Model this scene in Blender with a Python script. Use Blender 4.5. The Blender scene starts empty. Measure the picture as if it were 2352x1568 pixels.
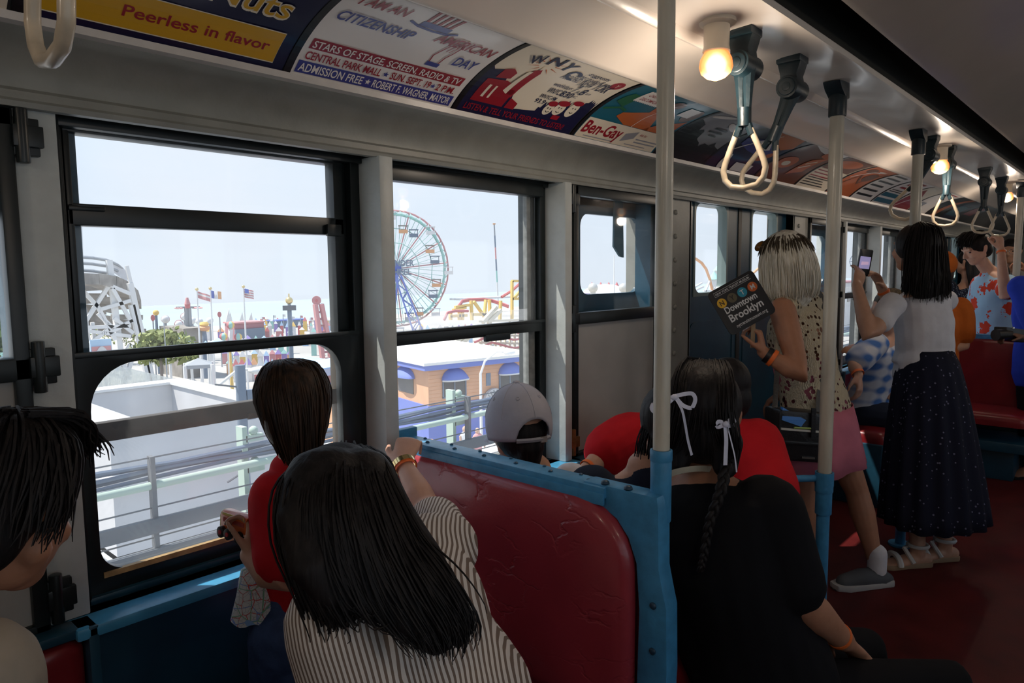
import bpy, bmesh, math, random
import numpy as np
from mathutils import Vector, Matrix, Quaternion
random.seed(7)
SC = bpy.context.scene
COL = SC.collection
V = Vector
PI = math.pi

# ------------------------------------------------------------------ camera
F = 1620.0                      # focal length in pixels of the 2352 px wide frame
CAM = V((0, 0, 1.5))
ROT = Matrix(((0.67336864, 0.07895293, -0.73507898),
              (-0.73925264, 0.05986151, -0.67076235),
              (-0.00895571, 0.99507941, 0.09867502)))
cd = bpy.data.cameras.new('camera'); cam = bpy.data.objects.new('camera', cd)
COL.objects.link(cam)
cd.sensor_width = 36; cd.lens = F / 2352 * 36; cd.clip_start = .02; cd.clip_end = 3000
cam.matrix_world = Matrix.Translation(CAM) @ ROT.to_4x4()
SC.camera = cam

def at(px, py, X=None, Y=None, Z=None, D=None):
    """the point of the place seen at a pixel, on a known plane or at a known depth"""
    d = ROT @ V((px - 1176, 784 - py, -F))
    if Y is not None: t = Y / d.y
    elif X is not None: t = X / d.x
    elif Z is not None: t = (Z - 1.5) / d.z
    else: t = D / F
    return CAM + d * t

# ------------------------------------------------------------------ world, sun, exposure
SC.view_settings.view_transform = 'Standard'
SC.view_settings.look = 'None'
SC.view_settings.exposure = 0.0
SC.view_settings.gamma = 1.0
SC.view_settings.use_curve_mapping = False
w = bpy.data.worlds.new('sky'); SC.world = w; w.use_nodes = True
nt = w.node_tree; nt.nodes.clear()
def N(tree, t, **k):
    n = tree.nodes.new(t)
    for a, b in k.items(): setattr(n, a, b)
    return n
tc = N(nt, 'ShaderNodeTexCoord'); sx = N(nt, 'ShaderNodeSeparateXYZ')
nt.links.new(tc.outputs['Generated'], sx.inputs[0])
cr = N(nt, 'ShaderNodeValToRGB')
cr.color_ramp.elements[0].position = 0.0; cr.color_ramp.elements[0].color = (.71, .79, .88, 1)
cr.color_ramp.elements[1].position = .8; cr.color_ramp.elements[1].color = (.46, .64, .92, 1)
e = cr.color_ramp.elements.new(.22); e.color = (.70, .82, .96, 1)
nt.links.new(sx.outputs[2], cr.inputs[0])
nz = N(nt, 'ShaderNodeTexNoise'); nz.inputs['Scale'].default_value = 3.2; nz.inputs['Detail'].default_value = 5
nt.links.new(tc.outputs['Generated'], nz.inputs['Vector'])
mr = N(nt, 'ShaderNodeMapRange'); mr.inputs[1].default_value = .52; mr.inputs[2].default_value = .75; mr.inputs[3].default_value = 0; mr.inputs[4].default_value = .5
nt.links.new(nz.outputs[0], mr.inputs[0])
mx = N(nt, 'ShaderNodeMixRGB'); mx.inputs[2].default_value = (.88, .87, .90, 1)
nt.links.new(mr.outputs[0], mx.inputs[0]); nt.links.new(cr.outputs[0], mx.inputs[1])
bg = N(nt, 'ShaderNodeBackground'); bg.inputs[1].default_value = 1.15
nt.links.new(mx.outputs[0], bg.inputs[0])
wo = N(nt, 'ShaderNodeOutputWorld'); nt.links.new(bg.outputs[0], wo.inputs[0])

sl = bpy.data.lights.new('sun', 'SUN'); sun = bpy.data.objects.new('sun', sl); COL.objects.link(sun)
SUN_TO = V((-.40, .41, 1.0)).normalized()     # towards the sun
sun.rotation_euler = SUN_TO.to_track_quat('Z', 'Y').to_euler()
sun.location = (0, 20, 30)
sl.energy = 6.5; sl.angle = math.radians(.6); sl.color = (1, .95, .87)
sun['kind'] = 'structure'

# ------------------------------------------------------------------ materials
def M(name, col, rough=.5, metal=0, var=0, vscale=8, bump=0, bscale=40, spec=.5, coat=0, emit=0, sub=0, stretch=None):
    m = bpy.data.materials.new(name); m.use_nodes = True
    t = m.node_tree; b = t.nodes['Principled BSDF']
    b.inputs['Base Color'].default_value = (*col, 1); b.inputs['Roughness'].default_value = rough
    b.inputs['Metallic'].default_value = metal; b.inputs['Specular IOR Level'].default_value = spec
    b.inputs['Coat Weight'].default_value = coat; b.inputs['Coat Roughness'].default_value = .12
    if sub: b.inputs['Subsurface Weight'].default_value = sub; b.inputs['Subsurface Radius'].default_value = (.012, .005, .003)
    if emit: b.inputs['Emission Color'].default_value = (*col, 1); b.inputs['Emission Strength'].default_value = emit
    tc = mp = None
    if var or bump:
        tc = N(t, 'ShaderNodeTexCoord'); mp = N(t, 'ShaderNodeMapping'); t.links.new(tc.outputs['Object'], mp.inputs[0])
        if stretch: mp.inputs['Scale'].default_value = stretch
    if var:
        n = N(t, 'ShaderNodeTexNoise'); n.inputs['Scale'].default_value = vscale; n.inputs['Detail'].default_value = 6
        t.links.new(mp.outputs[0], n.inputs['Vector'])
        r = N(t, 'ShaderNodeMapRange'); r.inputs[1].default_value = .3; r.inputs[2].default_value = .7
        r.inputs[3].default_value = 1 - var; r.inputs[4].default_value = 1 + var * .6
        t.links.new(n.outputs[0], r.inputs[0])
        x = N(t, 'ShaderNodeMixRGB', blend_type='MULTIPLY'); x.inputs[0].default_value = 1; x.inputs[1].default_value = (*col, 1)
        t.links.new(r.outputs[0], x.inputs[2]); t.links.new(x.outputs[0], b.inputs['Base Color'])
    if bump:
        n2 = N(t, 'ShaderNodeTexNoise'); n2.inputs['Scale'].default_value = bscale; n2.inputs['Detail'].default_value = 4
        t.links.new(mp.outputs[0], n2.inputs['Vector'])
        bp = N(t, 'ShaderNodeBump'); bp.inputs['Strength'].default_value = bump; bp.inputs['Distance'].default_value = .01
        t.links.new(n2.outputs[0], bp.inputs['Height']); t.links.new(bp.outputs[0], b.inputs['Normal'])
    m.diffuse_color = (*col, 1)
    return m

def pane_mat(name, dust, tint=(1, 1, 1), dcol=(.8, .8, .8), gloss=.06):
    m = bpy.data.materials.new(name); m.use_nodes = True; t = m.node_tree; t.nodes.clear()
    o = N(t, 'ShaderNodeOutputMaterial'); tr = N(t, 'ShaderNodeBsdfTransparent'); tr.inputs[0].default_value = (*tint, 1)
    gl = N(t, 'ShaderNodeBsdfGlossy'); gl.inputs['Roughness'].default_value = .03
    df = N(t, 'ShaderNodeBsdfTranslucent'); df.inputs[0].default_value = (*dcol, 1)
    a = N(t, 'ShaderNodeMixShader'); c = N(t, 'ShaderNodeMixShader')
    tc = N(t, 'ShaderNodeTexCoord'); n = N(t, 'ShaderNodeTexNoise'); n.inputs['Scale'].default_value = 5; n.inputs['Detail'].default_value = 8
    t.links.new(tc.outputs['Object'], n.inputs['Vector'])
    r = N(t, 'ShaderNodeMapRange'); r.inputs[1].default_value = .3; r.inputs[2].default_value = .8; r.inputs[3].default_value = dust * .6; r.inputs[4].default_value = dust * 1.6
    t.links.new(n.outputs[0], r.inputs[0]); t.links.new(r.outputs[0], a.inputs[0])
    t.links.new(tr.outputs[0], a.inputs[1]); t.links.new(df.outputs[0], a.inputs[2])
    lw = N(t, 'ShaderNodeLayerWeight'); pw = N(t, 'ShaderNodeMath', operation='POWER'); pw.inputs[1].default_value = 5
    t.links.new(lw.outputs['Facing'], pw.inputs[0])
    fr = N(t, 'ShaderNodeMath', operation='MULTIPLY_ADD'); fr.inputs[1].default_value = .5; fr.inputs[2].default_value = gloss * .35
    t.links.new(pw.outputs[0], fr.inputs[0]); t.links.new(fr.outputs[0], c.inputs[0]); t.links.new(a.outputs[0], c.inputs[1]); t.links.new(gl.outputs[0], c.inputs[2])
    t.links.new(c.outputs[0], o.inputs[0])
    return m

def fabric(name, base, fn, rough=.85):
    """procedural pattern: fn(tree, vector_socket) returns (fac socket, second colour)"""
    m = M(name, base, rough, spec=.2); t = m.node_tree; b = t.nodes['Principled BSDF']
    tc = N(t, 'ShaderNodeTexCoord')
    fac, col2 = fn(t, tc.outputs['Object'])
    x = N(t, 'ShaderNodeMixRGB'); x.inputs[1].default_value = (*base, 1); x.inputs[2].default_value = (*col2, 1)
    t.links.new(fac, x.inputs[0]); t.links.new(x.outputs[0], b.inputs['Base Color'])
    return m

# ------------------------------------------------------------------ mesh helpers
class G:
    def __init__(s): s.v = []; s.f = []
    def add(s, vs, fs):
        o = len(s.v); s.v += [tuple(x) for x in vs]; s.f += [tuple(i + o for i in f) for f in fs]; return s
    def box(s, x0, x1, y0, y1, z0, z1):
        return s.add([(x, y, z) for x in (x0, x1) for y in (y0, y1) for z in (z0, z1)],
                     [(0, 1, 3, 2), (4, 6, 7, 5), (0, 4, 5, 1), (2, 3, 7, 6), (0, 2, 6, 4), (1, 5, 7, 3)])
    def obox(s, c, ax, ay, az):
        """box from its centre and three half axes"""
        c, ax, ay, az = V(c), V(ax), V(ay), V(az)
        vs = [c + ax * i + ay * j + az * k for i in (-1, 1) for j in (-1, 1) for k in (-1, 1)]
        return s.add(vs, [(0, 1, 3, 2), (4, 6, 7, 5), (0, 4, 5, 1), (2, 3, 7, 6), (0, 2, 6, 4), (1, 5, 7, 3)])
    def bar(s, a, b, w, h=None, up=(0, 0, 1)):
        a, b = V(a), V(b); d = (b - a); L = d.length; d.normalize(); up = V(up)
        sd = d.cross(up)
        if sd.length < 1e-4: sd = d.cross(V((1, 0, 0)))
        sd.normalize(); u = sd.cross(d)
        return s.obox((a + b) / 2, d * L / 2, sd * w / 2, u * (h or w) / 2)
    def tube(s, path, r, n=10, cap=True):
        path = [V(p) for p in path]; rs = r if isinstance(r, (list, tuple)) else [r] * len(path)
        ref = None; rings = []
        for i, p in enumerate(path):
            d = path[min(i + 1, len(path) - 1)] - path[max(i - 1, 0)]; d.normalize()
            if ref is None: ref = d.orthogonal().normalized()
            ref = (ref - d * ref.dot(d))
            if ref.length < 1e-5: ref = d.orthogonal()
            ref.normalize(); o = d.cross(ref)
            rings.append([p + (ref * math.cos(2 * PI * k / n) + o * math.sin(2 * PI * k / n)) * rs[i] for k in range(n)])
        vs = [v for R in rings for v in R]; fs = []
        for i in range(len(rings) - 1):
            for k in range(n):
                a, b = i * n + k, i * n + (k + 1) % n
                fs.append((a, b, b + n, a + n))
        if cap: fs += [tuple(range(n))[::-1], tuple(range((len(rings) - 1) * n, len(rings) * n))]
        return s.add(vs, fs)
    def cyl(s, a, b, r, r2=None, n=16): return s.tube([a, b], [r, r if r2 is None else r2], n)
    def loft(s, pts, n=14, cap=True):
        """pts: (centre, half width along side, half depth, side vector); rounded ends"""
        P = [(V(c), a, b, V(sd)) for c, a, b, sd in pts]
        if cap:
            t0 = (P[0][0] - P[1][0]).normalized(); t1 = (P[-1][0] - P[-2][0]).normalized()
            h0 = min(P[0][1], P[0][2]) ; h1 = min(P[-1][1], P[-1][2])
            pre = [(P[0][0] + t0 * h0 * math.sin(q), P[0][1] * math.cos(q), P[0][2] * math.cos(q), P[0][3]) for q in (1.45, 1.0, .5)]
            post = [(P[-1][0] + t1 * h1 * math.sin(q), P[-1][1] * math.cos(q), P[-1][2] * math.cos(q), P[-1][3]) for q in (.5, 1.0, 1.45)]
            P = pre + P + post
        vs = []; fs = []; m = len(P)
        for i, (c, a, b, sd) in enumerate(P):
            d = (P[min(i + 1, m - 1)][0] - P[max(i - 1, 0)][0]).normalized()
            sd = sd - d * sd.dot(d)
            if sd.length < 1e-5: sd = d.orthogonal()
            sd.normalize(); o = d.cross(sd)
            vs += [c + sd * a * math.cos(2 * PI * k / n) + o * b * math.sin(2 * PI * k / n) for k in range(n)]
        for i in range(m - 1):
            for k in range(n):
                a, b = i * n + k, i * n + (k + 1) % n
                fs.append((a, b, b + n, a + n))
        fs += [tuple(range(n))[::-1], tuple(range((m - 1) * n, m * n))]
        return s.add(vs, fs)
    def limb(s, pts, n=12):
        pts = [(V(p), r) for p, r in pts]
        sd = (pts[-1][0] - pts[0][0]).orthogonal()
        return s.loft([(p, r, r, sd) for p, r in pts], n)
    def ball(s, c, r, n=16, m=10, axes=None):
        c = V(c); rx, ry, rz = (r, r, r) if not isinstance(r, (list, tuple)) else r
        ax = axes or (V((1, 0, 0)), V((0, 1, 0)), V((0, 0, 1)))
        vs = [c + ax[2] * rz]; fs = []
        for i in range(1, m):
            th = PI * i / m
            for k in range(n):
                ph = 2 * PI * k / n
                vs.append(c + ax[0] * rx * math.sin(th) * math.cos(ph) + ax[1] * ry * math.sin(th) * math.sin(ph) + ax[2] * rz * math.cos(th))
        vs.append(c - ax[2] * rz)
        for k in range(n): fs.append((0, 1 + k, 1 + (k + 1) % n))
        for i in range(m - 2):
            for k in range(n):
                a, b = 1 + i * n + k, 1 + i * n + (k + 1) % n
                fs.append((a, a + n, b + n, b))
        L = len(vs) - 1; o = 1 + (m - 2) * n
        for k in range(n): fs.append((o + k, L, o + (k + 1) % n))
        return s.add(vs, fs)
    def prism(s, poly, fn, d):
        """poly of (u,v) points; fn(u,v,w) -> point; thickness from w=0 to w=d"""
        n = len(poly); vs = [fn(u, v, 0) for u, v in poly] + [fn(u, v, d) for u, v in poly]
        return s.add(vs, [tuple(range(n))[::-1], tuple(range(n, 2 * n))] + [(i, (i + 1) % n, (i + 1) % n + n, i + n) for i in range(n)])
    def ringplate(s, outer, inner, fn, d):
        """plate with a hole: outer and inner outlines of the same point count"""
        n = len(outer); vs = [fn(u, v, w) for w in (0, d) for L in (outer, inner) for u, v in L]; fs = []
        for i in range(n):
            j = (i + 1) % n
            fs += [(i, j, n + j, n + i), (2 * n + i, 3 * n + i, 3 * n + j, 2 * n + j), (i, 2 * n + i, 2 * n + j, j), (n + i, n + j, 3 * n + j, 3 * n + i)]
        return s.add(vs, fs)
    def sheet(s, fn, nu, nv):
        vs = [fn(i / nu, j / nv) for i in range(nu + 1) for j in range(nv + 1)]
        return s.add(vs, [(i * (nv + 1) + j, (i + 1) * (nv + 1) + j, (i + 1) * (nv + 1) + j + 1, i * (nv + 1) + j + 1) for i in range(nu) for j in range(nv)])
    def torus(s, c, ax, R, r, n=24, m=8, a0=0, a1=2 * PI):
        ax = V(ax).normalized(); u = ax.orthogonal().normalized(); v = ax.cross(u)
        full = abs(a1 - a0 - 2 * PI) < 1e-6; k = n if full else n + 1
        return s.tube([V(c) + (u * math.cos(a0 + (a1 - a0) * i / n) + v * math.sin(a0 + (a1 - a0) * i / n)) * R for i in range(n + 1)], r, m)

def rrect(u0, u1, v0, v1, r, k=6, rs=None):
    """rounded rectangle outline, rs = radii bl, br, tr, tl"""
    rs = rs or (r, r, r, r); out = []
    for (cu, cv, a, q) in ((u0, v0, PI, rs[0]), (u1, v0, 1.5 * PI, rs[1]), (u1, v1, 0, rs[2]), (u0, v1, .5 * PI, rs[3])):
        q = max(q, 1e-4)
        mu = cu + q if cu == u0 else cu - q; mv = cv + q if cv == v0 else cv - q
        out += [(mu + q * math.cos(a + .5 * PI * i / k), mv + q * math.sin(a + .5 * PI * i / k)) for i in range(k + 1)]
    return out
def rect_like(inner, u0, u1, v0, v1):
    """project an outline onto a surrounding rectangle, for ringplate"""
    cu, cv = (u0 + u1) / 2, (v0 + v1) / 2; n = len(inner) // 4; out = []
    cor = [(u0, v0), (u1, v0), (u1, v1), (u0, v1)]
    for q in range(4):
        for i in range(n):
            a, b = inner[q * n + i]; c = cor[q]; f = i / (n - 1)
            first = (c[0], b) if q in (0, 2) else (a, c[1]); last = (a, c[1]) if q in (0, 2) else (c[0], b)
            if i == 0: out.append(first)
            elif i == n - 1: out.append(last)
            else: out.append(c)
    return out

def link(name, me, mat, parent=None):
    o = bpy.data.objects.new(name, me); COL.objects.link(o)
    for m in (mat if isinstance(mat, (list, tuple)) else [mat]): me.materials.append(m)
    if parent is not None:
        o.parent = parent; o.matrix_parent_inverse = PINV[parent.name]
    PINV[o.name] = Matrix.Identity(4)
    return o
PINV = {}
def mk(name, g, mat, parent=None, bevel=0, smooth=True, ang=40, recalc=True):
    me = bpy.data.meshes.new(name); me.from_pydata(g.v, [], g.f); me.update()
    if recalc or bevel:
        b = bmesh.new(); b.from_mesh(me); bmesh.ops.recalc_face_normals(b, faces=b.faces)
        if bevel:
            es = [e for e in b.edges if len(e.link_faces) == 2 and e.calc_face_angle(0) > .6]
            bmesh.ops.bevel(b, geom=es, offset=bevel, segments=2, affect='EDGES', profile=.6, clamp_overlap=True)
        b.to_mesh(me); b.free()
    if smooth:
        me.polygons.foreach_set('use_smooth', [True] * len(me.polygons)); me.set_sharp_from_angle(angle=math.radians(ang))
    return link(name, me, mat, parent)
def thing(name, label, cat, loc=(0, 0, 0), group=None):
    o = bpy.data.objects.new(name, None); COL.objects.link(o); o.location = loc; o.empty_display_size = .1
    PINV[o.name] = Matrix.Translation(V(loc)).inverted()
    return tag(o, label, cat, group)
def tag(o, label, cat, group=None):
    o['label'] = label; o['category'] = cat
    if group: o['group'] = group
    return o
def struct(o): o['kind'] = 'structure'; return o
def dup(root, off, label=None):
    """copy of a thing, its parts and their sub-parts, moved by off"""
    r = root.copy(); COL.objects.link(r); r.location = V(root.location) + V(off)
    if label: r['label'] = label
    def rec(a, b):
        for ch in list(a.children):
            c = ch.copy(); COL.objects.link(c); c.parent = b; rec(ch, c)
    rec(root, r); return r

def remesh(name, g, mat, parent=None, voxel=.006, it=4, fac=.5, disp=None):
    """one continuous surface grown over overlapping closed pieces"""
    me = bpy.data.meshes.new(name); me.from_pydata(g.v, [], g.f)
    b = bmesh.new(); b.from_mesh(me); bmesh.ops.recalc_face_normals(b, faces=b.faces); b.to_mesh(me); b.free()
    o = bpy.data.objects.new(name + '_t', me); COL.objects.link(o)
    r = o.modifiers.new('r', 'REMESH'); r.mode = 'VOXEL'; r.voxel_size = voxel; r.adaptivity = 0
    s = o.modifiers.new('s', 'SMOOTH'); s.factor = fac; s.iterations = it
    dg = bpy.context.evaluated_depsgraph_get(); m2 = bpy.data.meshes.new_from_object(o.evaluated_get(dg))
    bpy.data.objects.remove(o); bpy.data.meshes.remove(me); m2.name = name
    if disp:
        n = len(m2.vertices); co = np.empty(n * 3); m2.vertices.foreach_get('co', co)
        no = np.empty(n * 3); m2.vertices.foreach_get('normal', no)
        co = co.reshape(-1, 3); no = no.reshape(-1, 3)
        co += no * disp(co)[:, None]; m2.vertices.foreach_set('co', co.ravel()); m2.update()
    m2.polygons.foreach_set('use_smooth', [True] * len(m2.polygons))
    return link(name, m2, mat, parent)

FONT_CACHE = {}
def text_geo(s, size=1.0, width=None, bold=0, shear=0):
    """triangles of a line of lettering in (u,v), baseline at 0, scaled to a width"""
    cu = bpy.data.curves.new('t', 'FONT'); cu.body = s; cu.size = size; cu.offset = bold * size * 1.3; cu.shear = shear; cu.resolution_u = 3
    o = bpy.data.objects.new('t', cu); COL.objects.link(o)
    dg = bpy.context.evaluated_depsgraph_get(); me = bpy.data.meshes.new_from_object(o.evaluated_get(dg))
    vs = [(v.co.x, v.co.y) for v in me.vertices]; fs = [tuple(p.vertices) for p in me.polygons]
    bpy.data.objects.remove(o); bpy.data.curves.remove(cu); bpy.data.meshes.remove(me)
    if width and vs:
        x0 = min(v[0] for v in vs); x1 = max(v[0] for v in vs); k = width / (x1 - x0)
        vs = [((v[0] - x0) * k, v[1]) for v in vs]
    return vs, fs
# ------------------------------------------------------------------ shared paints
m_cream = M('cream_enamel', (.80, .72, .64), .26, var=.06, vscale=3, bump=.35, bscale=3.2, coat=.35)
m_grey = M('grey_green_paint', (.25, .255, .23), .42, var=.12, vscale=14, bump=.05, bscale=120)
m_pillar = M('pale_pillar_paint', (.50, .54, .53), .4, var=.08, vscale=18, bump=.08, bscale=90)
m_sash = M('black_green_sash_paint', (.007, .012, .013), .35, var=.3, vscale=20)
m_board = M('grey_white_board', (.36, .36, .345), .45, var=.08, vscale=8)
m_dkblue = M('dark_blue_paint', (.012, .06, .10), .35, var=.2, vscale=10, bump=.04, bscale=60)
m_blue = M('bright_blue_paint', (.055, .27, .50), .38, var=.18, vscale=30, bump=.1, bscale=80)
m_black = M('plain_black', (.006, .008, .007), .5)  # near-black base colour shared by vent slots and door edges
m_floor = M('dark_red_floor', (.085, .008, .008), .5, spec=.2, var=.35, vscale=6, bump=.05, bscale=200)
m_iron = M('dark_iron', (.03, .04, .045), .45, metal=.6, var=.3, vscale=30)
m_brass = M('rusty_brass', (.30, .15, .05), .45, metal=.6, var=.3, vscale=60)
m_olive = M('olive_bronze_sash', (.05, .036, .02), .45, var=.2, vscale=30)
m_dust = pane_mat('dusty_pane', .026)
m_dust2 = pane_mat('very_dusty_pane', .12)
m_clear = pane_mat('clean_pane', .02)
m_tint = pane_mat('tinted_pane', .02, tint=(.62, .68, .66))
m_red = M('red_vinyl_plain', (.24, .018, .03), .33, var=.14, vscale=7, bump=.12, bscale=16, coat=.15)
FZ = .10   # floor level
X0, X1 = -4.0, 12.6

# ------------------------------------------------------------------ floor, walls
struct(mk('floor', G().box(X0, X1, -1.25, 1.75, FZ - .08, FZ), m_floor))
g = G()
SEG = [(X0, -.60)] + [(-.60, -.30)]
WIN = [(.437, 1.194), (1.240, 2.006), (5.10, 5.87), (5.915, 6.70), (10.04, 10.82), (10.86, 11.64)]
PAN = [(-.30, .37), (2.08, 2.69), (4.45, 5.065), (6.73, 7.35), (9.39, 10.005), (11.68, 12.28)]
DOOR = [(2.985, 4.22), (7.935, 9.17)]
# lower wall: dark blue, behind the seats
low = G()
for a, b in ((X0, 2.985), (4.22, 7.935), (9.17, X1)): low.box(a, b, 1.6, 1.76, FZ, .80)
struct(mk('wall_window_side_lower', low, m_dkblue))
up = G()
for a, b in ((X0, -.30), (2.69, 2.985), (4.22, 4.45), (7.35, 7.935), (9.17, 9.39), (12.28, X1)): up.box(a, b, 1.6, 1.76, .80, 1.83)
for a, b in PAN:                                    # backing of the hinged panels: closed below, an opening above
    up.box(a, b, 1.7, 1.76, .80, 1.32); up.box(a, b, 1.7, 1.76, 1.76, 1.83)
up.box(X0, X1, 1.6, 1.76, 1.822, 2.3)
struct(mk('wall_window_side', up, m_grey))
pil = G()
for a, b in ((1.194, 1.240), (2.006, 2.045), (5.065, 5.10), (5.87, 5.915), (6.70, 6.73), (10.005, 10.04), (10.82, 10.86), (11.64, 11.68)):
    pil.box(a, b, 1.568, 1.76, .80, 1.815)
pil.box(2.045, 2.08, 1.6, 1.76, .80, 1.822); pil.box(.372, .445, 1.6, 1.76, .80, 1.822)
struct(mk('trim_1', pil, m_pillar, bevel=.004))
# rivets on the strip beside the first door
rv = G()
for k in range(8): rv.ball((2.84, 1.598, 1.02 + k * .105), (.012, .007, .012), 10, 6)
for k in range(8): rv.ball((4.30, 1.598, 1.02 + k * .105), (.012, .007, .012), 10, 6)
struct(mk('trim_2', rv, m_grey))
# sill ledge
led = G()
for a, b in ((.40, 2.06), (5.08, 6.72), (10.0, 11.66)): led.box(a, b, 1.535, 1.64, .775, .80)
struct(mk('trim_3', led, M('sill_blue', (.06, .30, .52), .3, var=.15, vscale=20), bevel=.006))
g = G().box(X0, X1, -1.35, -1.2, FZ, .86).box(X0, X1, -1.35, -1.2, 1.78, 2.3)
AW = [(-2.4, -1.65), (-1.6, -.85), (-.75, 0), (.05, .8), (.85, 1.6), (1.9, 2.3), (2.6, 3.0), (3.3, 4.0), (4.05, 4.8), (4.9, 5.6), (6.4, 6.8), (7.2, 7.6), (8.0, 8.7), (8.8, 9.5)]
_x = X0
for a, b in AW + [(X1, X1)]: g.box(_x, a, -1.35, -1.2, .86, 1.78); _x = b
struct(mk('wall_aisle_side', g, m_grey))
for i, (a, b) in enumerate(AW):
    wn = struct(mk('window_%d' % (i + 20), G().box(a, b, -1.29, -1.25, 1.30, 1.34).box(a, a + .03, -1.3, -1.22, .86, 1.78).box(b - .03, b, -1.3, -1.22, .86, 1.78), m_sash)); mk('pane', G().box(a, b, -1.28, -1.276, .86, 1.78), m_clear, wn)
struct(mk('wall_far_end', G().box(X1, X1 + .1, -1.3, 1.76, FZ, 2.5), m_grey))
struct(mk('wall_near_end', G().box(X0 - .1, X0, -1.3, 1.76, FZ, 2.5), m_grey))

# ------------------------------------------------------------------ ceiling: cove, panels, beams, vent slots, dome
def bez(t):
    a, b, c = (1.5, 1.956), (1.385, 2.066), (1.2, 2.077)
    s = 1 - t
    return (s * s * a[0] + 2 * s * t * b[0] + t * t * c[0], s * s * a[1] + 2 * s * t * b[1] + t * t * c[1])
def extr(prof, x0=X0, x1=X1, nx=1):
    g = G()
    for side in (1, -1):
        pr = [(y if side > 0 else .4 - y, z) for y, z in prof]; n = len(pr)
        vs = [(x0 + (x1 - x0) * i / nx, y, z) for i in range(nx + 1) for y, z in pr]
        g.add(vs, [(i * n + k, i * n + k + 1, (i + 1) * n + k + 1, (i + 1) * n + k) for i in range(nx) for k in range(n - 1)])
    return g
head = [(1.60, 1.812), (1.578, 1.812), (1.576, 1.822), (1.582, 1.828), (1.582, 1.842), (1.594, 1.85), (1.592, 1.875), (1.575, 1.905), (1.545, 1.93), (1.512, 1.94), (1.505, 1.944)]
struct(mk('trim_4', extr(head), m_grey, ang=25))
m_lip = M('cream_lip', (.62, .58, .54), .35, var=.1, vscale=20)
struct(mk('trim_5', extr([(1.512, 1.94), (1.492, 1.942), (1.490, 1.956), (1.502, 1.958)]), m_lip, ang=25))
struct(mk('trim_10', extr([bez(k / 12) for k in range(13)]), M('dark_cove', (.05, .05, .05), .4)))
struct(mk('ceiling', extr([(1.205, 2.070), (1.19, 2.066), (1.182, 2.074), (1.15, 2.098), (1.09, 2.125), (1.0, 2.14)], nx=60), m_cream, ang=60))
struct(mk('trim_6', extr([(1.0, 2.14), (.997, 2.122), (.985, 2.118), (.975, 2.124), (.965, 2.138), (.90, 2.152), (.83, 2.156), (.765, 2.150), (.75, 2.150), (.745, 2.17)]), m_cream, ang=25))
struct(mk('trim_7', extr([(.745, 2.165), (.742, 2.31), (.63, 2.31), (.62, 2.165)]), m_black, ang=25))
struct(mk('ceiling_dome', extr([(.622, 2.18), (.618, 2.160), (.605, 2.165), (.55, 2.205), (.45, 2.255), (.33, 2.285), (.2, 2.295)]), M('dome_enamel', (.33, .29, .25), .35, var=.1, vscale=3, bump=.2, bscale=4, coat=.3), ang=60))
struct(mk('ceiling_roof', G().box(X0, X1, -1.35, 1.76, 2.32, 2.40), m_grey))

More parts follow.
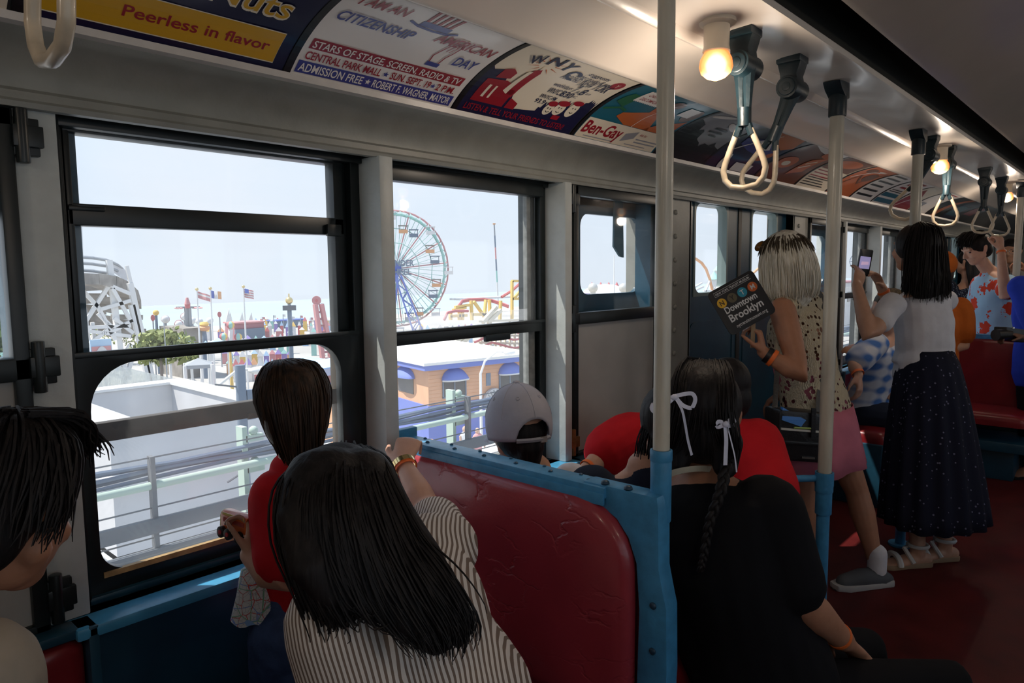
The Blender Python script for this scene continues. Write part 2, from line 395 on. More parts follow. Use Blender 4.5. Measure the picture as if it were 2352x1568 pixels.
# ------------------------------------------------------------------ windows
def plateXZ(y):                                     # (u,v,w) -> x, y+w, z
    return lambda u, v, w: V((u, y + w, v))
def frame_plate(g, x0, x1, z0, z1, hole, y, d, r, rs=None, k=6):
    inner = rrect(*hole, r, k, rs); outer = rect_like(inner, x0, x1, z0, z1)
    g.ringplate(outer, inner, plateXZ(y), d)
def window(n, x0, x1, kind):
    """sash window with a fixed upper light, a sliding middle light and a lower sash"""
    y = 1.655
    g = G()
    g.box(x0, x0 + .022, y - .02, 1.75, .80, 1.822); g.box(x1 - .03, x1, y + .005, 1.75, .80, 1.822)   # stile channels
    g.box(x1 - .05, x1 - .03, y + .03, 1.75, .80, 1.822); g.box(x0 + .022, x0 + .034, y + .012, 1.75, .80, 1.822)
    g.box(x0, x1, y - .01, 1.75, 1.80, 1.822)
    fr = struct(mk('window_%d' % n, g, m_sash, bevel=.003))
    a, b = x0 + .038, x1 - .055
    if kind == 1:
        s = G(); s.box(a, b + .01, y + .02, y + .06, 1.604, 1.650); s.box(a, b + .01, y + .02, y + .06, 1.795, 1.81)
        s.box(a, a + .012, y + .02, y + .06, 1.337, 1.8); s.box(b - .02, b + .01, y + .02, y + .06, 1.337, 1.8)
        s.box(a + .0, a + .07, y + .012, y + .02, 1.635, 1.645); s.box(b - .05, b - .005, y + .008, y + .02, 1.60, 1.632)
        u = mk('upper_sash', s, m_sash, fr, bevel=.003)
        mk('pane', G().box(a + .005, b, y + .038, y + .042, 1.33, 1.80), m_clear, u)
        s = G(); frame_plate(s, x0 + .012, x1 - .03, .812, 1.338, (x0 + .048, x1 - .088, .858, 1.312), y - .008, .028, .08, (.055, .055, .085, .10), 8)
        s.box(x0 + .012, x1 - .028, y - .014, y - .006, 1.328, 1.340)
        lo = mk('lower_sash', s, m_sash, fr, bevel=.002)
        mk('pane', G().box(x0 + .04, x1 - .08, y + .004, y + .008, .845, 1.32), m_dust, lo)
        s = G(); s.box(a - .02, b + .03, y + .062, y + .09, 1.128, 1.172); s.box(.865, .99, y + .056, y + .07, 1.126, 1.142) if n == 1 else None
        s.box(a - .02, b + .03, y + .062, y + .09, .79, .83); s.box(b - .005, b + .03, y + .062, y + .09, .82, 1.33)
        so = mk('storm_sash', s, m_olive, fr, bevel=.003)
        mk('pane', G().box(a, b + .01, y + .074, y + .078, .83, 1.15), m_dust, so)
        struct(mk('trim_8', G().box(x0 + .01, x1 - .02, y - .02, y + .03, .80, .815), m_dkblue, bevel=.004))
        mk('sill_wood', G().box(x0 + .05, x1 - .1, y - .012, y + .0, .848, .860), M('worn_wood', (.45, .30, .13), .6, var=.3, vscale=30), lo)
    else:
        s = G(); s.box(a - .008, x1 - .03, y - .012, y + .03, 1.765, 1.81); s.box(a - .008, b + .012, y - .012, y + .022, 1.284, 1.324)
        s.box(a - .008, x1 - .03, y - .018, y - .008, 1.316, 1.326)
        u = mk('upper_sash', s, m_sash, fr, bevel=.003)
        xm = (x0 + x1) / 2 + .05
        mk('latch', G().box(xm - .01, xm + .11, y - .022, y - .008, 1.268, 1.292), m_iron, u, bevel=.003)
        mk('pane', G().box(a, b, y + .008, y + .012, 1.31, 1.77), m_clear, u)
        s = G(); s.box(b - .024, b + .012, y + .022, y + .05, .80, 1.30); s.box(b - .02, b + .002, y + .03, y + .05, 1.30, 1.77)
        s.box(a - .01, b, y + .02, y + .05, .80, .86)
        lo = mk('lower_sash', s, M('worn_grey_sash', (.20, .21, .20), .5, var=.3, vscale=40), fr, bevel=.003)
        mk('pane', G().box(a, b, y + .034, y + .038, .85, 1.29), m_dust, lo)
        mk('dust_line', G().box(a, b - .02, y + .03, y + .033, 1.325, 1.365), m_dust2, lo)
    return fr
for i, (a, b) in enumerate(WIN): window(i + 1, a, b, 1 if i == 0 else 2)

# ------------------------------------------------------------------ hinged panels beside the windows
def hinged(x0, x1, label, hinge_right, z0o, z1o, xo):
    r = thing('hinged_window_panel', label, 'panel', ((x0 + x1) / 2, 1.6, .8), 'hinged panels')
    g = G(); y0, y1 = 1.585, 1.62
    g.box(x0, x1, y0, y1, 1.775, 1.812); g.box(x0, x1, y0, y1, 1.30, 1.345); g.box(x0, x1, y0, y1, .785, .815)
    g.box(x0, x0 + .028, y0, y1, .785, 1.812); g.box(x1 - .028, x1, y0, y1, .785, 1.812)
    mk('frame', g, m_sash, r, bevel=.004)
    mk('lower_board', G().box(x0 + .02, x1 - .02, 1.60, 1.615, .80, 1.31), m_board, r)
    mk('pane', G().box(x0 + .02, x1 - .02, 1.608, 1.612, 1.33, 1.79), m_clear, r)
    g = G(); frame_plate(g, x0 - .02, xo[1] + .12, 1.30, 1.80, (xo[0], xo[1], z0o, z1o), 1.70, .02, .05)
    g.box(x1 - .02, x1 - .004, 1.622, 1.70, 1.30, 1.80); g.box(x0 + .004, x0 + .02, 1.622, 1.70, 1.30, 1.80); g.box(x0, x1, 1.622, 1.70, 1.30, 1.312)
    mk('dark_backing', g, m_dkblue, r)
    hx = x1 + .012 if hinge_right else x0 - .012
    for z in (.86, 1.325, 1.76):
        h = G(); h.cyl((hx, 1.582, z - .05), (hx, 1.582, z + .05), .012, n=10); h.box(hx - .03, hx + .03, 1.586, 1.602, z - .035, z + .035); h.box(hx - .016, hx + .034, 1.574, 1.59, z - .02, z + .02)
        mk('hinge', h, m_brass if (z < 1 and not hinge_right) else m_sash, r, bevel=.003)
    return r
hinged(-.30, .37, 'dark hinged panel at the far left with green trees in its rounded pane', True, 1.335, 1.62, (-.3, .385))
pr = hinged(2.08, 2.69, 'dark hinged panel behind the cream pole, white tent roof seen in its pane', False, 1.405, 1.727, (2.27, 2.70))
g = G(); c0 = at(1419, 500, Y=1.69)
g.prism([(c0.x - .03, 1.8), (c0.x + .03, 1.8), (c0.x + .04, 1.555), (c0.x + .01, 1.56), (c0.x - .035, 1.60)], plateXZ(1.685), .008)
mk('shade_strap', g, M('faded_blue_strap', (.03, .10, .14), .6, var=.2), pr)
hinged(4.45, 5.065, 'dark hinged panel just past the blue doors, behind the second pole', True, 1.40, 1.72, (4.5, 5.05))
hinged(6.73, 7.35, 'dark hinged panel far down the car behind the standing passengers', False, 1.40, 1.72, (6.8, 7.4))
hinged(9.39, 10.005, 'farthest dark hinged panel near the end of the car', True, 1.40, 1.72, (9.45, 10.0))

# ------------------------------------------------------------------ doors
m_dteal = M('door_teal', (.008, .048, .080), .32, var=.2, vscale=8, bump=.03, bscale=50)
def door(n, x0, x1):
    y = 1.64; xm = x0 + .595
    root = struct(mk('door_%d' % n, G().box(x0 - .02, x0, 1.6, 1.76, FZ, 1.98).box(x1, x1 + .02, 1.6, 1.76, FZ, 1.98).box(x0, x1, 1.6, 1.76, 1.955, 1.99), m_dteal, bevel=.004))
    for a, b in ((x0, xm), (xm, x1)):
        g = G(); ga = a + .11 if a == x0 else a + .15; gb = ga + .335
        frame_plate(g, a + .004, b - .012, FZ + .01, 1.955, (ga, gb, 1.385, 1.82), y, .04, .045)
        lf = mk('door_leaf', g, m_dteal, root)
        frame = G(); frame_plate(frame, ga - .012, gb + .012, 1.372, 1.832, (ga + .004, gb - .004, 1.389, 1.816), y - .004, .05, .045)
        mk('pane_rim', frame, M('door_rim', (.16, .22, .22), .4), lf)
        mk('pane', G().box(ga - .004, gb + .004, y + .02, y + .024, 1.38, 1.825), m_clear, lf)
        p = G(); inn = rrect(a + .07, b - .07, FZ + .12, 1.24, .06); out = rrect(a + .062, b - .062, FZ + .112, 1.248, .06)
        p.ringplate(out, inn, plateXZ(y - .004), .006); mk('raised_edge', p, m_dteal, lf)
    mk('rubber_edge', G().box(xm - .02, xm + .02, y - .006, y + .04, FZ + .01, 1.955), m_black, root, bevel=.006)
    return root
for i, (a, b) in enumerate(DOOR): door(i + 1, a, b)
struct(mk('trim_9', G().box(2.985, 4.22, 1.55, 1.64, FZ, FZ + .02), M('door_tread', (.35, .36, .36), .4, metal=.7, var=.3, vscale=30)))
struct(mk('door_3', G().box(X1 - .03, X1, -.2, .6, FZ, 1.95), m_dteal, bevel=.01))
# ------------------------------------------------------------------ bulbs along the ceiling beams
m_socket = M('cream_socket', (.62, .55, .44), .35, coat=.3)
m_bulb = bpy.data.materials.new('glowing_bulb'); m_bulb.use_nodes = True
_t = m_bulb.node_tree; _b = _t.nodes['Principled BSDF']; _b.inputs['Base Color'].default_value = (.9, .5, .2, 1)
_lw = N(_t, 'ShaderNodeLayerWeight'); _lw.inputs[0].default_value = .5
_cr = N(_t, 'ShaderNodeValToRGB'); _e = _cr.color_ramp.elements
_e[0].position = .10; _e[0].color = (1, .93, .75, 1); _e[1].position = .62; _e[1].color = (.80, .17, .03, 1)
_x = _e.new(.28); _x.color = (1, .45, .14, 1)
_t.links.new(_lw.outputs['Facing'], _cr.inputs[0]); _t.links.new(_cr.outputs[0], _b.inputs['Emission Color'])
_b.inputs['Emission Strength'].default_value = 1.6
def lamp(x, y, label):
    r = thing('ceiling_bulb', label, 'light bulb', (x, y, 2.15), 'bare bulbs along the ceiling beams')
    g = G(); g.tube([(x, y, 2.16), (x, y, 2.145), (x, y, 2.14), (x, y, 2.09), (x, y, 2.075), (x, y, 2.072)], [.05, .05, .034, .033, .036, .030], 20)
    mk('socket', g, m_socket, r, ang=30)
    g = G(); g.tube([(x, y, 2.078), (x, y, 2.068), (x, y, 2.055), (x, y, 2.036), (x, y, 2.02), (x, y, 2.008), (x, y, 2.001)], [.028, .034, .041, .044, .039, .025, .006], 24)
    mk('bulb', g, m_bulb, r, ang=80)
    l = bpy.data.lights.new('bulb_light', 'POINT'); l.energy = LAMP_W; l.color = (1, .84, .68); l.shadow_soft_size = .035; l.specular_factor = 0
    o = bpy.data.objects.new('bulb_light', l); COL.objects.link(o); o.location = (x, y, 1.955); o.parent = r; o.matrix_parent_inverse = PINV[r.name]
    return r
LAMP_W = 4.2
lamp(1.80, .90, 'glowing bare bulb nearest the camera, left of the first pair of hanging straps')
lamp(4.42, .90, 'second glowing bulb, beside the single strap further along the ceiling')
lamp(6.70, .90, 'small far glowing bulb above the man in the flowered shirt')
lamp(9.3, .90, 'farthest bulb glowing at the right edge of the picture')
lamp(-.80, .90, 'bulb behind the camera on the window side beam')
for x in (-2.2, .5, 3.1, 5.6, 8.1): lamp(x, -.50, 'bulb on the beam of the unseen aisle side')

# ------------------------------------------------------------------ hanging straps
m_casting = M('dark_blue_green_casting', (.008, .022, .03), .38, var=.25, vscale=30, bump=.08, bscale=90)
m_bone = M('worn_bone_enamel', (.62, .52, .38), .35, var=.22, vscale=30, coat=.3)
def strap(x, y, label, sw=0.0, yaw=0.0, lean=0.0):
    """bracket on the beam, hinge barrel, twin arm and enamelled loop; sw swings it towards the wall"""
    r = thing('hanging_strap', label, 'strap', (x, y, 2.15), 'hanging straps along the beam')
    g = G()
    g.box(x - .04, x + .035, y - .035, y + .04, 2.135, 2.158); g.prism([(-.035, 2.14), (.04, 2.14), (.03, 2.10), (.028, 2.065), (-.028, 2.065), (-.022, 2.10)], lambda u, v, w: V((x - .03 + w, y + u, v)), .06)
    mk('bracket', g, m_casting, r, bevel=.005)
    g = G(); g.cyl((x - .05, y, 2.06), (x + .05, y, 2.06), .034, n=20); g.cyl((x - .056, y, 2.06), (x + .056, y, 2.06), .014, n=10); g.tube([(x - .05, y, 2.06), (x - .054, y, 2.06)], [.028, .026], 20)
    mk('hinge_barrel', g, m_casting, r, bevel=.003)
    q = Quaternion((1, 0, 0), sw) @ Quaternion((0, 1, 0), lean); c0 = V((x, y, 2.06)); yq = Quaternion((0, 0, 1), yaw)
    def W(u, v, n=0): return c0 + q @ (yq @ V((n, u * .9, -v * .84)))
    g = G(); g.tube([W(-.012, .01), W(-.012, .06), W(-.010, .16), W(-.012, .205)], [.022, .015, .009, .009], 8)
    g.tube([W(.012, .01), W(.012, .06), W(.010, .16), W(.012, .205)], [.022, .015, .009, .009], 8)
    g.tube([W(0, .135), W(0, .195)], .019, 10); g.tube([W(-.012, .19), W(-.024, .225)], .011, 8); g.tube([W(.012, .19), W(.024, .225)], .011, 8)
    mk('arm', g, m_casting, r)
    pts = [(-.020, .205), (-.040, .255), (-.060, .31), (-.066, .335), (-.060, .365), (-.040, .388), (0, .396), (.040, .388), (.060, .365), (.066, .335), (.060, .31), (.040, .255), (.020, .205)]
    out = []
    for i in range(len(pts) - 1):
        for k in range(3):
            f = k / 3; out.append(W(pts[i][0] * (1 - f) + pts[i + 1][0] * f, pts[i][1] * (1 - f) + pts[i + 1][1] * f))
    out.append(W(*pts[-1]))
    g = G(); g.tube(out, .0085, 10); mk('loop', g, m_bone, r)
    return r
strap(.245, .88, 'worn white strap loop hanging at the top left corner', 0, 0)
strap(1.93, .88, 'nearest strap of the pair right of the glowing bulb, hanging straight', -.02, .1)
strap(2.28, .88, 'second strap of the near pair, swung towards the wall, its loop behind the first', .38, -.1)
strap(4.10, .88, 'strap just past the third pole, its loop half hidden behind that pole', .42, .0)
strap(4.50, .88, 'single strap hanging clear beside the second bulb', 0, .1)
strap(5.62, .88, 'far dark strap between the second bulb and the third bulb, loop out of sight', .0, .2)
strap(6.30, .88, 'far strap gripped by the man in the flowered shirt', .0, .2)

# ------------------------------------------------------------------ poles
m_pole = M('cream_pole_enamel', (.60, .56, .46), .32, var=.25, vscale=16, coat=.25, stretch=(1, 1, .25))
def pole(x, y, z0, z1, label, r0=.0235, coupling=None, blue_to=None, name='grab_pole'):
    r = thing(name, label, 'pole', (x, y, z0), None)
    zb = blue_to or z0
    mk('shaft', G().cyl((x, y, zb), (x, y, z1), r0, n=28), m_pole, r, ang=30)
    if coupling:
        g = G(); g.tube([(x, y, z1 - .075), (x, y, z1), (x, y, z1 + .02)], [r0 + .006, r0 + .006, r0 + .002], 18)
        g.prism([(-.075, z1 + .035), (.03, z1 + .045), (.035, z1 - .01), (.01, z1 - .02), (-.05, z1 + .01)], lambda u, v, w: V((x + u, y - .03 + w, v)), .06)
        mk('ceiling_bracket', g, m_casting, r, bevel=.004)
    if blue_to:
        g = G(); g.cyl((x, y, z0), (x, y, zb), r0 - .001, n=24); g.cyl((x, y, zb - .16), (x, y, zb), r0 + .005, n=24); g.cyl((x, y, zb - .075), (x, y, zb - .045), r0 + .008, n=24)
        g.cyl((x, y, z0), (x, y, z0 + .012), r0 + .03, n=24)
        mk('blue_lower_tube', g, m_blue, r, bevel=.002, ang=30)
    return r
pole(1.285, .75, 1.01, 2.20, 'nearest cream pole rising from the blue seat frame in the middle of the picture', .0176)
p2 = pole(2.70, .88, FZ, 2.115, 'second cream pole with blue lower half, in front of the blond woman', .0245, True, .74)
g = G(); g.tube([(2.69, .90, .715), (2.60, .99, .715), (2.53, 1.07, .73), (2.48, 1.16, .80), (2.45, 1.26, .90), (2.44, 1.33, .93)], .013, 10)
g.tube([(2.70, .88, .69), (2.70, .88, .74)], .034, 14)
mk('seat_end_rail', g, m_blue, p2)
pole(3.88, .885, FZ, 2.115, 'third cream pole behind the head of the woman in the white top', .0245, True, .74)
pole(6.62, .80, FZ, 2.10, 'far cream pole by the right edge, held by a hand', .0245, True, .74)
pole(8.4, .84, FZ, 2.10, 'farthest thin cream pole behind the man in glasses', .0245, True, .74)

# ------------------------------------------------------------------ transverse double benches
m_dred = M('dark_red_vinyl', (.22, .014, .018), .33, var=.2, vscale=6, bump=.1, bscale=14, coat=.15)
def creases():
    m = M('creased_red_vinyl', (.34, .035, .05), .34, var=.12, vscale=6, coat=.3); t = m.node_tree; b = t.nodes['Principled BSDF']
    tc = N(t, 'ShaderNodeTexCoord'); mp = N(t, 'ShaderNodeMapping'); mp.inputs['Scale'].default_value = (1, 9, 16); mp.inputs['Rotation'].default_value = (.25, 0, 0); t.links.new(tc.outputs['Object'], mp.inputs[0])
    nz = N(t, 'ShaderNodeTexNoise'); nz.inputs['Scale'].default_value = 1.6; nz.inputs['Detail'].default_value = 3; t.links.new(mp.outputs[0], nz.inputs['Vector'])
    a = N(t, 'ShaderNodeVectorMath', operation='ADD'); t.links.new(mp.outputs[0], a.inputs[0]); t.links.new(nz.outputs['Color'], a.inputs[1])
    vo = N(t, 'ShaderNodeTexVoronoi', feature='DISTANCE_TO_EDGE'); vo.inputs['Scale'].default_value = .8; t.links.new(a.outputs[0], vo.inputs['Vector'])
    r = N(t, 'ShaderNodeMapRange'); r.inputs[1].default_value = 0; r.inputs[2].default_value = .05; t.links.new(vo.outputs['Distance'], r.inputs[0])
    n2 = N(t, 'ShaderNodeTexNoise'); n2.inputs['Scale'].default_value = 5; t.links.new(tc.outputs['Object'], n2.inputs['Vector'])
    r2 = N(t, 'ShaderNodeMapRange'); r2.inputs[1].default_value = .5; r2.inputs[2].default_value = .62; t.links.new(n2.outputs[0], r2.inputs[0])
    mm = N(t, 'ShaderNodeMath', operation='MULTIPLY'); iv = N(t, 'ShaderNodeMath', operation='SUBTRACT'); iv.inputs[0].default_value = 1; t.links.new(r.outputs[0], iv.inputs[1])
    t.links.new(iv.outputs[0], mm.inputs[0]); t.links.new(r2.outputs[0], mm.inputs[1])
    gr = N(t, 'ShaderNodeTexNoise'); gr.inputs['Scale'].default_value = 160; t.links.new(tc.outputs['Object'], gr.inputs['Vector'])
    ad = N(t, 'ShaderNodeMath', operation='MULTIPLY_ADD'); ad.inputs[1].default_value = -.9; t.links.new(mm.outputs[0], ad.inputs[0])
    g2 = N(t, 'ShaderNodeMath', operation='MULTIPLY'); g2.inputs[1].default_value = .12; t.links.new(gr.outputs[0], g2.inputs[0]); t.links.new(g2.outputs[0], ad.inputs[2])
    bp = N(t, 'ShaderNodeBump'); bp.inputs['Strength'].default_value = .55; bp.inputs['Distance'].default_value = .004
    t.links.new(ad.outputs[0], bp.inputs['Height']); t.links.new(bp.outputs[0], b.inputs['Normal'])
    return m
m_crease = creases()
def cushion(g, outline, fn, t, dome):
    """padded slab: outline in (u,v), domed towards w=t"""
    n = len(outline); cu = sum(p[0] for p in outline) / n; cv = sum(p[1] for p in outline) / n
    rings = [(1, 0), (1, t * .45), (.985, t * .75), (.955, t * .95), (.90, t * 1.06), (.75, t + dome * .6), (.5, t + dome * .9), (.25, t + dome)]
    vs = []; fs = []
    for s, w in rings: vs += [fn(cu + (u - cu) * s, cv + (v - cv) * s, w) for u, v in outline]
    vs.append(fn(cu, cv, t + dome)); L = len(vs) - 1
    for i in range(len(rings) - 1):
        for k in range(n): fs.append((i * n + k, i * n + (k + 1) % n, (i + 1) * n + (k + 1) % n, (i + 1) * n + k))
    for k in range(n): fs.append(((len(rings) - 1) * n + k, (len(rings) - 1) * n + (k + 1) % n, L))
    fs.append(tuple(range(n))[::-1]); return g.add(vs, fs)
def bench(xb, label, ya=.76, vinyl=None):
    r = thing('transverse_bench', label, 'seat', (xb, 1.15, FZ), 'back to back benches')
    out = rrect(ya + .03, 1.575, .45, 1.0, .05, 6, (.03, .03, .05, .14))
    for s in (-1, 1):
        g = G(); cushion(g, out, lambda u, v, w: V((xb + s * (.012 + w), u, v)), .035, .018)
        mk('backrest_cushion', g, (vinyl or m_crease), r, ang=60)
        g = G(); cushion(g, rrect(ya + .03, 1.57, .06, .48, .06), lambda u, v, w: V((xb + s * v, u, .47 + w)), .07, .018)
        mk('seat_cushion', g, m_dred, r, ang=60)
        g = G(); g.box(min(xb + s * .06, xb + s * .47), max(xb + s * .06, xb + s * .47), ya + .05, 1.57, .30, .365)
        g.box(min(xb + s * .10, xb + s * .40), max(xb + s * .10, xb + s * .40), ya + .12, 1.57, FZ, .30)
        mk('seat_box', g, m_dkblue, r, bevel=.008)
    g = G(); g.box(xb - .030, xb + .030, ya + .10, 1.585, 1.005, 1.030); g.box(xb - .034, xb - .026, ya + .1, 1.585, .990, 1.018); g.box(xb + .026, xb + .034, ya + .1, 1.585, .990, 1.018)
    g.box(xb - .012, xb + .012, ya + .06, 1.585, .45, 1.01)
    g.obox((xb, 1.585, 1.03), (.045, 0, 0), (0, .012, 0), (0, 0, .022))
    rl = mk('top_rail', g, m_blue, r, bevel=.004)
    mrv = M('rivet_blue', (.02, .08, .15), .4)
    for k in range(7): mk('rivet', G().ball((xb - .006, ya + .16 + k * .11, 1.031), (.006, .006, .004), 8, 5), mrv, rl); mk('rivet', G().ball((xb + .020, ya + .20 + k * .11, 1.031), (.005, .005, .003), 8, 5), mrv, rl)
    # aisle end casting with the pole socket
    a = ya
    pts = [(a + .16, 1.034), (a - .03, 1.034), (a - .034, 1.0), (a - .036, .88), (a - .045, .84), (a - .055, .80), (a - .058, .66), (a - .048, .45), (a - .052, .42), (a - .052, FZ), (a + .02, FZ),
           (a + .022, .50), (a + .016, .62), (a + .012, .78), (a + .02, .88), (a + .04, .93), (a + .07, .965), (a + .11, .985), (a + .16, .992)]
    g = G(); g.prism(pts, lambda u, v, w: V((xb - .022 + w, u + .004, v)), .048)
    fr = mk('aisle_frame', g, m_blue, r, bevel=.006, ang=30)
    g = G(); g.cyl((xb + .02, a - .01, .97), (xb + .02, a - .01, 1.125), .0222, n=28); g.cyl((xb + .02, a - .01, 1.10), (xb + .02, a - .01, 1.125), .0235, n=28); mk('pole_socket', g, m_blue, fr, bevel=.003, ang=30)
    mbo = M('dark_bolt_blue', (.015, .05, .09), .4)
    for y in (a + .05, a + .11): mk('bolt', G().ball((xb - .012, y, 1.036), (.010, .010, .007), 10, 6), mbo, fr)
    for z in (.80, .70, .60): mk('bolt', G().ball((xb - .023, a - .02, z), (.005, .008, .008), 10, 6), mbo, fr)
    return r
bench(1.265, 'near red vinyl bench with blue rail whose creased backrest fills the picture centre')
bench(5.93, 'far red vinyl bench behind the woman in the long dark skirt', .50, m_dred)

# ------------------------------------------------------------------ seats along the wall
def side_bench(x0, x1, label):
    r = thing('side_bench', label, 'seat', ((x0 + x1) / 2, 1.4, FZ), 'seats along the window wall')
    g = G(); cushion(g, rrect(x0 + .02, x1 - .02, .50, .775, .03), lambda u, v, w: V((u, 1.60 - w, v)), .05, .012); mk('backrest_cushion', g, m_dred, r, ang=60)
    g = G(); cushion(g, rrect(x0 + .02, x1 - .02, 1.10, 1.56, .05), lambda u, v, w: V((u, v, .47 + w)), .07, .018); mk('seat_cushion', g, m_dred, r, ang=60)
    g = G(); g.box(x0, x1, 1.545, 1.598, .78, .80); g.box(x1 - .02, x1, 1.535, 1.598, .45, .80); g.box(x0, x0 + .02, 1.535, 1.598, .45, .80); mk('back_frame', g, m_dkblue, r, bevel=.004)
    mk('seat_box', G().box(x0, x1, 1.12, 1.6, FZ, .475), m_dkblue, r, bevel=.008)
    return r
side_bench(-.30, .44, 'dark red seat against the wall at the bottom left corner')
side_bench(2.06, 2.72, 'seat along the wall under the person in the red shirt, before the doors')
side_bench(4.40, 5.07, 'seat along the wall under the man in the plaid shirt, past the doors')
side_bench(6.75, 7.4, 'seat along the wall far down the car, beyond the far bench')
# ------------------------------------------------------------------ advertising cards in the cove
CH = .34                                            # card height along the cove
_ts = [0]; _p = bez(0)
for k in range(1, 101):
    q = bez(k / 100); _ts.append(_ts[-1] + math.hypot(q[0] - _p[0], q[1] - _p[1])); _p = q
_L = _ts[-1]
def cove(u, v, off):
    t = float(np.interp(v / CH * _L, _ts, [k / 100 for k in range(101)]))
    y, z = bez(t); y2, z2 = bez(min(t + .01, 1)); y1, z1 = bez(max(t - .01, 0))
    d = V((0, y2 - y1, z2 - z1)).normalized(); n = V((0, -d.z, d.y))
    if n.z > 0: n = -n
    return V((u, y, z)) + n * off
def inkmesh(name, geos, mat, x0, layer, parent, fn=None):
    """flat (u,v) shapes -> cut finely, bent onto the cove"""
    b = bmesh.new()
    for vs, fs in geos:
        bv = [b.verts.new((p[0], p[1], 0)) for p in vs]
        for f in fs:
            try: b.faces.new([bv[i] for i in f])
            except ValueError: pass
    if fn is None:
        for k in range(1, 17):
            bmesh.ops.bisect_plane(b, geom=b.verts[:] + b.edges[:] + b.faces[:], plane_co=(0, CH * k / 17, 0), plane_no=(0, 1, 0))
    for v in b.verts: v.co = cove(x0 + v.co.x, v.co.y, layer) if fn is None else fn(v.co.x, v.co.y, layer)
    me = bpy.data.meshes.new(name); b.to_mesh(me); b.free()
    return link(name, me, mat, parent)
def R4(u0, u1, v0, v1): return ([(u0, v0), (u1, v0), (u1, v1), (u0, v1)], [(0, 1, 2, 3)])
def PL(pts): return (pts, [tuple(range(len(pts)))])
def EL(cu, cv, a, b=None, n=24, rot=0):
    b = b or a; c, s = math.cos(rot), math.sin(rot)
    return PL([(cu + a * math.cos(2 * PI * i / n) * c - b * math.sin(2 * PI * i / n) * s, cv + a * math.cos(2 * PI * i / n) * s + b * math.sin(2 * PI * i / n) * c) for i in range(n)])
def LN(pts, w):
    """stroke along a polyline"""
    vs = []; fs = []
    for i, (u, v) in enumerate(pts):
        a = pts[max(i - 1, 0)]; b = pts[min(i + 1, len(pts) - 1)]; d = math.hypot(b[0] - a[0], b[1] - a[1]) or 1
        nx, ny = -(b[1] - a[1]) / d * w / 2, (b[0] - a[0]) / d * w / 2
        vs += [(u + nx, v + ny), (u - nx, v - ny)]
    for i in range(len(pts) - 1): fs.append((2 * i, 2 * i + 1, 2 * i + 3, 2 * i + 2))
    return (vs, fs)
def TX(s, u, v, h, w=None, rot=0, bold=0, shear=0):
    """lettering with cap height about h starting at (u,v)"""
    vs, fs = text_geo(s, h / .69, w, bold, shear); c, k = math.cos(rot), math.sin(rot)
    return ([(u + a * c - b * k, v + a * k + b * c) for a, b in vs], fs)
def STAR(cu, cv, r): return PL([(cu + (r if i % 2 == 0 else r * .42) * math.sin(PI * i / 5), cv + (r if i % 2 == 0 else r * .42) * math.cos(PI * i / 5)) for i in range(10)])
def ink(name, c, rough=.3): return M(name, c, rough, spec=.4, coat=.25)
i_navy = ink('ink_navy', (.012, .012, .05)); i_red = ink('ink_red', (.32, .012, .025)); i_white = ink('ink_white', (.84, .79, .75)); i_yel = ink('ink_yellow', (.66, .36, .015))
i_blk = ink('ink_black', (.012, .010, .012)); i_teal = ink('ink_teal', (.015, .13, .20)); i_org = ink('ink_orange', (.55, .13, .03)); i_cream = ink('ink_cream', (.80, .71, .57))
i_grn = ink('ink_green', (.02, .13, .06)); i_pur = ink('ink_blue', (.05, .06, .28)); i_brn = ink('ink_brown', (.16, .05, .02)); i_skin = ink('ink_tan', (.55, .26, .12)); i_gry = ink('ink_grey', (.30, .30, .33))
CARDS = {}
def card(x0, x1, label, base, strip=True, name='advertising_card'):
    """paper bent into the cove with dark edge strip"""
    r = thing(name, label, 'advertising card', ((x0 + x1) / 2, 1.4, 1.99), 'advertising cards in the ceiling cove')
    g = G(); n = 18; W = x1 - x0
    g.sheet(lambda a, b: cove(x0 + W * a, CH * b, .0034 + .0011 * math.sin(a * 11 + b * 3 + x0) * math.sin(b * PI)), 10, n)
    mk('paper', g, base, r, recalc=False)
    if strip: inkmesh('edge_strip', [R4(-.012, .006, 0, CH)], i_blk, x0, .0052, r)
    return r
def put(r, x0, name, mat, geos, layer=.0048):
    """one part per drawn piece when the pieces are few"""
    if 1 < len(geos) <= 24 and not any(k in name for k in ('lines', 'stripes', 'tower', 'bursts', 'panel', 'sketch')):
        for g in geos: o = inkmesh(name, [g], mat, x0, layer, r)
        return o
    return inkmesh(name, geos, mat, x0, layer, r)

# yellow and navy card
x = .37; r = card(x, .872, 'yellow and navy nut advertising card at the top left', i_navy); W = .502
put(r, x, 'yellow_panel', i_yel, [R4(.018, W - .03, .022, .105), R4(.018, W - .03, .285, .335)])
put(r, x, 'white_outline', i_cream, [LN([(.018, .105), (W - .03, .105), (W - .03, .022), (.018, .022), (.018, .105)], .0025)], .0052)
put(r, x, 'red_lettering', i_red, [TX('Peerless in flavor', .155, .050, .026, .295, bold=.01)], .0056)
put(r, x, 'letter_outline', i_cream, [TX('Nuts', .282, .142, .068, .172, bold=.028), TX('U', .200, .142, .068, .05, bold=.028)], .0052)
put(r, x, 'yellow_lettering', i_yel, [TX('Nuts', .285, .145, .062, .166, bold=.004), TX('U', .203, .145, .062, .044), ], .0058)
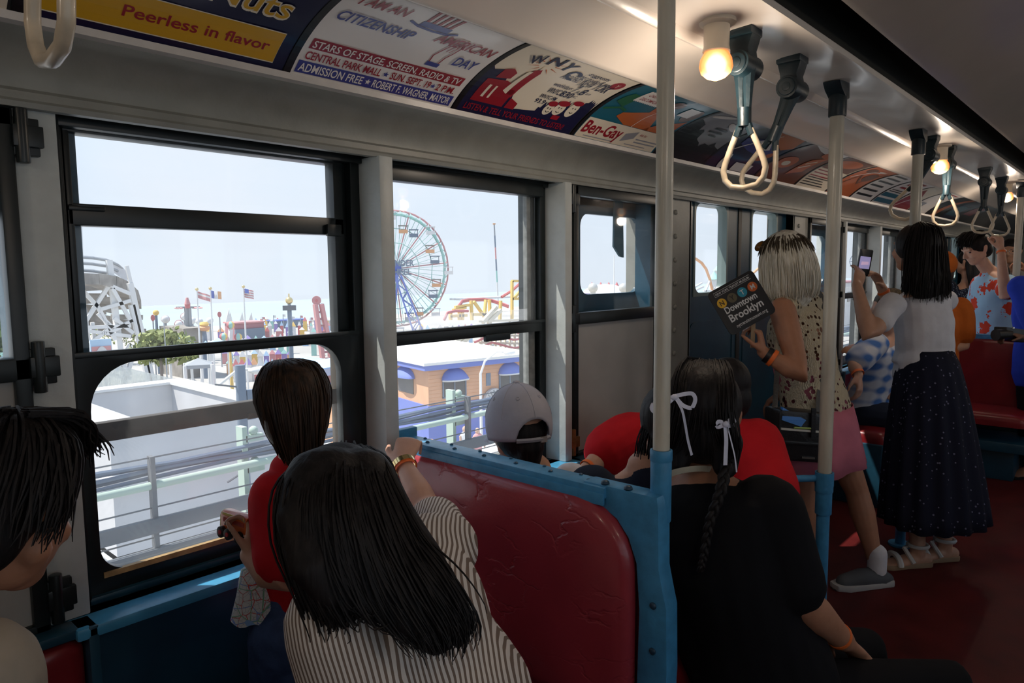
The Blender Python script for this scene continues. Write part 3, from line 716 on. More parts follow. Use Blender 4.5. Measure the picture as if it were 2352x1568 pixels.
# citizenship day card, figure left out
x = .885; r = card(x, 1.388, 'white patriotic rally card with red and navy lettering', i_white); W = .503
put(r, x, 'red_band', i_red, [R4(.02, W - .02, .083, .115)])
put(r, x, 'navy_band', i_pur, [R4(.014, W - .012, .012, .046)])
put(r, x, 'white_lettering', i_white, [TX('STARS OF STAGE, SCREEN, RADIO & TV', .026, .088, .021, W - .055, bold=.012), TX('ADMISSION FREE', .020, .018, .022, .175, bold=.012), TX('ROBERT F. WAGNER, MAYOR', .225, .018, .022, .258, bold=.012), STAR(.210, .029, .009)], .0056)
put(r, x, 'red_lettering', i_red, [TX('CENTRAL PARK MALL', .022, .053, .022, .21, bold=.014), TX('SUN. SEPT. 19', .262, .053, .022, .13, bold=.014), TX('2 P.M.', .414, .053, .022, .065, bold=.014), TX('I AM AN', .04, .262, .036, .125, .05, .012, .2), TX('AMERICAN', .288, .215, .036, .195, 0, .012, .2)], .0056)
put(r, x, 'navy_lettering', i_pur, [TX('CITIZENSHIP', .028, .192, .034, .205, 0, .014, .2), TX('DAY', .40, .150, .034, .078, 0, .014, .1), STAR(.247, .063, .009), STAR(.402, .063, .009)], .0056)
# plain striped top hat and a raised hand as generic drawing
put(r, x, 'hat_stripes', i_red, [PL([(.218 + .017 * k, .277), (.226 + .017 * k, .277), (.222 + .019 * k, .335), (.214 + .019 * k, .335)]) for k in range(5)])
put(r, x, 'hat_band', i_pur, [PL([(.212, .255), (.300, .255), (.300, .277), (.214, .277)]), LN([(.185, .262), (.215, .250), (.26, .247), (.30, .250), (.328, .264)], .008)])
put(r, x, 'hand_outline', i_red, [LN([(.335, .135), (.330, .165), (.338, .185), (.348, .215), (.356, .216), (.362, .226), (.370, .222), (.378, .226), (.382, .212), (.376, .185), (.368, .165), (.364, .135)], .0035), LN([(.352, .190), (.360, .215)], .0025), LN([(.362, .188), (.372, .215)], .0025)])
put(r, x, 'cuff', i_pur, [PL([(.328, .125), (.370, .125), (.372, .139), (.330, .141)])])
# radio card with a city skyline
x = 1.402; r = card(x, 1.925, 'cream and navy radio card with a red tower and city skyline', i_cream); W = .523
sky = [(0, 0), (W, 0), (W, .11)]
random.seed(3); uu = W
while uu > .30: uu -= random.uniform(.006, .012); sky.append((uu, .06 + .09 * (uu - .25) / (W - .25) + random.uniform(0, .035))); uu -= .003; sky.append((uu, sky[-1][1] - random.uniform(.012, .03)))
sky += [(.30, .065), (.22, .055), (.19, .05), (.15, .14), (.10, .13), (.08, .18), (.055, .17), (.05, .19), (.02, .18), (0, .2)]
put(r, x, 'navy_skyline', i_navy, [PL(sky)])
put(r, x, 'red_tower', i_red, [PL([(.03, .05), (.16, .05), (.16, .13), (.10, .15), (.03, .14)]), PL([(.135, .10), (.165, .09), (.172, .215), (.160, .235), (.140, .222)]), PL([(.05, .15), (.10, .16), (.10, .19), (.075, .205), (.05, .19)]), PL([(.17, .05), (.21, .05), (.21, .075), (.17, .09)])], .0054)
put(r, x, 'tower_highlights', i_cream, [PL([(.115, .11), (.135, .10), (.142, .215), (.128, .21)]), PL([(.149, .232), (.156, .232), (.1535, .27)]), R4(.055, .065, .07, .12), R4(.08, .088, .07, .12)], .0060)
put(r, x, 'bursts', i_org, [PL([(.153 + .03 * math.cos(a), .262 + .025 * math.sin(a)), (.153 + .075 * math.cos(a + .07), .262 + .05 * math.sin(a + .07)), (.153 + .03 * math.cos(a + .14), .262 + .025 * math.sin(a + .14))]) for a in [k * .52 for k in range(12)]])
wn = []
for k, ch in enumerate('WNYC'):
    an = math.radians(52 - k * 26); wn.append(TX(ch, .085 + .052 * k, .215 + (.028, .052, .054, .034)[k], .048, .05, math.radians((28, 8, -10, -30)[k]), .02))
put(r, x, 'navy_lettering', i_navy, wn + [TX('suggests', .315, .280, .020, .10, 0, .004, .3), TX('what to do & see', .288, .254, .019, .17, 0, .004, .3), TX('AROUND', .245, .226, .026, .085, 0, .008, .2), TX('NEW YORK', .338, .216, .042, .145, 0, .006, .3), TX('weekdays', .262, .185, .018, .085, 0, .002, .2), TX('7', .355, .18, .034, .018, 0, .004, .2), TX('& ', .376, .18, .015, .01), TX('8', .392, .176, .034, .022, 0, .004, .2), TX('am', .418, .186, .013, .022, 0, 0, .2), TX('WNYC', .268, .150, .024, .055, 0, .008), TX('830', .328, .148, .028, .055, 0, .008), TX('KC', .386, .156, .012, .018), TX('WNYC-FM', .262, .122, .017, .075, 0, .006), TX('93.9', .262, .098, .018, .045, 0, .006), TX('MC', .312, .100, .010, .015)], .0056)
put(r, x, 'red_lettering', i_red, [TX('LISTEN & TELL YOUR FRIENDS TO LISTEN!', .025, .018, .022, W - .075, bold=.008)], .0056)
put(r, x, 'red_spot', i_red, [EL(.478, .272, .026)]); put(r, x, 'spot_letter', i_cream, [TX('Y', .470, .262, .020, .016)], .0056)
put(r, x, 'smiling_faces', i_cream, [EL(.345, .085, .020, .026), EL(.388, .095, .024, .028), EL(.445, .105, .023, .034)], .0054)
put(r, x, 'face_lines', i_blk, [EL(c + d, v, .0025, .004, 8) for c, v in ((.345, .088), (.388, .10), (.447, .112)) for d in (-.006, .007)] + [LN([(c - .008, v), (c, v - .005), (c + .009, v)], .003) for c, v in ((.347, .076), (.39, .084), (.449, .094))], .0058)
put(r, x, 'red_hair', i_red, [EL(.345, .110, .020, .012), EL(.388, .122, .026, .013), EL(.444, .138, .024, .012), R4(.385, .42, .05, .068)], .0058)
# liniment card
x = 1.945; r = card(x, 2.46, 'teal and orange cold remedy card left of the near pole', i_teal); W = .515
put(r, x, 'white_panel', i_cream, [R4(.01, W - .012, .008, .098)])
put(r, x, 'orange_figure', i_org, [PL([(.12, .13), (.20, .10), (.36, .10), (.33, .16), (.30, .20), (.31, .27), (.27, .28), (.235, .25), (.245, .19), (.17, .165), (.13, .155)]), PL([(.32, .10), (.50, .10), (.50, .20), (.45, .17), (.41, .19), (.38, .14)])])
put(r, x, 'brown_hair', i_brn, [EL(.305, .275, .035, .028), EL(.36, .19, .03, .02), EL(.46, .24, .04, .05)], .0054)
put(r, x, 'green_figure', i_grn, [PL([(.03, .20), (.09, .18), (.10, .225), (.085, .26), (.05, .265), (.035, .235)]), LN([(.02, .15), (.09, .175), (.13, .165)], .012)])
zz = []
for k in range(28): zz.append((.085 + .15 * k / 27, .305 + (.006 if k % 2 else 0)))
for k in range(28): zz.append((.235 - .15 * k / 27, .225 + (.006 if k % 2 else 0)))
put(r, x, 'white_banner', i_white, [PL(zz), R4(.385, .46, .22, .285)], .0054)
put(r, x, 'red_lettering', i_red, [TX('Ben-Gay', .022, .032, .052, .225, 0, .018), TX('CHEST COLD', .108, .275, .018, .10, 0, .01), TX('DISCOMFORT', .102, .242, .018, .11, 0, .01), TX('Ask for', .345, .068, .012, .05, 0, .004, .2)], .0058)
put(r, x, 'carton', i_gry, [PL([(.262, .026), (.328, .050), (.328, .086), (.262, .064)]), LN([(.345, .05), (.49, .05)], .006), LN([(.345, .036), (.49, .036)], .006), LN([(.05, .018), (.22, .018)], .004), LN([(.30, .020), (.44, .020)], .004)], .0056)
put(r, x, 'seam_line', i_white, [LN([(.250, .10), (.262, .16), (.30, .25), (.34, .335)], .003)], .0060)
# dark skyline card
x = 2.475; r = card(x, 2.87, 'grey card with a black torn skyline right behind the near pole', i_gry); W = .395
random.seed(11); tp = [(0, 0), (W, 0), (W, .10)]
for k in range(14): tp.append((W - .03 - k * .022, .08 + .06 * random.random() + .09 * (k > 9)))
tp.append((0, .25)); put(r, x, 'black_skyline', i_blk, [PL(tp)])
put(r, x, 'dark_corner', i_navy, [PL([(.20, .34), (W, .34), (W, .27), (.30, .29)])]); put(r, x, 'pale_streaks', i_white, [EL(.09, .30, .07, .014, 20, .3), EL(.25, .25, .06, .016, 20, -.4), EL(.29, .045, .04, .012)])
put(r, x, 'lettering_lines', i_blk, [LN([(.17, .215), (.27, .215)], .012), LN([(.16, .19), (.27, .19)], .010), LN([(.20, .165), (.26, .165)], .008)], .0056)
x = 2.885; r = card(x, 3.40, 'blue and orange picture card above the doors behind the straps', i_navy); W = .515
put(r, x, 'orange_area', i_org, [PL([(.10, .34), (.40, .34), (.50, .24), (.44, .20), (.22, .27)]), EL(.41, .13, .06, .03, 20, .5)]); put(r, x, 'blue_area', i_pur, [PL([(.05, .22), (.25, .25), (.42, .17), (.38, .12), (.20, .14), (.08, .17)])], .0052)
put(r, x, 'pale_area', i_white, [PL([(.12, .22), (.26, .24), (.36, .18), (.30, .16), (.22, .19)]), EL(.13, .05, .03, .05, 16), R4(.24, .42, .01, .06), LN([(.06, .10), (.16, .20), (.22, .31)], .010)], .0056)
def filler(x0, x1, label, base, specs):
    r = card(x0, x1, label, base)
    for k, (nm, m, gs) in enumerate(specs): put(r, x0, nm, m, gs, .0048 + .0005 * k)
    return r
def lines(u0, u1, v0, v1, n, w=.008): return [LN([(u0, v0 + (v1 - v0) * i / max(n - 1, 1)), (u1 - (i % 3) * .03, v0 + (v1 - v0) * i / max(n - 1, 1))], w) for i in range(n)]
filler(3.415, 3.92, 'brown card with an orange dish and tilted red banner above the door edge', i_brn, [('white_top', i_white, [PL([(0, .34), (.5, .34), (.5, .25), (.2, .29)])]), ('orange_dish', i_org, [EL(.14, .14, .09, .05), PL([(.28, .06), (.42, .10), (.44, .26), (.32, .20)]), EL(.38, .28, .09, .04)]), ('pale_marks', i_cream, [EL(.14, .13, .04, .02), LN([(.32, .12), (.40, .16)], .012), LN([(.33, .16), (.40, .20)], .012)])])
filler(3.935, 4.40, 'card with brown picture above printed paragraphs', i_cream, [('picture', i_brn, [R4(.02, .44, .17, .33)]), ('orange_glow', i_org, [EL(.22, .26, .16, .05)]), ('lettering_lines', i_red, lines(.03, .34, .10, .15, 3)), ('small_lines', i_blk, lines(.03, .36, .03, .085, 4, .006))])
filler(4.415, 4.85, 'orange picture card with sketched figures behind the second pole', i_org, [('sketch', i_brn, [LN([(.03, .05), (.15, .20), (.28, .12), (.40, .28)], .02), EL(.30, .20, .08, .05), EL(.12, .27, .07, .03)]), ('pale_sketch', i_white, [LN([(.05, .16), (.18, .26), (.33, .29)], .012), PL([(.20, .29), (.28, .30), (.27, .26)])])])
filler(4.865, 5.30, 'white card of black paragraph lines', i_white, [('lettering_lines', i_blk, lines(.04, .36, .05, .30, 6, .018))])
filler(5.315, 5.80, 'white card with red heading and blue bands', i_white, [('red_heading', i_red, lines(.10, .42, .20, .30, 3, .022)), ('blue_bands', i_teal, [R4(.02, .46, .02, .06), R4(.02, .46, .08, .12)]), ('dark_marks', i_blk, lines(.04, .40, .14, .16, 2, .008))])
filler(5.815, 6.30, 'cream card with red wedge behind the third pole', i_cream, [('red_wedge', i_red, [PL([(.0, .0), (.46, .0), (.46, .12), (.10, .26)])]), ('pale_line', i_white, [LN([(.05, .02), (.40, .20)], .01)])])
filler(6.315, 6.85, 'plain pale pink card past the red wedge card', i_white, [('red_line', i_red, [LN([(.05, .30), (.45, .30)], .01)]), ('grey_block', i_gry, [R4(.05, .2, .05, .12)])])
filler(6.865, 7.4, 'black card with an orange stripe near the far strap', i_blk, [('orange_stripe', i_org, [PL([(.16, 0), (.30, 0), (.50, .34), (.36, .34)])])])
filler(7.415, 7.95, 'dark teal card near the far end of the row', i_navy, [('teal_block', i_teal, [R4(.05, .4, .05, .2)])])
filler(7.965, 8.5, 'dark card at the end of the visible row', i_blk, [('red_block', i_red, [R4(.05, .4, .1, .25)])])
filler(-.18, .352, 'cream card with black bars at the top left edge', i_cream, [('black_bars', i_blk, [R4(.44, .475, .01, .34), R4(.30, .33, .01, .34)])])
# ================================================================== the fairground outside
GZ = -16.0
e_gnd = M('pale_asphalt', (.42, .41, .39), .85, var=.2, vscale=.08); e_sea = M('hazy_sea', (.37, .45, .50), .9, spec=.1, var=.05, vscale=.03)
e_sand = M('beach_sand', (.62, .56, .46), .9, var=.1, vscale=.1)
def E(name, c, rough=.7, **k): return M(name, tuple(x * .84 + y * .16 for x, y in zip(c, (.60, .62, .66))), rough, spec=.2, **k)  # distance haze is mixed into each colour as pale grey
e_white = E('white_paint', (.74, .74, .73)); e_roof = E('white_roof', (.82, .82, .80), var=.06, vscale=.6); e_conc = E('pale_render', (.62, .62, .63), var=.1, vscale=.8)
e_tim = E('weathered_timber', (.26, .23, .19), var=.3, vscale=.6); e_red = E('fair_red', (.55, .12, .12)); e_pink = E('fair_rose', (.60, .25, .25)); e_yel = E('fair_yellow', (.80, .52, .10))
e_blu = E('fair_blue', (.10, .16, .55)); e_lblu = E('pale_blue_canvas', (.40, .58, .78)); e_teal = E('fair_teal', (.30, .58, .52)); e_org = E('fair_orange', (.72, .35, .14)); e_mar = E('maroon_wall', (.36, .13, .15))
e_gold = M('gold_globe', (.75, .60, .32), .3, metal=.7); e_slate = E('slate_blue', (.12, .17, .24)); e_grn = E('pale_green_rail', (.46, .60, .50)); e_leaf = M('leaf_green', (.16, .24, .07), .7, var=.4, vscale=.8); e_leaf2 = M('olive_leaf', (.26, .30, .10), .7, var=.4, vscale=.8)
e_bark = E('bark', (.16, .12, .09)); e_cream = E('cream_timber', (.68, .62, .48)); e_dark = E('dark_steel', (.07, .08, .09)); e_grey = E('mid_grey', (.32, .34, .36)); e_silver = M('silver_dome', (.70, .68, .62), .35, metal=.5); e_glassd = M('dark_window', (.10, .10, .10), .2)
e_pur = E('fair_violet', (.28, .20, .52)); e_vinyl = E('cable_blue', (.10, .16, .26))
struct(mk('ground', G().box(-200, 700, 3, 213, GZ - 1, GZ), e_gnd))
struct(mk('ground_beach', G().box(-200, 900, 213, 234, GZ - 1, GZ + .1), e_sand))
struct(mk('sea', G().box(-400, 1600, 234, 420, GZ - 1, GZ + .05), e_sea))

def solid(name, label, cat, g, m, group=None, **k):
    o = mk(name, g, m, None, **k); return tag(o, label, cat, group)
def base(p, z=GZ): return V((p.x, p.y, z))
XN = V((1, 0, 0)); YN = V((0, 1, 0)); ZN = V((0, 0, 1))
def vw(p):
    """horizontal unit vectors: to the right and away, as seen from the train"""
    d = V((p.x, p.y, 0)).normalized(); return V((d.y, -d.x, 0)), d

# --- elevated track walkway railing beside the train
RY = 5.0
def xr(px, py): return at(px, py, Y=RY).x
r = thing('track_walkway', 'track walkway with pale green pipe rails and blue cables outside the left windows', 'railing', (3, RY, -1.2))
g = G()
for k in range(5): g.tube([(-4 + i * .5, RY + .06 + .03 * (k % 2), .105 + .022 * k + .012 * math.sin(i * 2.1 + k)) for i in range(56)], .016, 6)
mk('cable_bundle', g, e_vinyl, r)
for z in (.065, -.575): mk('pipe_rail', G().cyl((-4, RY, z), (24, RY, z), .028, n=10), e_grn, r)
for z, h in ((-.21, .10), (-.41, .08)): mk('timber_walk', G().box(-4, 24, RY - .05, RY + .0, z - h / 2, z + h / 2), E('dark_slate', (.05, .065, .08)), r)
mk('lower_cable', G().tube([(-4 + i, RY + .05, -.76 + .01 * math.sin(i)) for i in range(28)], .035, 8), e_vinyl, r)
for z in (.26, -.09, -.30): mk('thin_wire', G().tube([(-4, RY, z), (24, RY, z)], .006, 5), e_dark, r)
for k in range(18): mk('cable_bracket', G().box(-3.2 + k * 1.0, -3.17 + k * 1.0, RY - .03, RY + .03, -.45, .27), e_dark, r)
for k in range(6): mk('rail_post', G().box(.22 + k * 2.75 - 2.75, .28 + k * 2.75 - 2.75, RY + .03, RY + .09, -1.6, .13), e_grn, r)
for x in (2.55, 4.72): 
    s_ = G(); s_.box(x - .05, x - .01, RY + .06, RY + .16, -.8, .34); s_.box(x - .02, x + .12, RY + .06, RY + .1, .22, .27); s_.box(x - .02, x + .12, RY + .06, RY + .1, -.02, .03); s_.ball((x + .05, RY + .08, .30), .035); s_.ball((x + .05, RY + .08, .06), .035)
    mk('signal_box', s_, e_grn, r)

# --- white roof parapet building
r = thing('white_building', 'white building with a square parapet below the left window', 'building', (6, 16, GZ))
ZP = -1.30; a0, a1, b0, b1 = 4.2, 7.75, 13.4, 19.0
g = G(); g.box(a0, a1, b0, b0 + .45, -3.6, ZP); g.box(a0, a1, b1 - .4, b1, -3.6, ZP); g.box(a0, a0 + .9, b0 + .45, b1 - .4, -3.6, ZP - .02); g.box(a1 - .4, a1, b0 + .45, b1 - .4, -3.6, ZP - .01)
mk('parapet', g, e_conc, r)
mk('coping', G().box(a0 - .05, a1 + .05, b1 - .45, b1 + .08, ZP, ZP + .06).box(a1 - .45, a1 + .08, b0, b1, ZP, ZP + .055), e_roof, r)
mk('roof_deck', G().box(a0, a1, b0, b1, -3.7, -3.5), e_roof, r)
mk('cornice', G().box(a0 - .2, a1 + .2, b0 - .22, b0 + .1, -2.22, -2.02).box(a0 - .1, a1 + .1, b0 - .12, b0, -2.34, -2.22), e_conc, r)
mk('lower_wall', G().box(a0 + .1, a1 + 4, b0 - .02, b1, GZ, -3.6), e_white, r)
mk('awning', G().prism([(b0 - 1.0, -4.35), (b0, -3.75), (b0, -3.95), (b0 - 1.0, -4.75)], lambda u, v, w: V((5.5 + w, u, v)), 3.5), e_mar, r)
mk('shop_window', G().box(5.6, 7.2, b0 - .06, b0, -6.4, -4.8), e_glassd, r)
vs, fs = text_geo('OC & SSI', .42); bm_ = bmesh.new(); bv = [bm_.verts.new((8.6 - p[0], b0 - 1.02, -4.70 + p[1] * .9)) for p in vs]
for f in fs: bm_.faces.new([bv[i] for i in f])
me = bpy.data.meshes.new('awning_lettering'); bm_.to_mesh(me); bm_.free(); link('awning_lettering', me, e_grey, r)
# the long low roof behind it, with fences
solid('flat_roof', 'sunlit pale flat roof stretching behind the white parapet', 'roof', G().box(4.25, 8.27, 19.1, 36, GZ, -3.0), e_cream)
solid('glass_fence', 'grey see-through fence along the right edge of the flat roof', 'fence', G().box(8.28, 8.34, 17.5, 36, -3, -1.5), pane_mat('fence_haze', .35, tint=(.8, .85, .85)))
solid('green_fence', 'teal green panel fence at the far end of the flat roof', 'fence', G().box(5.2, 8.3, 36, 36.1, -3, -1.3), e_teal)
solid('roof_vent', 'small dark vent box on the sunlit flat roof', 'vent', G().box(9.05, 9.35, 26.3, 26.6, -3, -2.4).box(9.0, 9.4, 26.25, 26.65, -2.45, -2.38) if False else G().box(8.0, 8.25, 23.3, 23.55, -3, -2.55).box(7.97, 8.28, 23.27, 23.58, -2.57, -2.52), e_dark)
p = at(385, 890, Z=-3.0); solid('antenna', 'thin grey antenna standing on the flat roof', 'antenna', G().cyl(p, p + ZN * 2.6, .03, .02, 8).cyl(p, p + ZN * .2, .1, n=8), e_grey)
# utility pole
p = at(551, 838, Y=9.0); r = thing('utility_pole', 'dark steel utility pole rising outside the left window', 'pole', (p.x, 9, GZ))
mk('shaft', G().cyl((p.x, 9, GZ), p, .075, .068, 12), e_slate, r); mk('side_box', G().box(p.x + .06, p.x + .17, 8.95, 9.05, p.z - .75, p.z - .35), e_slate, r)
g = G(); g.cyl((p.x - .25, 9, p.z - 1.55), (p.x, 9, p.z - 1.45), .015, n=6); g.cyl((p.x, 9, p.z - .3), (p.x - .35, 9, p.z - .22), .012, n=6); mk('step_bracket', g, e_dark, r)
# street lamps
def street_lamp(px, py_top, py_base, Y, label, sgn=1, m=e_white):
    a = at(px, py_top, Y=Y); rt, aw = vw(a); r = thing('street_lamp', label, 'street lamp', base(a))
    h = a.z - 1.2
    mk('post', G().tube([base(a), V((a.x, a.y, h)), V((a.x, a.y, h)) + rt * sgn * .25 + ZN * .7, V((a.x, a.y, a.z)) + rt * sgn * .9, V((a.x, a.y, a.z)) + rt * sgn * 1.3 - ZN * .02], [.11, .07, .06, .05, .05], 8), m, r)
    mk('lamp_head', G().ball(V((a.x, a.y, a.z)) + rt * sgn * 1.6 - ZN * .06, (.42, .22, .13)), e_white, r)
street_lamp(483, 852, 905, 24, 'bent white street lamp just past the flat roof')
street_lamp(1103, 808, 1000, 27, 'white street lamp in front of the orange and blue building', 1)

# --- wooden roller coaster
YC = 112.0; k = YC * .92 / 1620
r = thing('wooden_roller_coaster', 'white timber roller coaster structure at the left edge of the view', 'roller coaster', base(at(240, 880, Y=YC)))
def cp(px, py, dy=0):
    return at(px, py, Y=YC + dy)
arc = [(150, 588, -4), (184, 590, -3), (212, 592, -1), (245, 597, 1), (270, 608, 4), (290, 626, 8), (300, 650, 14)]
for dz in (0, 14, 30): mk('handrail', G().tube([cp(a, b + dz, d) for a, b, d in arc[:5 if dz else 7]], .22, 6), e_grey, r)
mk('fence_board', G().sheet(lambda a, b: cp(247 + 45 * a, 597 + 28 * a * a + 26 * b + 3 * a * b, 1 + 6 * a), 5, 2), e_conc, r)
track = [(150, 640, -5), (200, 641, -2), (240, 646, 1), (268, 658, 4), (290, 678, 8), (298, 700, 13)]
g = G()
for i in range(len(track) - 1):
    a, b = cp(*track[i]), cp(*track[i + 1]); g.bar(a, b, 3.4, 1.5)
mk('track_bed', g, e_tim, r)
tr2 = [(180, 668, 2), (215, 690, 4), (245, 715, 8), (262, 745, 14)]
random.seed(5); g = G()
for i in range(26):
    u = random.uniform(0, 1); v = random.uniform(0, 1); a = cp(185 + 105 * u, 655 + 35 * u + 80 * v, 6 + 8 * v); g.bar(a - XN * random.uniform(1, 3.2), a + XN * random.uniform(1, 3.2) - ZN * random.uniform(-.4, 1.2), .4, random.uniform(.5, 1.5))
mk('inner_boards', g, e_tim, r)
for px, y0, y1 in ((180, 600, 890), (212, 740, 890), (250, 597, 890), (254, 650, 890), (291, 610, 890), (298, 650, 890), (302, 700, 890), (232, 790, 890), (272, 800, 890)):
    a = cp(px, y0); mk('post', G().bar(a, V((a.x + (3.0 if px > 280 else 1.0) * (y1 - y0) / 280, a.y, GZ)), .75 if px in (250, 298, 302) else .45, up=YN), e_white, r)
for a, b in (((185, 642), (252, 655)), ((252, 655), (300, 675)), ((250, 655), (195, 740)), ((195, 740), (182, 790)), ((188, 665), (225, 705)), ((225, 705), (265, 780)), ((258, 662), (302, 740)), ((186, 752), (300, 748)), ((186, 758), (300, 772)), ((225, 712), (300, 690)), ((250, 765), (305, 735)), ((262, 730), (306, 765)), ((225, 720), (258, 752)), ((205, 790), (250, 755)), ((250, 860), (262, 810)), ((262, 860), (300, 790)), ((300, 860), (262, 810)), ((212, 880), (250, 830)), ((285, 880), (305, 820)), ((190, 830), (300, 826)), ((195, 850), (300, 868))):
    mk('brace', G().bar(cp(a[0], a[1], -.6), cp(b[0], b[1], -.6), .5, up=YN), e_white, r)
p = at(172, 490, Y=YC); mk('flag_post', G().cyl(cp(190, 600), cp(186, 495), .08, n=6), e_grey, r)
# billboard in front of it
a = at(205, 775, Y=92); b = at(254, 775, Y=92); z0 = at(230, 816, Y=92).z; z1 = at(230, 779, Y=92).z
r = thing('billboard', 'blue and pink billboard in front of the wooden coaster', 'billboard', (a.x, 92, GZ))
mk('board', G().box(a.x, b.x, 91.8, 92, z0, z1), e_lblu, r); mk('pink_panel', G().box(a.x + .1, b.x - .1, 91.7, 91.85, z0 + .1, z0 + (z1 - z0) * .58), e_pink, r)
mk('white_arch', G().prism([(a.x + .4 + (b.x - a.x - .8) * i / 10, z0 + .2 + .9 * math.sin(PI * i / 10)) for i in range(11)], lambda u, v, w: V((u, 91.6 + w, v)), .1), e_conc, r)
for x in (a.x + .4, b.x - .4): mk('post', G().box(x - .1, x + .1, 92, 92.2, GZ, z1), e_white, r)

# --- trees
def tree(px, py, Y, w, h, label, m, seed, n=700, trunk=True, zb=GZ):
    random.seed(seed); c = at(px, py, Y=Y); r = thing('tree', label, 'tree', base(c, zb))
    g = G(); lobes = [(V((random.gauss(0, .32) * w, random.gauss(0, .3) * w, random.uniform(-.35, .4) * h)), random.uniform(.22, .4) * w) for _ in range(14)]
    for i in range(n):
        lc, lr = random.choice(lobes); d = V((random.gauss(0, 1), random.gauss(0, 1), random.gauss(0, 1))).normalized(); p_ = c + lc + d * lr * random.uniform(.75, 1.05)
        s = random.uniform(.05, .11) * w; t = d.orthogonal().normalized(); t = (t * math.cos(i) + d.cross(t) * math.sin(i)); nn = (d + V((random.gauss(0, .5), random.gauss(0, .5), random.gauss(0, .5)))).normalized(); u = nn.orthogonal().normalized(); v = nn.cross(u)
        g.add([p_ + u * s, p_ + v * s * .7 + nn * s * .2, p_ - u * s, p_ - v * s * .7 + nn * s * .2], [(0, 1, 2, 3)])
    mk('foliage', g, m, r, recalc=False)
    g = G(); g.limb([(base(c, zb), .05 * w), (c - ZN * h * .2, .035 * w), (c + ZN * h * .2, .015 * w)], 8)
    for q in range(4): g.limb([(c - ZN * h * .3, .02 * w), (c + lobes[q][0], .008 * w)], 6)
    mk('trunk', g, e_bark, r)
tree(368, 800, 80, 4.4, 2.6, 'broad green tree right of the wooden coaster', e_leaf2, 1, 1100)
tree(278, 768, 150, 4.0, 5.0, 'small tree half hidden by the white coaster posts', e_leaf2, 2, 300)
tree(-28, 640, 10, .72, 1.9, 'dark leafy tree added outside as the green reflection in the far left pane', e_leaf, 3, 2400)  # added tree, stands in for foliage reflected by the far left pane

# --- flags
def flag(px, py, pyb, Y, label, stripes, wpx, hpx, drop):
    a = at(px, py, Y=Y); rt, aw = vw(a); k = (a - CAM).length / 1620
    r = thing('flagpole', label, 'flag', base(a)); mk('pole', G().cyl(base(a), a, .16, .09, 8), e_white, r); mk('finial', G().ball(a, .22), e_gold, r)
    n = len(stripes); W = wpx * k; H = hpx * k
    horizontal = stripes[0] == 'h'; cols = stripes[1:]; n = len(cols)
    for i, m in enumerate(cols):
        def fn(s, t):
            u = s if horizontal else (i + s) / n; v = (i + t) / n if horizontal else t
            return a + rt * (u * W) - ZN * (hpx * .25 * k + v * H + drop * k * u + .25 * math.sin(u * 6) * k * 2) + aw * .3 * math.sin(u * 7)
        mk('flag_stripe', G().sheet(fn, 6 if horizontal else 3, 2), m, r, recalc=False)
    return r, a, rt, k
flag(452, 664, 815, 95, 'leftmost flagpole with a drooping pink and white flag', ['h', e_pink, e_white, e_pink, e_pink], 25, 14, 10)
flag(483, 662, 815, 95, 'flagpole with a blue, white and orange three part flag', ['v', e_blu, e_white, e_org], 21, 16, 4)
q = flag(559, 658, 805, 95, 'flagpole with a striped flag with a blue corner, right of the other two', ['h', e_pink, e_white, e_pink, e_white, e_pink, e_white, e_pink], 20, 18, 5)
mk('flag_corner', G().sheet(lambda s, t: q[1] + q[2] * (s * 8 * q[3]) - ZN * ((4.0 + t * 9 + 2 * s) * q[3]) - V((0, .35, 0)), 3, 2), e_blu, q[0], recalc=False)

# --- rides and signs seen over the middle rail
def ball_sign(px, py, rpx, Y, label, m, pm, nm='globe_sign'):
    a = at(px, py, Y=Y); k = (a - CAM).length / 1620; r = thing(nm, label, 'sign', base(a))
    mk('post', G().cyl(base(a), a, .25, n=8), pm, r); mk('globe', G().ball(a, rpx * k), m, r); return r, a, k
ball_sign(358, 718, 6, 130, 'yellow ball on a post above the green tree', e_yel, e_slate, 'ball_post')
def disc_sign(px, py, rx, ry, Y, label, m):
    a = at(px, py, Y=Y); rt, aw = vw(a); k = (a - CAM).length / 1620; r = thing('paddle_sign', label, 'sign', base(a))
    mk('disc', G().prism([(rx * k * math.cos(i * PI / 10), ry * k * math.sin(i * PI / 10)) for i in range(20)], lambda u, v, w: a + rt * u + ZN * v + aw * w, .4), m, r); mk('post', G().cyl(base(a), a + aw * .5, .12, n=6), e_grey, r)
disc_sign(351, 730, 4, 6.5, 124, 'red upright paddle beside the yellow ball', e_red)
disc_sign(504, 722, 4, 6, 130, 'red paddle sign right of the three part flag', e_red)
def sunburst(px, py, rpx, Y):
    a = at(px, py, Y=Y); rt, aw = vw(a); k = (a - CAM).length / 1620; r = thing('sunburst_wheel', 'small red and white sunburst wheel on the fairground, in a row over the tree', 'ride', base(a), 'sunburst wheels')
    g = G()
    for i in range(12): t = i * PI / 6; g.bar(a, a + (rt * math.cos(t) + ZN * math.sin(t)) * rpx * k, .22, up=aw)
    mk('spokes', g, e_red, r); mk('lamp_tips', G().torus(a, aw, rpx * k, .14, 18, 5), e_pink, r); mk('hub', G().ball(a, .7), e_white, r); mk('post', G().cyl(base(a), a, .2, n=6), e_grey, r)
for p in ((380, 733, 7), (411, 744, 7.5), (424, 727, 7), (442, 736, 6), (458, 738, 6), (482, 736, 6)): sunburst(*p, 132 + (p[0] * 7 % 5) * 3)
a = at(430, 690, Y=125); rt, aw = vw(a); k = (a - CAM).length / 1620
r = thing('swing_tower', 'spindly tower ride with a pointed pink cap and small hanging gondolas', 'ride', base(a))
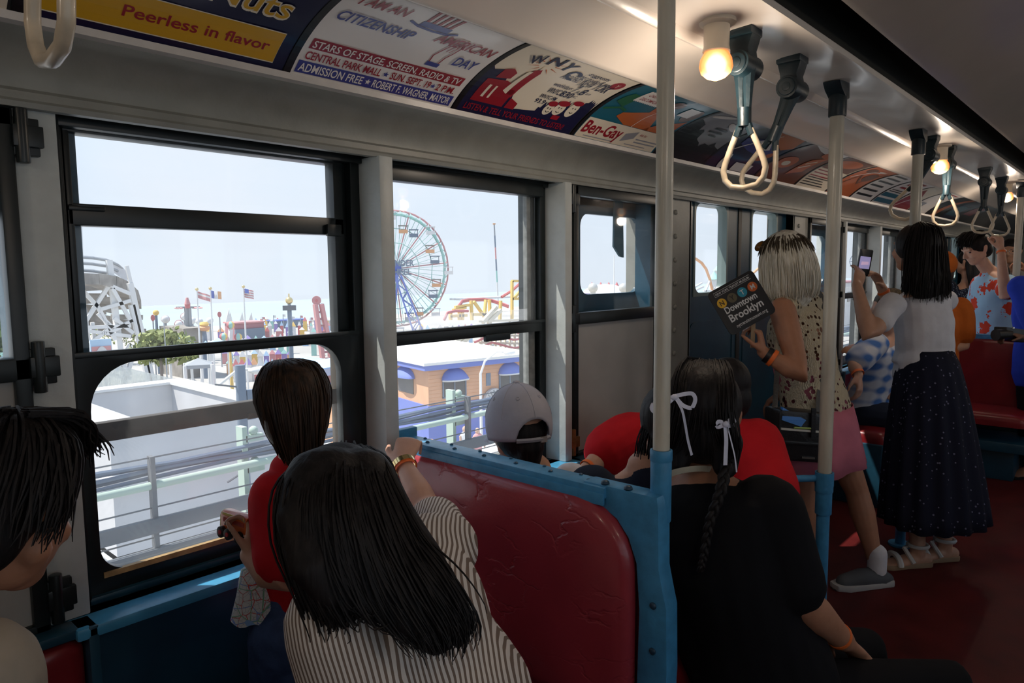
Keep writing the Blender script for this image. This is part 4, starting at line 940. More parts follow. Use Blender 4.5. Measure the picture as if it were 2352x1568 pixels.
mk('cap', G().cyl(a - ZN * 8 * k, a + ZN * 6 * k, 6 * k, .2, 10), e_pink, r); mk('drum', G().cyl(a - ZN * 16 * k, a - ZN * 8 * k, 5.5 * k, n=10), e_red, r)
for s in (-1, 1): mk('mast', G().bar(base(a) + rt * s * 4 * k, a - ZN * 16 * k + rt * s * 3 * k, .5, up=YN), e_grey, r)
g = G()
hh_ = (a.z - 16 * k - GZ) / 12
for i in range(12): g.bar(base(a) + rt * (3.4 if i % 2 else -3.4) * k + ZN * i * hh_, base(a) + rt * (-3.4 if i % 2 else 3.4) * k + ZN * (i + 1) * hh_, .22, up=YN)
mk('lattice', g, e_grey, r); mk('arm', G().bar(a - ZN * 14 * k - rt * 22 * k, a - ZN * 14 * k + rt * 24 * k, .3, up=YN), e_grey, r)
for i in (-20, -14, 12, 18, 23): mk('gondola', G().ball(a + rt * i * k - ZN * 15.5 * k, (2.6 * k, 1.2, 1.8 * k)), e_pink, r)
# gold globe on a dark column
a = at(664, 690, Y=110); rt, aw = vw(a); k = (a - CAM).length / 1620
r = thing('globe_column', 'gold globe above a dark sign on a tall blue column', 'landmark', base(a))
mk('globe', G().ball(a, 8 * k, 20, 12), e_gold, r); mk('spike', G().cyl(a, a + ZN * 15 * k, .12, n=6), e_gold, r); mk('sign_board', G().obox(a - ZN * 16 * k, rt * 14 * k, aw * .6, ZN * 5.2 * k), e_dark, r); mk('neck', G().cyl(a - ZN * 11 * k, a - ZN * 8 * k, .3, n=8), e_grey, r)
mk('column', G().cyl(base(a), a - ZN * 21 * k, 5.2 * k, 4.6 * k, 14), e_slate, r)
# red disc on a leaning ladder tower
a = at(727, 690, Y=110); rt, aw = vw(a); k = (a - CAM).length / 1620; f1 = at(742, 770, Y=110); f2 = at(765, 768, Y=110)
r = thing('disc_ladder_ride', 'round red disc on top of a leaning red ladder frame', 'ride', base(f1))
mk('disc', G().prism([(10 * k * math.cos(i * PI / 12), 10 * k * math.sin(i * PI / 12)) for i in range(24)], lambda u, v, w: a + rt * u + ZN * v + aw * w, .6), e_pink, r); mk('disc_centre', G().prism([(3 * k * math.cos(i * PI / 8), 3 * k * math.sin(i * PI / 8)) for i in range(16)], lambda u, v, w: a - aw * .2 + rt * u + ZN * v + aw * w, .3), e_red, r)
for f_, o in ((f1, -3), (f2, 10)): mk('ladder_rail', G().bar(a + rt * o * k - ZN * 8 * k, V((f_.x, f_.y, GZ)), .7, up=YN), e_pink, r)
g = G()
for i in range(9): t = .12 + i / 10; A = (a + rt * -3 * k - ZN * 8 * k).lerp(V((f1.x, f1.y, GZ)), t); B = (a + rt * 10 * k - ZN * 8 * k).lerp(V((f2.x, f2.y, GZ)), t); g.bar(A, B, .35, up=YN)
mk('rungs', g, e_mar, r)
# buildings, tents
def block(name, label, cat, px0, px1, pyt, Y, dep, m, roofm=None, zb=GZ, parts=()):
    a = at(px0, pyt, Y=Y); b = at(px1, pyt, Y=Y); r = thing(name, label, cat, (a.x, Y, zb))
    mk('walls', G().box(a.x, b.x, Y, Y + dep, zb, a.z), m, r); mk('roof', G().box(a.x - .3, b.x + .3, Y - .3, Y + dep + .3, a.z, a.z + .35), roofm or m, r); return r, a, b
r, a, b = block('maroon_hall', 'maroon hall with a small painted sail behind the striped flag', 'building', 538, 606, 744, 166, 5, e_mar, e_pink)
mk('painted_sail', G().prism([(0, 0), (1.2, 0), (1.0, 3.2)], lambda u, v, w: V((b.x - 10 + u, 165.7 + w, -10 + v)), .2), e_white, r); mk('blue_base', G().box(a.x, b.x, 165.6, 166, GZ, GZ + 4), e_slate, r)
def tent(px, py, wpx, Y, label, m):
    a = at(px, py, Y=Y); rt, aw = vw(a); k = (a - CAM).length / 1620; w_ = wpx * k; r = thing('tent', label, 'tent', base(a)); e = a - ZN * 12 * k
    c = [e + rt * w_ * sx + aw * w_ * sy for sx, sy in ((-1, -1), (1, -1), (1, 1), (-1, 1))]
    mk('canopy', G().add([a] + c + [q - ZN * .3 for q in c], [(0, 1, 2), (0, 2, 3), (0, 3, 4), (0, 4, 1), (1, 5, 6, 2), (2, 6, 7, 3), (3, 7, 8, 4), (4, 8, 5, 1)]), m, r, smooth=False)
    for q in c: mk('post', G().cyl(V((q.x, q.y, GZ)), q, .15, n=6), e_white, r)
tent(412, 771, 20, 88, 'pale blue canopy nearest the green tree', e_lblu); tent(472, 782, 10, 76, 'pale blue canopy under the pink flag', e_lblu); tent(500, 775, 20, 88, 'pale blue canopy between the three part flag and the balloons', e_lblu)
tent(455, 822, 26, 60, 'grey canopy low in the middle pane over a blue and red stall', e_grey); tent(700, 818, 42, 62, 'white and blue canopy above the orange wall at the right of the left window', e_lblu)
# balloon ride
a = at(527, 768, Y=80); rt, aw = vw(a); k = (a - CAM).length / 1620
r = thing('balloon_ride', 'ride with three striped balloons on white arms', 'ride', base(a))
for du, dv in ((3, 20), (-12, -4), (17, -6)):
    c = a + rt * du * k + ZN * dv * k
    for q in range(6):
        g = G(); g.sheet(lambda s, t: c + (rt * math.cos((q + s) * PI / 3) + aw * math.sin((q + s) * PI / 3)) * 8.2 * k * math.sin(PI * t) + ZN * 8.2 * k * math.cos(PI * t), 3, 8)
        mk('balloon_gore', g, (e_blu, e_yel, e_white, e_red, e_teal, e_yel)[q], r, recalc=False)
    mk('basket', G().cyl(c - ZN * 12 * k, c - ZN * 9 * k, 1.6 * k, 2.2 * k, 8), e_yel, r); mk('arm', G().bar(c - ZN * 9 * k, a - ZN * 28 * k, .4, up=YN), e_white, r)
mk('pedestal', G().cyl(base(a), a - ZN * 26 * k, 5 * k, 2 * k, 10), e_yel, r)
# saucer ride
a = at(469, 752, Y=118); rt, aw = vw(a); k = (a - CAM).length / 1620
r = thing('saucer_ride', 'orange and yellow saucer ride behind the flagpoles', 'ride', base(a))
mk('saucer', G().tube([a - ZN * 8 * k, a - ZN * 5 * k, a, a + ZN * 4 * k], [3 * k, 10 * k, 12 * k, 8 * k], 16), e_org, r); mk('dome', G().ball(a + ZN * 3 * k, (6 * k, 6 * k, 5 * k)), e_lblu, r); mk('crown', G().torus(a + ZN * 7 * k, ZN, 5 * k, .4, 14, 6), e_yel, r); mk('base_drum', G().cyl(base(a), a - ZN * 7 * k, 9 * k, 4 * k, 12), e_slate, r)
solid('long_ride_roof', 'tan and blue canopy roof of a long ride left of the saucer', 'roof', G().box(at(410, 760, Y=122).x, at(462, 760, Y=122).x, 120, 130, GZ, at(430, 752, Y=122).z), e_tim)
# small stalls and kiosks in the crowd
random.seed(21); mats = [e_white, e_pink, e_lblu, e_yel, e_pur, e_red, e_teal, e_conc, e_org, e_white]
def stall(px, py, wpx, hpx, m, m2):
    a = at(px, py, Z=GZ + random.uniform(2.6, 4.6)); rt, aw = vw(a); k = (a - CAM).length / 1620; w_, h_ = wpx * k / 2, (a.z - GZ)
    r = thing('fairground_stall', 'small bright stall in the busy fairground below the sea line', 'stall', base(a), 'fairground stalls')
    t = a - ZN * h_ * .3
    mk('counter', G().obox((base(a) + t) / 2, rt * w_, aw * w_ * .7, ZN * ((t.z - GZ) / 2)), m, r)
    c = [t + rt * w_ * 1.15 * i + aw * w_ * .9 * j for i, j in ((-1, -1), (1, -1), (1, 1), (-1, 1))]
    mk('pitched_top', G().add([a] + c, [(0, 1, 2), (0, 2, 3), (0, 3, 4), (0, 4, 1), (4, 3, 2, 1)]), m2, r, smooth=False)
for row, (py, n, x0_, x1_, w0, w1) in enumerate(((727, 18, 575, 800, 5, 9), (738, 17, 572, 802, 6, 11), (751, 15, 400, 800, 8, 13), (768, 14, 540, 805, 10, 15), (803, 12, 515, 680, 10, 13), (822, 10, 520, 660, 11, 14), (846, 6, 590, 670, 10, 13), (744, 9, 960, 1090, 8, 11), (762, 12, 925, 1095, 8, 12), (785, 8, 925, 1030, 9, 12))):
    for i in range(n): stall(x0_ + (x1_ - x0_) * (i + .5 * (row % 2)) / n, py + random.uniform(-2.5, 2.5), random.uniform(w0, w1), 9, random.choice(mats), random.choice(mats))
def banner(px, py, Y):
    a = at(px, py, Y=Y); rt, aw = vw(a); k = (a - CAM).length / 1620; r = thing('banner_post', 'small red and white banner on a thin post along the shore', 'flag', base(a), 'banners along the shore')
    mk('post', G().cyl(base(a), a, .12, n=5), e_grey, r); mk('banner', G().prism([(0, 0), (5 * k, -.5 * k), (5 * k, -6 * k), (0, -5 * k)], lambda u, v, w: a + rt * u + ZN * v + aw * w, .1), random.choice([e_pink, e_white, e_pink]), r)
for px in (603, 628, 650, 672, 690, 714, 765, 792): banner(px, 726 + random.uniform(-5, 5), 190)
for px in (525, 552, 573): 
    a = at(px, 728, Y=200); rt, aw = vw(a); solid('white_sail', 'small white sail shape at the edge of the sea', 'sail', G().prism([(-1.2, -4), (1.4, -4), (.6, 1.5)], lambda u, v, w: a + rt * u + ZN * v + aw * w, .3).cyl(base(a), a - ZN * 3.9, .2, n=6), e_white, 'white sails')
r, a, b = block('shore_pavilion', 'long low white pavilion on the shore at the right of the left window', 'building', 752, 800, 737, 205, 10, e_conc, e_roof)
r, a, b = block('blue_kiosk_row', 'row of low blue roofed kiosks in front of the sea', 'building', 632, 700, 738, 207, 5, e_slate, e_blu)
# orange hall at the right of the left window
ZH = -6.6; A = at(716, 852, Z=ZH); B = at(830, 834, Z=ZH); L_ = at(664, 838, Z=ZH)
ux = (B - A).normalized(); uy = (L_ - A).normalized(); La = (B - A).length; Lb = (L_ - A).length
r = thing('orange_hall', 'orange hall with a white fascia and blue awning, right behind the head of the boy', 'building', base(A))
def hbox(g, u0, u1, v0, v1, z0, z1): return g.add([A + ux * u + uy * v + ZN * (z - ZH) for u in (u0, u1) for v in (v0, v1) for z in (z0, z1)], [(0, 1, 3, 2), (4, 6, 7, 5), (0, 4, 5, 1), (2, 3, 7, 6), (0, 2, 6, 4), (1, 5, 7, 3)])
mk('orange_wall', hbox(G(), 0, La, 0, Lb, GZ, ZH - .55), e_mar if False else E('brick_orange', (.52, .20, .11)), r); mk('fascia', hbox(G(), -.1, La, -.1, Lb, ZH - .6, ZH), e_conc, r); mk('roof', hbox(G(), -.1, La, -.1, Lb, ZH, ZH + .1), e_lblu, r)
ZA = ZH - 1.75; 
g = G(); g.prism([(-.02, ZA + .5), (-3.2, ZA - .75), (-3.2, ZA - 1.0), (-.02, ZA + .3)], lambda u, v, w: A + ux * (.6 + w) + uy * u + ZN * (v - ZH), La); mk('blue_awning', g, e_blu, r)
for i in range(16): mk('awning_tab', hbox(G(), .6 + i * .55, .85 + i * .55, -3.24, -3.2, ZA - 1.15, ZA - .8), e_org, r)
mk('striped_wall', hbox(G(), .6, La + 4, -2.9, -.1, GZ, ZA - 1.0), e_org, r)
for i in range(22): mk('blue_stripe', hbox(G(), .65 + i * .42, .82 + i * .42, -2.95, -2.9, GZ, ZA - 1.3), e_blu, r)

# ------------------------------------------------------------------ seen through the second window
YW = 150.0; hub = at(908, 617, Y=YW); rt, aw = vw(hub); k = (hub - CAM).length / 1620; R_ = 119 * k
r = thing('ferris_wheel', 'tall red and green ferris wheel behind the second window', 'ferris wheel', base(hub))
def wp(t, q, d=0): return hub + (rt * math.cos(t) + ZN * math.sin(t) * 1.09) * q + aw * d
mk('outer_rim', G().tube([wp(2 * PI * i / 32, R_ * (1 + .0)) for i in range(33)], .26, 6), e_pink, r)
for d in (-2, 2): mk('inner_rim', G().tube([wp(2 * PI * i / 32 + .05, R_ * .935, d) for i in range(33)], .24, 6), e_teal, r)
for i in range(16):
    t = 2 * PI * i / 16 + .1; mk('spoke', G().cyl(wp(t, R_ * .08), wp(t, R_), .17, n=5), e_pink, r)
g = G()
for i in range(32):
    t = 2 * PI * i / 32
    g.cyl(wp(t, R_ * .1, -2), wp(t + .25, R_ * .935, -2), .07, n=4); g.cyl(wp(t, R_ * .1, 2), wp(t - .25, R_ * .935, 2), .07, n=4)
    g.cyl(wp(t, R_ * .935, -2), wp(t + .1, R_, 0), .10, n=4); g.cyl(wp(t, R_ * .935, 2), wp(t - .1, R_, 0), .10, n=4)
mk('wire_bracing', g, e_teal, r)
for q in (.45, .7): mk('brace_ring', G().tube([wp(2 * PI * i / 16 + .1, R_ * q, -1) for i in range(17)], .10, 5), e_teal, r)
for i in range(24):
    t = 2 * PI * i / 24 + .05; q = R_ * (1.0 if i % 3 == 0 else .78); c = wp(t, q, -1.5) - ZN * 1.2; g = G(); g.obox(c - ZN * .75, rt * 1.15, aw * .8, ZN * .45)
    cb = mk('cabin', g, (e_white, e_slate, e_org)[i % 3], r); mk('cabin_roof', G().obox(c + ZN * .75, rt * 1.25, aw * .9, ZN * .12).obox(c - rt * 1.05, rt * .08, aw * .08, ZN * .8).obox(c + rt * 1.05, rt * .08, aw * .08, ZN * .8), (e_white, e_slate, e_tim)[i % 3], cb)
mk('hub', G().cyl(hub - aw * 3, hub + aw * 3, 1.6, n=14), e_blu, r)
for s, f_ in ((-1, 903), (1, 972), (-.4, 925)):
    for d in (-3.5, 3.5):
        ft = base(hub + rt * s * 6.2 * (1 if s > 0 else 1) + aw * d * 1.6); top = hub + aw * d
        for o in (-.8, .8): mk('leg', G().bar(top + rt * o, ft + rt * o * 1.6, .42, up=aw), e_blu, r)
        g = G()
        for i in range(9): t0, t1 = i / 9, (i + 1) / 9; g.bar(top.lerp(ft, t0) + rt * .9 * (1 if i % 2 else -1), top.lerp(ft, t1) - rt * 1.1 * (1 if i % 2 else -1), .22, up=aw)
        mk('leg_lattice', g, e_blu, r)
for s_, dz, w_ in (('WONDER', 1.3, 8.6), ('WHEEL', -1.0, 7.2)):
    vs, fs = text_geo(s_, 2.4, w_, .03); bm_ = bmesh.new(); bv = [bm_.verts.new(hub - aw * 4 + rt * (p[0] - w_ / 2 + .6) + ZN * (p[1] * .9 + dz - .6)) for p in vs]
    for f in fs: bm_.faces.new([bv[i] for i in f])
    me = bpy.data.meshes.new('wheel_lettering'); bm_.to_mesh(me); bm_.free(); link('wheel_lettering', me, e_slate, r)
# mast
a = at(1135, 514, Y=190); b = at(1146, 745, Y=190); k = (a - CAM).length / 1620
r = thing('slingshot_mast', 'very tall thin mast between the ferris wheel and the red coaster', 'mast', base(b))
for i in range(8): t0, t1 = i / 8, (i + 1) / 8; mk('mast_section', G().bar(a.lerp(V((b.x, b.y, GZ)), t0), a.lerp(V((b.x, b.y, GZ)), t1), 3.0 * k, up=aw), (e_grey, e_slate, e_pink, e_slate, e_teal, e_white, e_white, e_white)[i], r)
mk('mast_top', G().obox(a, rt * 3 * k, aw * .3, ZN * 1.5 * k), e_org, r)
# red and yellow coaster
YR = 120.0
def rp(px, py, d=0): return at(px, py, Y=YR + d)
r = thing('steel_roller_coaster', 'red tracked steel roller coaster on yellow supports', 'roller coaster', base(rp(1130, 740)))
for off in (0, 3.5): mk('track_rail', G().tube([rp(a_, b_ + off, d) for a_, b_, d in ((1045, 712, 0), (1062, 690, 0), (1075, 687, 2), (1110, 686, 4), (1130, 689, 4), (1150, 695, 2), (1168, 702, 0))], .28, 6), e_red, r)
mk('lift_track', G().tube([rp(*q) for q in ((1152, 682, 5), (1175, 668, 5), (1195, 650, 5), (1212, 635, 5), (1240, 622, 5))], .38, 6), e_red, r)
mk('low_track', G().tube([rp(*q) for q in ((1020, 735, -3), (1028, 718, -3), (1045, 714, -3), (1075, 714, -3))], .34, 6), e_red, r)
for a_, b_ in (((1176, 645), (1176, 735)), ((1206, 650), (1206, 735)), ((1176, 645), (1210, 645)), ((1176, 686), (1206, 686)), ((1180, 685), (1210, 652)), ((1192, 685), (1225, 655)), ((1210, 652), (1235, 652)), ((1222, 622), (1222, 740)), ((1228, 622), (1228, 740)), ((1082, 690), (1084, 735)), ((1116, 688), (1112, 735)), ((1124, 688), (1126, 735)), ((1088, 692), (1112, 726)), ((1084, 722), (1130, 722)), ((1045, 705), (1080, 700)), ((1040, 712), (1070, 706)), ((1055, 712), (1055, 735)), ((1035, 716), (1035, 735)), ((1062, 712), (1062, 735)), ((1150, 690), (1148, 735)), ((1032, 726), (1072, 724))):
    mk('support', G().bar(rp(*a_), rp(*b_), .62, up=YN), e_yel, r)
for a_, b_ in (((1198, 635), (1198, 700)), ((1216, 640), (1216, 700)), ((1198, 632), (1220, 630)), ((1216, 680), (1224, 680))): mk('violet_frame', G().bar(rp(a_[0], a_[1], 9), rp(b_[0], b_[1], 9), .5, up=YN), e_pur, r)
mk('station_roof', G().obox(rp(1110, 684, 20), XN * 11, YN * 2, ZN * .25), e_white, r)
# cream timber trestle lower down
r = thing('timber_trestle_ride', 'low cream timber trestle ride with red rails behind the orange building', 'roller coaster', base(at(1170, 790, Y=95)))
def tp(px, py, d=0): return at(px, py, Y=95 + d)
for px in range(1105, 1245, 11): mk('post', G().bar(tp(px, 735 + random.uniform(0, 22)), V((tp(px, 800).x, 95, GZ)), .35, up=YN), e_cream, r)
for y0, y1 in ((738, 732), (752, 749), (768, 772), (786, 790), (802, 800)): mk('beam', G().bar(tp(1098, y0), tp(1245, y1), .4, up=YN), e_cream, r)
for y0, y1 in ((758, 776), (776, 768), (795, 786)): mk('red_rail', G().tube([tp(1090, y0 + 10, -1), tp(1130, y1, -1), tp(1180, y0 + 4, -1), tp(1245, y1 + 2, -1)], .22, 5), e_red, r)
for a_, b_ in (((1022, 806), (1070, 764)), ((1035, 806), (1082, 770)), ((1108, 740), (1140, 705)), ((1120, 740), (1150, 712))): mk('ramp', G().bar(tp(*a_), tp(*b_), .7, up=YN), e_cream, r)
# orange building with white roof
ZR = -5.3; A = at(983, 845, Z=ZR); B = at(1212, 822, Z=ZR); C_ = at(912, 834, Z=ZR)
ux = (B - A).normalized(); uy = V((-ux.y, ux.x, 0)); Lx = (B - A).length; Ly = 13.0
r = thing('orange_building', 'orange clapboard building with white roof and blue arched awnings', 'building', base(A))
def bp_(u, v, z): return A + ux * u + uy * v + ZN * (z - ZR)
def bbox(g, u0, u1, v0, v1, z0, z1): return g.add([bp_(u, v, z) for u in (u0, u1) for v in (v0, v1) for z in (z0, z1)], [(0, 1, 3, 2), (4, 6, 7, 5), (0, 4, 5, 1), (2, 3, 7, 6), (0, 2, 6, 4), (1, 5, 7, 3)])
HW = 2.75
e_clap = E('orange_clapboard', (.70, .36, .18), var=.06, vscale=1.5)
mk('clapboard_walls', bbox(G(), 0, Lx, 0, Ly, ZR - HW, ZR), e_clap, r); mk('blue_base', bbox(G(), -.1, Lx + 12, -.1, Ly, GZ, ZR - HW), e_blu, r)
mk('roof', bbox(G(), -.7, Lx + .7, -.7, Ly + .5, ZR + .25, ZR + .45), e_roof, r); mk('blue_fascia', bbox(G(), -.6, Lx + .6, -.6, Ly + .4, ZR - .12, ZR + .28), e_blu, r)
g = G()
for i in range(10): bbox(g, .02, Lx - .02, -.015, 0, ZR - HW + .27 * i, ZR - HW + .27 * i + .02)
mk('board_lines', g, e_org, r)
for u in (Lx * .24, Lx * .80):
    bx = bbox(G(), u - .95, u + .95, -.06, .0, ZR - 2.25, ZR - .95); wi = mk('window', bx, e_glassd, r)
    f_ = G()
    for q in ((u - 1.02, u - .92), (u + .92, u + 1.02), (u - .05, u + .05)): bbox(f_, q[0], q[1], -.1, 0, ZR - 2.3, ZR - .9)
    bbox(f_, u - 1.02, u + 1.02, -.1, 0, ZR - 2.34, ZR - 2.24); mk('window_frame', f_, e_slate, wi)
    g = G(); g.sheet(lambda s, t: bp_(u + 1.1 * math.cos(PI * s) * (1 if t < .99 else .98), -.05 - .75 * math.sin(PI * .5 * (1 - t)) * (.25 + .75 * math.sin(PI * s)), ZR - 1.0 + .85 * math.sin(PI * s) * t), 14, 6)
    mk('arched_awning', g, e_blu, r, recalc=False); mk('awning_trim', G().tube([bp_(u + 1.1 * math.cos(PI * i / 14), -.05 - .75 * (.25 + .75 * math.sin(PI * i / 14)), ZR - 1.02) for i in range(15)], .06, 5), e_white, r)
wi = mk('small_window', bbox(G(), Lx * .555, Lx * .60, -.05, 0, ZR - 1.8, ZR - .85), e_slate, r)
c = bp_(Lx * .62, -.4, ZR - 3.0); mk('vent_fan', G().prism([(.98 * math.cos(i * PI / 14), .98 * math.sin(i * PI / 14)) for i in range(28)], lambda u, v, w: c + ux * u + ZN * v + uy * w, .3), e_conc, r)
g = G()
for i in range(18): t = i * PI / 9; g.bar(c - uy * .04 + (ux * math.cos(t) + ZN * math.sin(t)) * .25, c - uy * .04 + (ux * math.cos(t) + ZN * math.sin(t)) * .9, .07, up=uy)
mk('fan_blades', g, e_grey, r)
wi = mk('side_window', bbox(G(), -.05, 0, 2.2, 4.6, ZR - 2.2, ZR - .9), e_glassd, r); g = G(); g.sheet(lambda s, t: bp_(-.05 - .7 * math.sin(PI * .5 * (1 - t)) * (.25 + .75 * math.sin(PI * s)), 3.4 + 1.5 * math.cos(PI * s), ZR - 1.0 + .8 * math.sin(PI * s) * t), 12, 6); mk('side_awning', g, e_blu, r, recalc=False)
for v in (6.5, 9, 11.5): mk('side_pilaster', bbox(G(), -.25, 0, v, v + 1.2, GZ, ZR - .2), e_lblu, r)
solid('orange_barrier', 'orange traffic post on the street below the cap wearing boy', 'barrier', G().cyl(base(at(985, 1010, Y=13), -6), at(985, 1010, Y=13), .12, n=8), e_org)
# people on the pavement
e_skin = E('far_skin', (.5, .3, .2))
def walker(px, py, Y, m, label):
    a = at(px, py, Y=Y); z0 = a.z - 1.0; g = G(); g.limb([(V((a.x - .1, Y, z0)), .09), (V((a.x - .08, Y, z0 + .85)), .12)], 8); g.limb([(V((a.x + .15, Y, z0)), .09), (V((a.x + .08, Y, z0 + .85)), .12)], 8); g.ball((a.x, Y, z0 + 1.65), (.1, .11, .13))
    g.limb([(V((a.x - .25, Y, z0 + 1.4)), .055), (V((a.x - .3, Y - .1, z0 + .85)), .045)], 8); g.limb([(V((a.x + .25, Y, z0 + 1.4)), .055), (V((a.x + .32, Y - .1, z0 + .9)), .045)], 8); g.limb([(V((a.x, Y, z0 + 1.45)), .07), (V((a.x, Y, z0 + 1.6)), .06)], 8)
    r = thing('person', label, 'person', (a.x, Y, z0)); remesh('body', g, e_skin, r, .04, 2); mk('clothes', G().loft([(V((a.x, Y, z0 + .5)), .22, .16, XN), (V((a.x, Y, z0 + 1.0)), .20, .15, XN), (V((a.x, Y, z0 + 1.42)), .24, .14, XN)], 12), m, r)
solid('street_platform', 'pale street pavement far below the second window', 'pavement', G().box(14, 44, 11, 24, GZ, at(1070, 1030, Y=20).z - 1.0), e_roof)
walker(1068, 1022, 20, e_white, 'distant walker in white on the street below the cap wearing boy'); walker(1097, 1025, 20, e_pink, 'distant walker in pink on the street below the cap wearing boy')
# ------------------------------------------------------------------ seen through the panel pane, the door panes and the far windows
a = at(1390, 652, Y=170); k = (a - CAM).length / 1620; rt, aw = vw(a)
r = thing('white_pavilion', 'wide white tent pavilion with red peaks seen in the panel pane', 'building', base(a))
mk('tent_roof', G().tube([a - ZN * 20 * k, a - ZN * 12 * k, a - ZN * 3 * k, a], [52 * k, 46 * k, 26 * k, 4 * k], 24), e_white, r)
for d in (-30, -10, 8, 26): mk('red_peak', G().cyl(a + rt * d * k - ZN * 9 * k, a + rt * d * k + ZN * 4 * k, 7 * k, .1, 10), e_red, r)
mk('drum', G().cyl(base(a), a - ZN * 19 * k, 48 * k, n=24), e_pur, r)
for px in (1362, 1432): 
    c = at(px, 661, Y=138); solid('silver_dome', 'round silver dome in front of the white pavilion, %s' % ('left one' if px < 1400 else 'right one'), 'dome', G().ball(c, 9 * k, 20, 12).cyl(base(c), c, 5 * k, n=12), e_silver, 'silver domes')
p = at(1411, 585, Y=160); solid('floodlight_mast', 'thin pale mast rising beside the white pavilion', 'mast', G().cyl(base(p), p, .3, .2, 8), e_white)
def lp(px, py, d=0): return at(px, py, Y=110 + d)
r = thing('looping_coaster', 'white and orange looping coaster seen through the first door pane', 'roller coaster', base(lp(1640, 680)))
mk('loop_track', G().tube([lp(*q) for q in ((1560, 600), (1580, 592), (1598, 594), (1612, 604), (1622, 618), (1630, 640), (1636, 668), (1638, 690))], .45, 8), e_org, r)
for a_, b_ in (((1622, 618), (1650, 690)), ((1632, 640), (1612, 690)), ((1616, 668), (1645, 668)), ((1640, 660), (1656, 690)), ((1652, 650), (1652, 690)), ((1566, 676), (1612, 650)), ((1566, 682), (1616, 658))): mk('support', G().bar(lp(*a_), lp(*b_), .5, up=YN), e_white, r)
mk('second_drop', G().tube([lp(*q) for q in ((1720, 640), (1732, 625), (1748, 612), (1765, 596))], .45, 8), e_org, r)
for px, py, nm in ((1651, 620, 'upper'), (1640, 640, 'lower')):
    c = lp(px, py, 20 if nm == 'upper' else 5); solid('green_roofed_turret', 'small white turret with a green pointed roof beside the loop, %s one' % nm, 'tower', G().cyl(base(c), c, 1.6, n=8), e_white) ; o = bpy.data.objects['green_roofed_turret' if nm == 'upper' else 'green_roofed_turret.001']; mk('pointed_roof', G().cyl(c - ZN * .2, c + ZN * 2.6, 2.4, .05, 8), e_teal, o)
r, a, b = block('apartment_block', 'pale block with a dark roof line seen through the far windows', 'building', 1930, 2000, 650, 60, 20, e_conc, e_mar)
for i in range(6): mk('window', G().box(a.x + 1 + i * 5, a.x + 3 + i * 5, 59.8, 60, a.z - 5, a.z - 2.5), e_glassd, r)
c = at(1972, 600, Y=70); solid('wire_globe', 'thin wire globe above the pale block in the far window', 'landmark', G().torus(c, YN, 2.6, .12).torus(c, XN, 2.6, .12).torus(c, ZN, 2.6, .12).cyl(base(c), c, .2, n=6), e_slate)
# ================================================================== people
def skinmat(name, c): return M(name, c, .5, var=.08, vscale=30, bump=.04, bscale=300, spec=.35, sub=.12)
s_fair = skinmat('fair_skin', (.62, .36, .26)); s_tan = skinmat('tan_skin', (.42, .20, .12)); s_mid = skinmat('light_tan_skin', (.54, .30, .20)); s_dark = skinmat('brown_skin', (.20, .10, .065))
def hairmat(name, c, c2, rough=.55):
    m = M(name, c, rough, spec=.22); t = m.node_tree; b = t.nodes['Principled BSDF']
    tc = N(t, 'ShaderNodeTexCoord'); mp = N(t, 'ShaderNodeMapping'); mp.inputs['Scale'].default_value = (90, 90, 8); t.links.new(tc.outputs['Object'], mp.inputs[0])
    n = N(t, 'ShaderNodeTexNoise'); n.inputs['Scale'].default_value = 1; n.inputs['Detail'].default_value = 3; t.links.new(mp.outputs[0], n.inputs['Vector'])
    x = N(t, 'ShaderNodeMixRGB'); x.inputs[1].default_value = (*c, 1); x.inputs[2].default_value = (*c2, 1)
    r = N(t, 'ShaderNodeMapRange'); r.inputs[1].default_value = .35; r.inputs[2].default_value = .65; t.links.new(n.outputs[0], r.inputs[0])
    t.links.new(r.outputs[0], x.inputs[0]); t.links.new(x.outputs[0], b.inputs['Base Color'])
    bp = N(t, 'ShaderNodeBump'); bp.inputs['Strength'].default_value = .5; bp.inputs['Distance'].default_value = .004; t.links.new(n.outputs[0], bp.inputs['Height']); t.links.new(bp.outputs[0], b.inputs['Normal'])
    return m
h_black = hairmat('black_hair', (.006, .005, .006), (.016, .013, .013)); h_brown = hairmat('dark_brown_hair', (.012, .008, .006), (.045, .022, .012)); h_blond = hairmat('ash_blond_hair', (.52, .49, .40), (.80, .77, .68), .42); h_root = hairmat('dark_roots', (.03, .02, .013), (.09, .07, .045))
def cloth(name, c, **k): return M(name, c, .85, var=.1, vscale=14, bump=.18, bscale=22, spec=.15, **k)
c_red = cloth('red_cotton', (.50, .012, .018)); c_navy = cloth('navy_cotton', (.018, .025, .045)); c_blk = cloth('black_cotton', (.006, .006, .008)); c_white = cloth('white_cotton', (.66, .65, .68)); c_denim = M('denim', (.055, .09, .19), .85, var=.25, vscale=30, bump=.2, bscale=150, spec=.15)
c_grey = cloth('grey_cap_cotton', (.42, .42, .48)); c_beige = cloth('beige_cotton', (.36, .31, .25)); c_org = cloth('orange_cotton', (.55, .13, .02)); c_pink = cloth('pink_jersey', (.52, .16, .22)); c_blue = cloth('royal_blue_cotton', (.03, .06, .55)); c_grey2 = cloth('grey_cotton', (.25, .24, .22))
m_band = M('orange_paper_band', (.85, .17, .03), .5)

